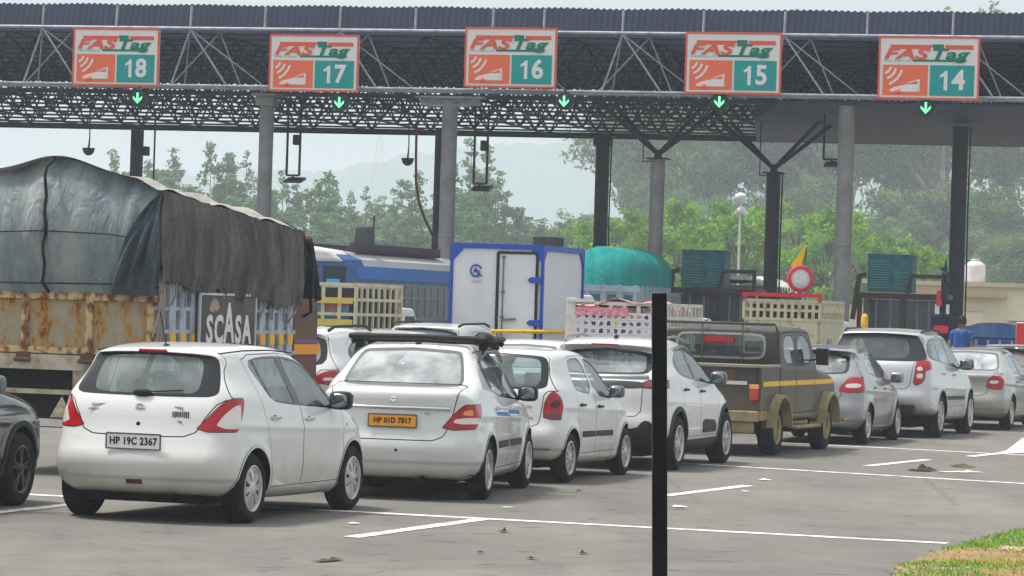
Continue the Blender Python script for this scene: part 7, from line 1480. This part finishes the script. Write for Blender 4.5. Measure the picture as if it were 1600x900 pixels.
# ---- brown crew cab pickup (in the queue)
def brown_pickup():
    W = 1.80; root = thing('crew_cab_pickup', 'muddy dark brown crew cab pickup with yellow side line and rear rack bars', 'pickup', (0, 0, 0), heading(18.8)); hw = W/2
    MUD = P('mud_tan', (.34, .28, .15), .85, noise=(6, (.22, .18, .10), .4, .7)); BK = P('black_plastic', (.018, .018, .02), .5); GLS = glass('glass_clear', (.60, .66, .66)); RAIL = P('rail_olive', (.30, .28, .22), .5)
    # load bed
    m = MB(); m.bx(0, .05, -hw+.05, hw-.05, .66, 1.27); o = m.build('tailgate', OLIVE, root, bevel=.012)
    k = MB(); k.bx(-.012, 0, -hw+.2, .12, 1.02, 1.07); k.build('white_strip', P('strip_white', (.6, .58, .52), .6), o); k = MB(); k.bx(-.008, 0, -.52, -.2, 1.06, 1.22); k.build('rust_patch', P('hinge_rust', (.12, .07, .05), .8), o)
    for s in (1, -1):
        m = MB(); m.bx(0, 1.06, s*(hw-.05), s*hw, .66, 1.27); m.build('bed_side', OLIVE, root, bevel=.012); m = MB(); m.bx(-.02, 1.06, s*(hw-.07), s*(hw+.015), 1.265, 1.305); m.build('bed_rail', RAIL, root, bevel=.008)
        m = MB(); m.bx(-.035, .0, s*(hw-.16), s*(hw-.02), .80, .96); m.build('tail_light', P('lamp_red', (.5, .012, .018), .09), root, bevel=.01); m = MB(); m.bx(-.036, 0.001, s*(hw-.16), s*(hw-.02), .96, 1.03); m.build('indicator', AMBER, root, bevel=.01)
    m = MB(); m.bx(-.02, .05, -hw, hw, 1.262, 1.31); m.build('tailgate_rail', RAIL, root, bevel=.01); m = MB(); m.bx(.05, 1.06, -hw+.05, hw-.05, .72, .76); m.build('bed_floor', BK, root)
    m = MB(); m.bx(-.06, .06, -hw+.02, hw-.02, .50, .655); m.bx(0.0, .1, -hw+.1, -.2, .34, .50); m.build('rear_bumper', MUD, root, bevel=.02)
    # cab and bonnet, one skin cut for windows
    sp = dict(SWIFT, L=4.85, hw=hw, H=1.86, xr=.95, wb=3.0, wr=.375, Ra=.44, tum=.10, crown=.03, cr=.02, cf=.08, r_roof=.07, r_end=.05, flare=0.0, prof_it=1, sec=[(0, 1.0), (1.9, 1.0)], uplan=[(0, 1), (5, 1)], crease=[(0, -2), (5, -2)],
        profile=[(1.08, .50), (1.08, 1.0), (1.08, 1.5), (1.11, 1.74), (1.16, 1.83), (1.5, 1.86), (2.3, 1.865), (2.9, 1.84), (3.02, 1.78), (3.34, 1.27), (3.40, 1.23), (4.3, 1.17), (4.75, 1.10), (4.83, .95), (4.83, .6), (4.7, .48), (3, .48)], belt=[(0, 1.26), (5, 1.24)], plan=[(0, 1), (3.3, 1), (4.85, .93)])
    f = make_sdf(sp); S = Shell(f, (.95, -.06, .3), (4.98, hw+.1, 2.0), .03); S.take('body', 'drop', lambda V: np.maximum(np.hypot(V[:, 0]-3.95, V[:, 2]-.375)-.44, .4-V[:, 1])); S.P.pop('drop')
    rw = full([(0, 1.40), (.56, 1.40), (.64, 1.44), (.64, 1.66), (.56, 1.71), (0, 1.71)]); rf = lambda V, e=0: np.maximum(poly_sdf(chaikin(rw, 1), V[:, 1], V[:, 2])-e, V[:, 0]-1.4)
    S.take('body', 'rearframe', lambda V: rf(V, .035)); S.take('rearframe', 'rearpane', rf); S.take('body', 'ws', front_poly([(0, 1.29), (.72, 1.29), (.66, 1.74), (0, 1.76)], 2.9))
    S.take('body', 'stripe', lambda V: np.maximum(np.abs(V[:, 2]-1.035)-.035, np.maximum(V[:, 0]-4.6, .5-V[:, 1])))
    for i, poly in enumerate([[(1.24, .60), (1.24, 1.76), (2.05, 1.78), (2.05, .60)], [(2.08, .60), (2.08, 1.78), (2.86, 1.76), (3.22, 1.28), (3.22, .60)]]): S.outline('body', 'd%d' % i, side_poly(poly, 0, .3), .008); S.outline('stripe', 's%d' % i, side_poly(poly, 0, .3), .008)
    for i, poly in enumerate([[(1.34, 1.31), (1.34, 1.72), (1.97, 1.74), (1.97, 1.31)], [(2.16, 1.31), (2.16, 1.74), (2.80, 1.72), (3.08, 1.31)]]):
        S.take('d%d' % i, 'fr', side_poly(poly, 1, .3)); S.take('fr', 'p%d' % i, side_poly(np.array(poly)*.93+np.array(poly).mean(0)*.07, 1, .3))
    S.take('stripe', 'stripe_front', lambda V: 3.1-V[:, 0]); S.take('stripe', 'body', lambda V: 1.6-V[:, 0]); S.object('body', 'cab', OLIVE, root); S.object('rearframe', 'rear_window_frame', P('rubber_grey', (.30, .29, .27), .6), root, push=.01); S.object('rearpane', 'rear_window', GLS, root); S.object('ws', 'windscreen', GLS, root); S.object('seam', 'panel_gap', P('panel_gap', (.03, .03, .03), .9), root); YS = P('stripe_yellow', (.85, .50, .03), .5)
    for s in (1, -1):
        S.object('stripe', 'side_line', YS, root, s, .002); S.object('stripe_front', 'side_line', YS, root, s, .002)
        for i in (0, 1): d = S.object('d%d' % i, 'door', OLIVE, root, s); S.object('s%d' % i, 'side_line', YS, d, s, .002); S.object('p%d' % i, 'window', GLS, d, s, -.004)
        S.object('fr', 'window_frame', BK, root, s, -.003); m = MB(); m.bx(.12, 1.0, s*(hw+.002), s*(hw+.006), 1.0, 1.07); m.build('side_line', YS, root)
        for xc in (.95, 3.95):                              # bolt-on flared mudguards
            m = MB(); n = 14; vs = []; fs = []
            for i in range(n+1):
                a = R(4+172*i/n); c_, s_ = math.cos(a), math.sin(a)
                for r_, y in ((.41, hw-.12), (.44, hw+.12), (.475, hw+.12), (.49, hw-.02)): vs.append((xc+r_*c_*1.05, s*y, .375+r_*s_*1.05))
            for i in range(n):
                for j in range(4): fs.append((i*4+j, (i+1)*4+j, (i+1)*4+(j+1) % 4, i*4+(j+1) % 4))
            m.add(vs, fs); m.build('mudguard', MUD, root)
        m = MB(); m.tube([(1.5, s*(hw+.02), .42), (1.5, s*(hw+.16), .40), (2.9, s*(hw+.16), .40), (2.9, s*(hw+.02), .42)], .03, 8); m.bx(1.55, 2.85, s*(hw+.02), s*(hw+.15), .395, .415); m.build('side_step', MUD, root)
        m = MB(); m.box((2.92, s*(hw+.17), 1.42), (.07, .18, .25)); m.tube([(2.95, s*(hw-.02), 1.36), (2.93, s*(hw+.1), 1.38)], .015, 5); m.build('mirror', BK, root, bevel=.02); m = MB(); m.bx(.05, 1.5, s*(hw-.06), s*(hw-.02), .52, .66); m.build('sill', MUD, root)
    m = MB()
    for y in (.26, -.34): m.tube([(1.02, y, 1.30), (1.02, y, 1.88), (1.3, y, 1.92)], .012, 6)
    m.tube([(1.05, -.86, 1.76), (1.02, -.82, 1.88), (1.02, .82, 1.88), (1.05, .86, 1.76)], .02, 6); m.build('rack_bars', P('rack_dark', (.07, .065, .055), .5), root); m = MB(); m.bx(1.05, 1.10, -.2, .25, 1.60, 1.68); m.build('red_sticker', P('rail_red', (.62, .03, .04), .5), root)
    m = MB(); m.bx(.1, 4.7, -.45, .45, .42, .62); m.bx(.88, 1.02, -.75, .75, .3, .45); m.bx(1.2, 3.1, -.8, .8, .5, .55); m.bx(2.95, 3.25, -.8, .8, .55, 1.24); m.build('chassis', P('chassis_dark', (.02, .02, .022), .8), root)
    for xx in (1.55, 2.35):
        for y in (-.38, .38): m = MB(); m.box((xx+.2, y, .85), (.5, .5, .18)); m.box((xx, y, 1.15), (.12, .48, .6)); m.box((xx-.03, y, 1.55), (.1, .26, .16)); m.build('seat', P('seat_cloth', (.11, .105, .10), .9), root, bevel=.03)
    sp2 = dict(sp, rim='jeep', track=1.62, tw=.22); add_wheels(root, sp2, P('rim_mud', (.42, .34, .16), .75, noise=(8, (.25, .2, .1), .4, .7)), False); put(root, sp2, 1214, 712, 18.8); root.scale = (.96, .96, .96)
brown_pickup()

# ================================================================== BOOTHS, SIGNS, BUILDING, PEOPLE, LITTER
def toll_booth(u, depth, label):
    p = on_px(u, depth, 0); root = thing('toll_booth', label, 'toll booth', p, -PHI, 'toll booths'); ST = P('booth_steel', (.045, .030, .036), .5, noise=(5, (.07, .05, .05), .4, .7)); TL_ = P('louvre_teal', (.035, .20, .235), .5, noise=(4, (.02, .11, .14), .4, .7)); GL = P('booth_glass', (.06, .07, .085), .08, 0, .6)
    m = MB(); m.bx(-1.2, 1.15, 0, 2.6, 0, .28); m.build('island', P('concrete', (.33, .32, .30), .9, noise=(5, (.24, .23, .22), .4, .6)), root, bevel=.03); m = MB()
    for x, y in ((-1.0, .1), (0.05, .1), (1.0, .1), (-1.0, 1.7), (1.0, 1.7)): m.bx(x-.055, x+.055, y-.055, y+.055, .28, 2.42)
    m.bx(-1.05, 1.06, .03, .15, 2.42, 2.56); m.bx(-1.05, 1.06, 1.65, 1.77, 2.42, 2.56); m.bx(-1.05, -.93, .15, 1.65, 2.42, 2.56); m.bx(.94, 1.06, .15, 1.65, 2.42, 2.56)
    m.bar((-1.16, .06, 1.9), (-1.02, .06, 2.98), .11); m.bar((-1.02, .06, 2.95), (-.86, .06, 3.0), .11); m.bar((.14, .06, 2.56), (.26, .06, 3.0), .08); m.bx(.22, 1.06, .03, .12, 2.94, 3.03); m.bx(.97, 1.06, .03, .12, 2.56, 2.94); m.build('frame', ST, root)
    m = MB(); m.bx(-.92, .0, .2, 1.6, .9, 2.4); m.bx(.1, .95, .2, 1.6, .5, 2.4); m.build('glazing', GL, root); m = MB()
    for x in (-.6, -.25, .4, .68): m.bx(x-.025, x+.025, .165, .195, .5, 2.4)
    m.bx(-.95, .95, .16, .196, 1.2, 1.26); m.build('mullions', P('mullion_grey', (.20, .21, .23), .5), root); m = MB(); m.bx(-.9, .9, .3, 1.5, .28, 1.0); m.build('base_wall', P('booth_base', (.14, .14, .16), .7), root)
    c = MB(); c.bx(-.84, .24, .2, 1.0, 2.58, 3.46); co = c.build('louvre_box', TL_, root); c = MB()
    for i in range(11): z = 2.68+i*.062; c.box((-.55, .19, z), (.5, .05, .022), Matrix.Rotation(R(-30), 3, 'X'))
    for i in range(7): z = 2.68+i*.062; c.box((0, .19, z), (.4, .05, .022), Matrix.Rotation(R(-30), 3, 'X'))
    c.build('louvres', P('louvre_light', (.10, .36, .40), .5), co); c = MB(); c.bx(-.87, .27, .17, 1.02, 3.46, 3.50); c.build('lid', TL_, co); return root
toll_booth(1109, 84, 'dark framed toll booth with teal louvred box, behind the printed cartons'); toll_booth(1402, 82, 'dark framed toll booth with teal louvred box, behind the tall silver SUV')

def round_sign():
    p = on_px(1244.5, 72, 0); c = at(1244.5, 435.5, 72); root = thing('round_sign', 'round white sign with thick red ring and yellow flag on top', 'road sign', p, R(8)); z = c.z; m = MB(); m.tube([(0, .03, 0), (0, .03, z)], .035, 8); m.build('pole', P('booth_steel', (.045, .03, .036), .5), root)
    m = MB(); m.lathe([(0, .0), (.29, .0), (.29, -.012), (0, -.012)], 36, (0, 0, z), 'Y'); m.build('disc', P('disc_white', (.70, .69, .68), .5, noise=(14, (.55, .62, .60), .5, .62)), root); m = MB(); m.lathe([(.21, -.03), (.285, -.03), (.292, .005), (.205, .005), (.21, -.03)], 36, (0, 0, z), 'Y'); m.build('ring', P('ring_red', (.60, .03, .05), .45), root)
    vs = []; fs = []; n = 10
    for i in range(n+1):
        t = i/n
        for s in (-1, 1): vs.append((-.13+.24*t+s*(.11*(1-t)+.03)*.7, .02+.03*math.sin(t*9+s), z+.22+.50*t-.05*s*(1-t)))
    for i in range(n): fs.append((2*i, 2*i+1, 2*i+3, 2*i+2))
    m = MB(); m.add(vs, fs, True); m.build('flag', P('flag_yellow', (.85, .52, .01), .7), root, fix=False)
    m = MB(); m.tube([(.06, .03, z), (.13, .03, z+.78)], .012, 5); m.build('flag_stick', FRAME, root)
round_sign()
def signal_mast():
    p = on_px(1471, 76, 0); root = thing('signal_mast', 'dark signal mast with red panels and black and white bands, left of the dark column', 'traffic signal', p, -PHI); zt = at(1471, 405, 76).z; m = MB(); m.tube([(0, 0, 0), (0, 0, zt-.3), (0, 0, zt)], [.05, .05, .015], 8); m.ball((0, 0, zt-.35), .09, 10, 6); m.ball((-.06, 0, zt-.22), .05, 8, 5); m.box((0, 0, zt-.7), (.16, .16, .4)); m.build('mast', FRAME, root)
    m = MB(); m.bx(-.18, -.06, -.06, .0, zt-1.05, zt-.7); m.bx(-.22, .10, -.07, -.01, .95+.7, 1.12+.7); m.build('red_panel', P('ring_red', (.60, .03, .05), .45), root); m = MB(); m.bx(-.28, .22, -.01, .06, 1.55, 2.02); m.bx(-.20, .2, .01, .05, 2.1, 2.4); m.build('back_board', FRAME, root); m = MB()
    for x in (-.2, -.02, .16): m = MB(); m.bx(x-.05, x+.05, -.03, .0, 1.0, 1.5); m.build('white_band', P('disc_white', (.70, .69, .68), .5), root)
    for x in (-.16, .06): m = MB(); m.bx(x-.05, x+.05, -.03, 0, 2.08, 2.3); m.build('white_band', P('disc_white', (.70, .69, .68), .5), root)
signal_mast()
p = on_px(1347, 78, 0); root = thing('bollard', 'yellow bollard in front of the second toll booth', 'bollard', p); m = MB(); m.lathe([(.085, 0), (.085, 1.95), (.06, 2.02), (0, 2.04)], 16); m.build('post', P('rail_yellow', (.80, .50, .02), .45), root); m = MB(); m.lathe([(.087, .9), (.087, 1.1)], 16); m.build('band', FRAME, root)
def camera_mast():
    p = on_px(1149, 112, 0); zt = at(1152, 306, 112).z; root = thing('camera_mast', 'thin white mast with white lamps and cameras, before the bright green tree', 'lamp post', p); WH = P('mast_white', (.62, .62, .62), .5); m = MB(); m.tube([(0, 0, 0), (0, 0, zt)], [.055, .035], 8); m.build('pole', WH, root)
    for dx, z, r in ((-.02, zt-.05, .19), (.03, zt-.48, .15), (.16, zt-.58, .11)): m = MB(); m.ball((dx, -.1, z), r, 12, 8, (1, .7, .85)); o = m.build('lamp', P('lamp_dome', (.72, .72, .74), .3), root); m = MB(); m.box((dx-.1, -.02, z), (.2, .05, .05)); m.build('lamp_arm', WH, o)
camera_mast()
def building():
    D = 132; a = on_px(1492, D, 0); root = thing('cream_building', 'low cream building with flat roof and small window at the right edge', 'building', a, R(-12)); z = at(1540, 448, D).z; CW = P('wall_cream', (.74, .68, .50), .85, noise=(.6, (.66, .59, .42), .4, .7)); m = MB(); m.bx(-3.5, 12, 0, 8, 0, z); m.build('wall', CW, root); m = MB(); m.bx(-3.7, 12.2, -.25, 8.2, z, z+.16); m.build('roof', P('roof_pale', (.52, .46, .36), .8), root)
    m = MB(); m.bx(-3.5, 1.9, -.5, .0, z-.42, z-.30); m.build('canopy', P('wall_ochre', (.50, .36, .17), .85), root); f = MB(); f.bx(2.05, 2.75, -.06, 0, .95, 1.95); fo = f.build('window', CW, root); f = MB(); f.bx(2.15, 2.65, -.075, -.062, 1.05, 1.85); f.build('pane', P('pane_dark', (.03, .04, .05), .08), fo); m = MB(); m.bx(2.0, 2.85, -.35, -.0, 2.02, 2.1); m.build('window_hood', CW, root)
    m = MB(); m.bx(-3.5, 12, -.1, 0, 0, .75); m.build('plinth', P('plinth_white', (.60, .59, .55), .8), root)
    t = at(1523, 440, D+1.5); rt = thing('water_tank', 'white ribbed water tank on the flat roof of the cream building', 'water tank', (t.x, t.y, z+.16)); m = MB(); r = .40; m.lathe([(0, 0), (r, 0)]+[(r+(.015 if k % 2 else -.01), .06+.62*k/12) for k in range(13)]+[(r*.95, .72), (r*.5, .84), (r*.3, .86), (0, .87)], 24); m.build('tank', P('tank_white', (.68, .67, .66), .5), rt)
    m = MB(); m.lathe([(0, .87), (.16, .87), (.17, .93), (0, .94)], 16); m.build('lid', P('tank_white', (.68, .67, .66), .5), rt)
    w = thing('boundary_wall', 'low pale wall beyond the booths, left of the dark column by the person', 'wall', on_px(1380, 120, 0), R(-12)); m = MB(); m.bx(-3, 3.4, 0, .25, 0, 2.3); m.build('wall', CW, w); m = MB(); m.bx(-3.05, 3.45, -.04, .29, 2.3, 2.4); m.build('coping', P('roof_pale', (.52, .46, .36), .8), w)
building()

# ---- people: one continuous skin from blended capsules, clothes and hair as its children
def person_parts(seated=False, arms='down'):
    caps = []
    def c(a, b, ra, rb): caps.append((np.array(a, float), np.array(b, float), ra, rb))
    hip = .92
    c((0, 0, 1.58), (.015, 0, 1.66), .082, .088); c((.03, 0, 1.54), (.02, 0, 1.62), .055, .075); c((0, 0, 1.40), (.005, 0, 1.53), .058, .052)      # skull, jaw, neck
    c((.10, 0, 1.585), (.108, 0, 1.565), .010, .014); c((0, .085, 1.585), (0, .088, 1.56), .012, .010); c((.075, .032, 1.61), (.078, .033, 1.61), .016, .016); c((.088, .012, 1.535), (.088, .02, 1.535), .010, .008)   # nose, ear, eye, mouth
    c((0, .10, 1.38), (0, .165, 1.36), .085, .07); c((0, .05, 1.36), (0, .06, 1.12), .115, .105); c((0, .05, 1.12), (0, .06, .95), .105, .118)         # shoulders, chest, hips
    if not seated:
        c((0, .09, .92), (.015, .095, .50), .088, .058); c((.015, .095, .50), (-.01, .10, .09), .056, .038); c((-.02, .10, .05), (.15, .115, .03), .042, .032)
    else:
        c((0, .09, .92), (.40, .11, 1.01), .085, .062); c((.40, .11, 1.01), (.66, .11, .78), .058, .040); c((.65, .11, .77), (.72, .12, .86), .042, .032)
    if arms == 'wheel': el, wr, hd = np.array((.17, .25, 1.14)), np.array((.40, .20, 1.20)), np.array((.48, .19, 1.22))
    else: el, wr, hd = np.array((-.02, .235, 1.10)), np.array((.06, .245, .86)), np.array((.075, .243, .775))
    sh = np.array((0, .185, 1.36)); c(sh, el, .052, .040); c(el, wr, .040, .026); c(wr, hd, .026, .030); d = (hd-wr)/np.linalg.norm(hd-wr)
    side = np.cross(d, (0, 1, 0)); side /= np.linalg.norm(side)+1e-9
    for k, ln in enumerate((.062, .075, .07, .055)):        # four fingers and a thumb
        b = hd+side*(.027-.018*k)+d*.022; m_ = b+d*ln*.55; e = m_+d*ln*.4+np.array((0, -.014, 0)); c(b, m_, .0095, .009); c(m_, e, .009, .0075)
    b = wr+d*.03+side*.022; c(b, b+side*.028+d*.03, .012, .010); c(b+side*.028+d*.03, b+side*.03+d*.055, .010, .008)
    def f(Pt):
        Q = np.stack([Pt[:, 0], np.abs(Pt[:, 1]), Pt[:, 2]], 1); d = np.full(len(Q), 9.0)
        for a, b, ra, rb in caps:
            ab = b-a; t = np.clip(((Q-a)@ab)/(ab@ab+1e-12), 0, 1); q = Q-a-t[:, None]*ab; sc = np.array([1.0, 1.0, 1.0]); v = np.linalg.norm(q*sc, axis=1)-(ra+(rb-ra)*t); k = .028 if min(ra, rb) > .03 else .007
            h = np.maximum(k-np.abs(d-v), 0)/k; d = np.minimum(d, v)-h*h*k*.25
        return d
    return f
def person(label, loc, theta, shirt, trousers, seated=False, h=.014, scale=1.0, drop=0.0):
    f = person_parts(seated, 'wheel' if seated else 'down'); S = Shell(f, (-.25, -2*h, -.03), (.75 if seated else .32, .42, 1.82), h); root = thing('person', label, 'person', loc, heading(theta)); root.scale = (scale,)*3
    S.take('body', 'hair', lambda V: np.maximum(np.hypot(np.hypot(V[:, 0]-.0, V[:, 1]), V[:, 2]-1.64)-.2, np.maximum(1.575-V[:, 2]+np.maximum(0, V[:, 0])*1.2, V[:, 0]-.055)))
    S.take('body', 'shirt', lambda V: np.maximum(np.maximum(V[:, 2]-1.46+.25*np.abs(V[:, 0]), .93-V[:, 2]), np.where((V[:, 1] > .19) & (V[:, 2] < 1.22) if not seated else (V[:, 0] > .19), .01, -.01)))
    if not seated: S.take('body', 'trousers', lambda V: np.maximum(V[:, 2]-.95, np.where((V[:, 1] > .2) | (V[:, 2] < .09), .01, -.01))); S.take('body', 'shoes', lambda V: V[:, 2]-.09)
    else: S.take('body', 'trousers', lambda V: np.maximum(V[:, 2]-1.03, np.where((V[:, 0] > .62), .01, -.01)))
    b = S.object('body', 'body', P('skin', (.24, .125, .075), .55), root); S.object('hair', 'hair', P('hair_black', (.012, .010, .010), .6), b, push=.012); S.object('shirt', 'shirt', shirt, b, push=.010); S.object('trousers', 'trousers', trousers, b, push=.010); S.object('shoes', 'shoes', P('shoe_dark', (.03, .025, .02), .6), b, push=.006); return root
BLU = P('shirt_blue', (.025, .11, .38), .8, noise=(5, (.02, .08, .30), .4, .6)); DKT = P('trouser_dark', (.03, .035, .05), .85)
p = on_px(1499, 72, .3); i_ = thing('traffic_island', 'low concrete island under the person in blue', 'kerb', (p.x, p.y, 0), -PHI); m = MB(); m.bx(-.9, .9, -.6, 2.2, 0, .30); m.build('kerb', P('concrete', (.33, .32, .30), .9), i_, bevel=.03)
person('person in blue shirt with short black hair, seen from behind by the dark column', (p.x, p.y, .30), 25, BLU, DKT)
def driver(carname, x, y, z, label, shirt):
    o = bpy.data.objects.get(carname); bpy.context.view_layer.update()
    w = o.matrix_world @ Vector((x, y, z)); person(label, w, 17.5, shirt, DKT, True, .02, .93)
driver('small_white_hatchback', 1.30, -.31, -.34, 'seated driver of the small white hatchback', P('shirt_orange', (.55, .20, .10), .8))
driver('white_crossover', 1.72, -.37, -.22, 'seated driver of the high white crossover', P('shirt_pale', (.45, .42, .42), .8))
driver('crew_cab_pickup', 2.42, -.38, -.04, 'seated driver of the muddy brown pickup', P('shirt_red', (.45, .05, .05), .8))
driver('white_hatchback', 1.60, -.36, -.36, 'seated driver of the nearest white hatchback', P('shirt_teal', (.12, .25, .26), .8))

# ---- black post close to the camera
a = at(1030, 458, 12.0); b = on_px(1031.5, 12.0, 0); root = thing('black_post', 'tall square black post standing close to the camera', 'post', (0, 0, 0)); b = at(1031.5, 1333, 12.0); m = MB(); m.bar(b, a, .053, .053, up=(0, 1, 0)); m.build('post', P('post_black', (.006, .006, .0075), .38, noise=(3, (.012, .012, .014), .4, .7)), root, bevel=.004); m = MB(); m.box((b.x, b.y, .008), (.16, .16, .015)); m.build('base_plate', P('post_black', (.006, .006, .0075)), root)
# ---- litter on the road
def scrap(name, u, v, sx_, sy_, hgt, mat, label, seed, cat='litter'):
    k = random.Random(seed); g = ground(u, v, .01); m = MB(); n = 6; vs = []; fs = []
    for i in range(n+1):
        for j in range(n+1): vs.append((sx_*(i/n-.5)*(1+k.uniform(-.15, .15)), sy_*(j/n-.5)*(1+k.uniform(-.15, .15)), .004+hgt*abs(k.gauss(0, .6))*(1-abs(i/n-.5)*1.6)*(1-abs(j/n-.5)*1.6)))
    for i in range(n):
        for j in range(n): fs.append((i*(n+1)+j, (i+1)*(n+1)+j, (i+1)*(n+1)+j+1, i*(n+1)+j+1))
    m.add(vs, fs, False); o = m.build(name, mat, fix=False); o.location = g; o.rotation_euler = (0, 0, k.random()*3); tag(o, label, cat)
PAPER = P('paper_white', (.70, .69, .66), .8); DRKL = P('litter_dark', (.05, .045, .03), .9); LEAF = P('litter_leaf', (.07, .09, .03), .8)
scrap('paper', 1195, 750, .17, .14, .02, PAPER, 'white paper scrap right of the short dashes, before the brown pickup', 1); scrap('paper', 1062, 792, .13, .2, .02, PAPER, 'white crumpled paper just right of the black post', 2); scrap('paper', 1165, 768, .08, .1, .01, PAPER, 'tiny white paper scrap beside the end of the short dash', 3)
scrap('rag', 1442, 735, .28, .45, .09, DRKL, 'dark crumpled rag lying left of the white cup', 4); scrap('paper', 1502, 738, .15, .6, .03, PAPER, 'white flattened wrapper on the road at the right', 5); scrap('leaf_clump', 1503, 729, .22, .3, .07, LEAF, 'green leaf clump touching the flattened wrapper', 6)
scrap('twig', 513, 876, .34, .10, .03, LEAF, 'dry leafy twig on the road at the bottom left', 7); scrap('paper', 553, 818, .09, .1, .01, PAPER, 'small white scrap below the front wheel of the nearest hatchback', 8); scrap('stone', 787, 831, .07, .12, .03, DRKL, 'dark stone right of the long dash', 9, 'stone'); scrap('stone', 830, 873, .05, .09, .02, DRKL, 'dark stone left of the black post near the bottom', 10, 'stone')
scrap('stone', 750, 863, .05, .08, .02, DRKL, 'dark pebble at the bottom middle of the road', 11, 'stone'); scrap('stone', 912, 865, .05, .09, .025, DRKL, 'dark pebble nearest the left of the black post', 12, 'stone'); scrap('stone', 905, 767, .05, .11, .02, DRKL, 'dark pebble on the road behind the small white hatchback', 13, 'stone'); scrap('paper', 793, 793, .08, .11, .01, PAPER, 'small white scrap right of the taxi rear wheel', 14)
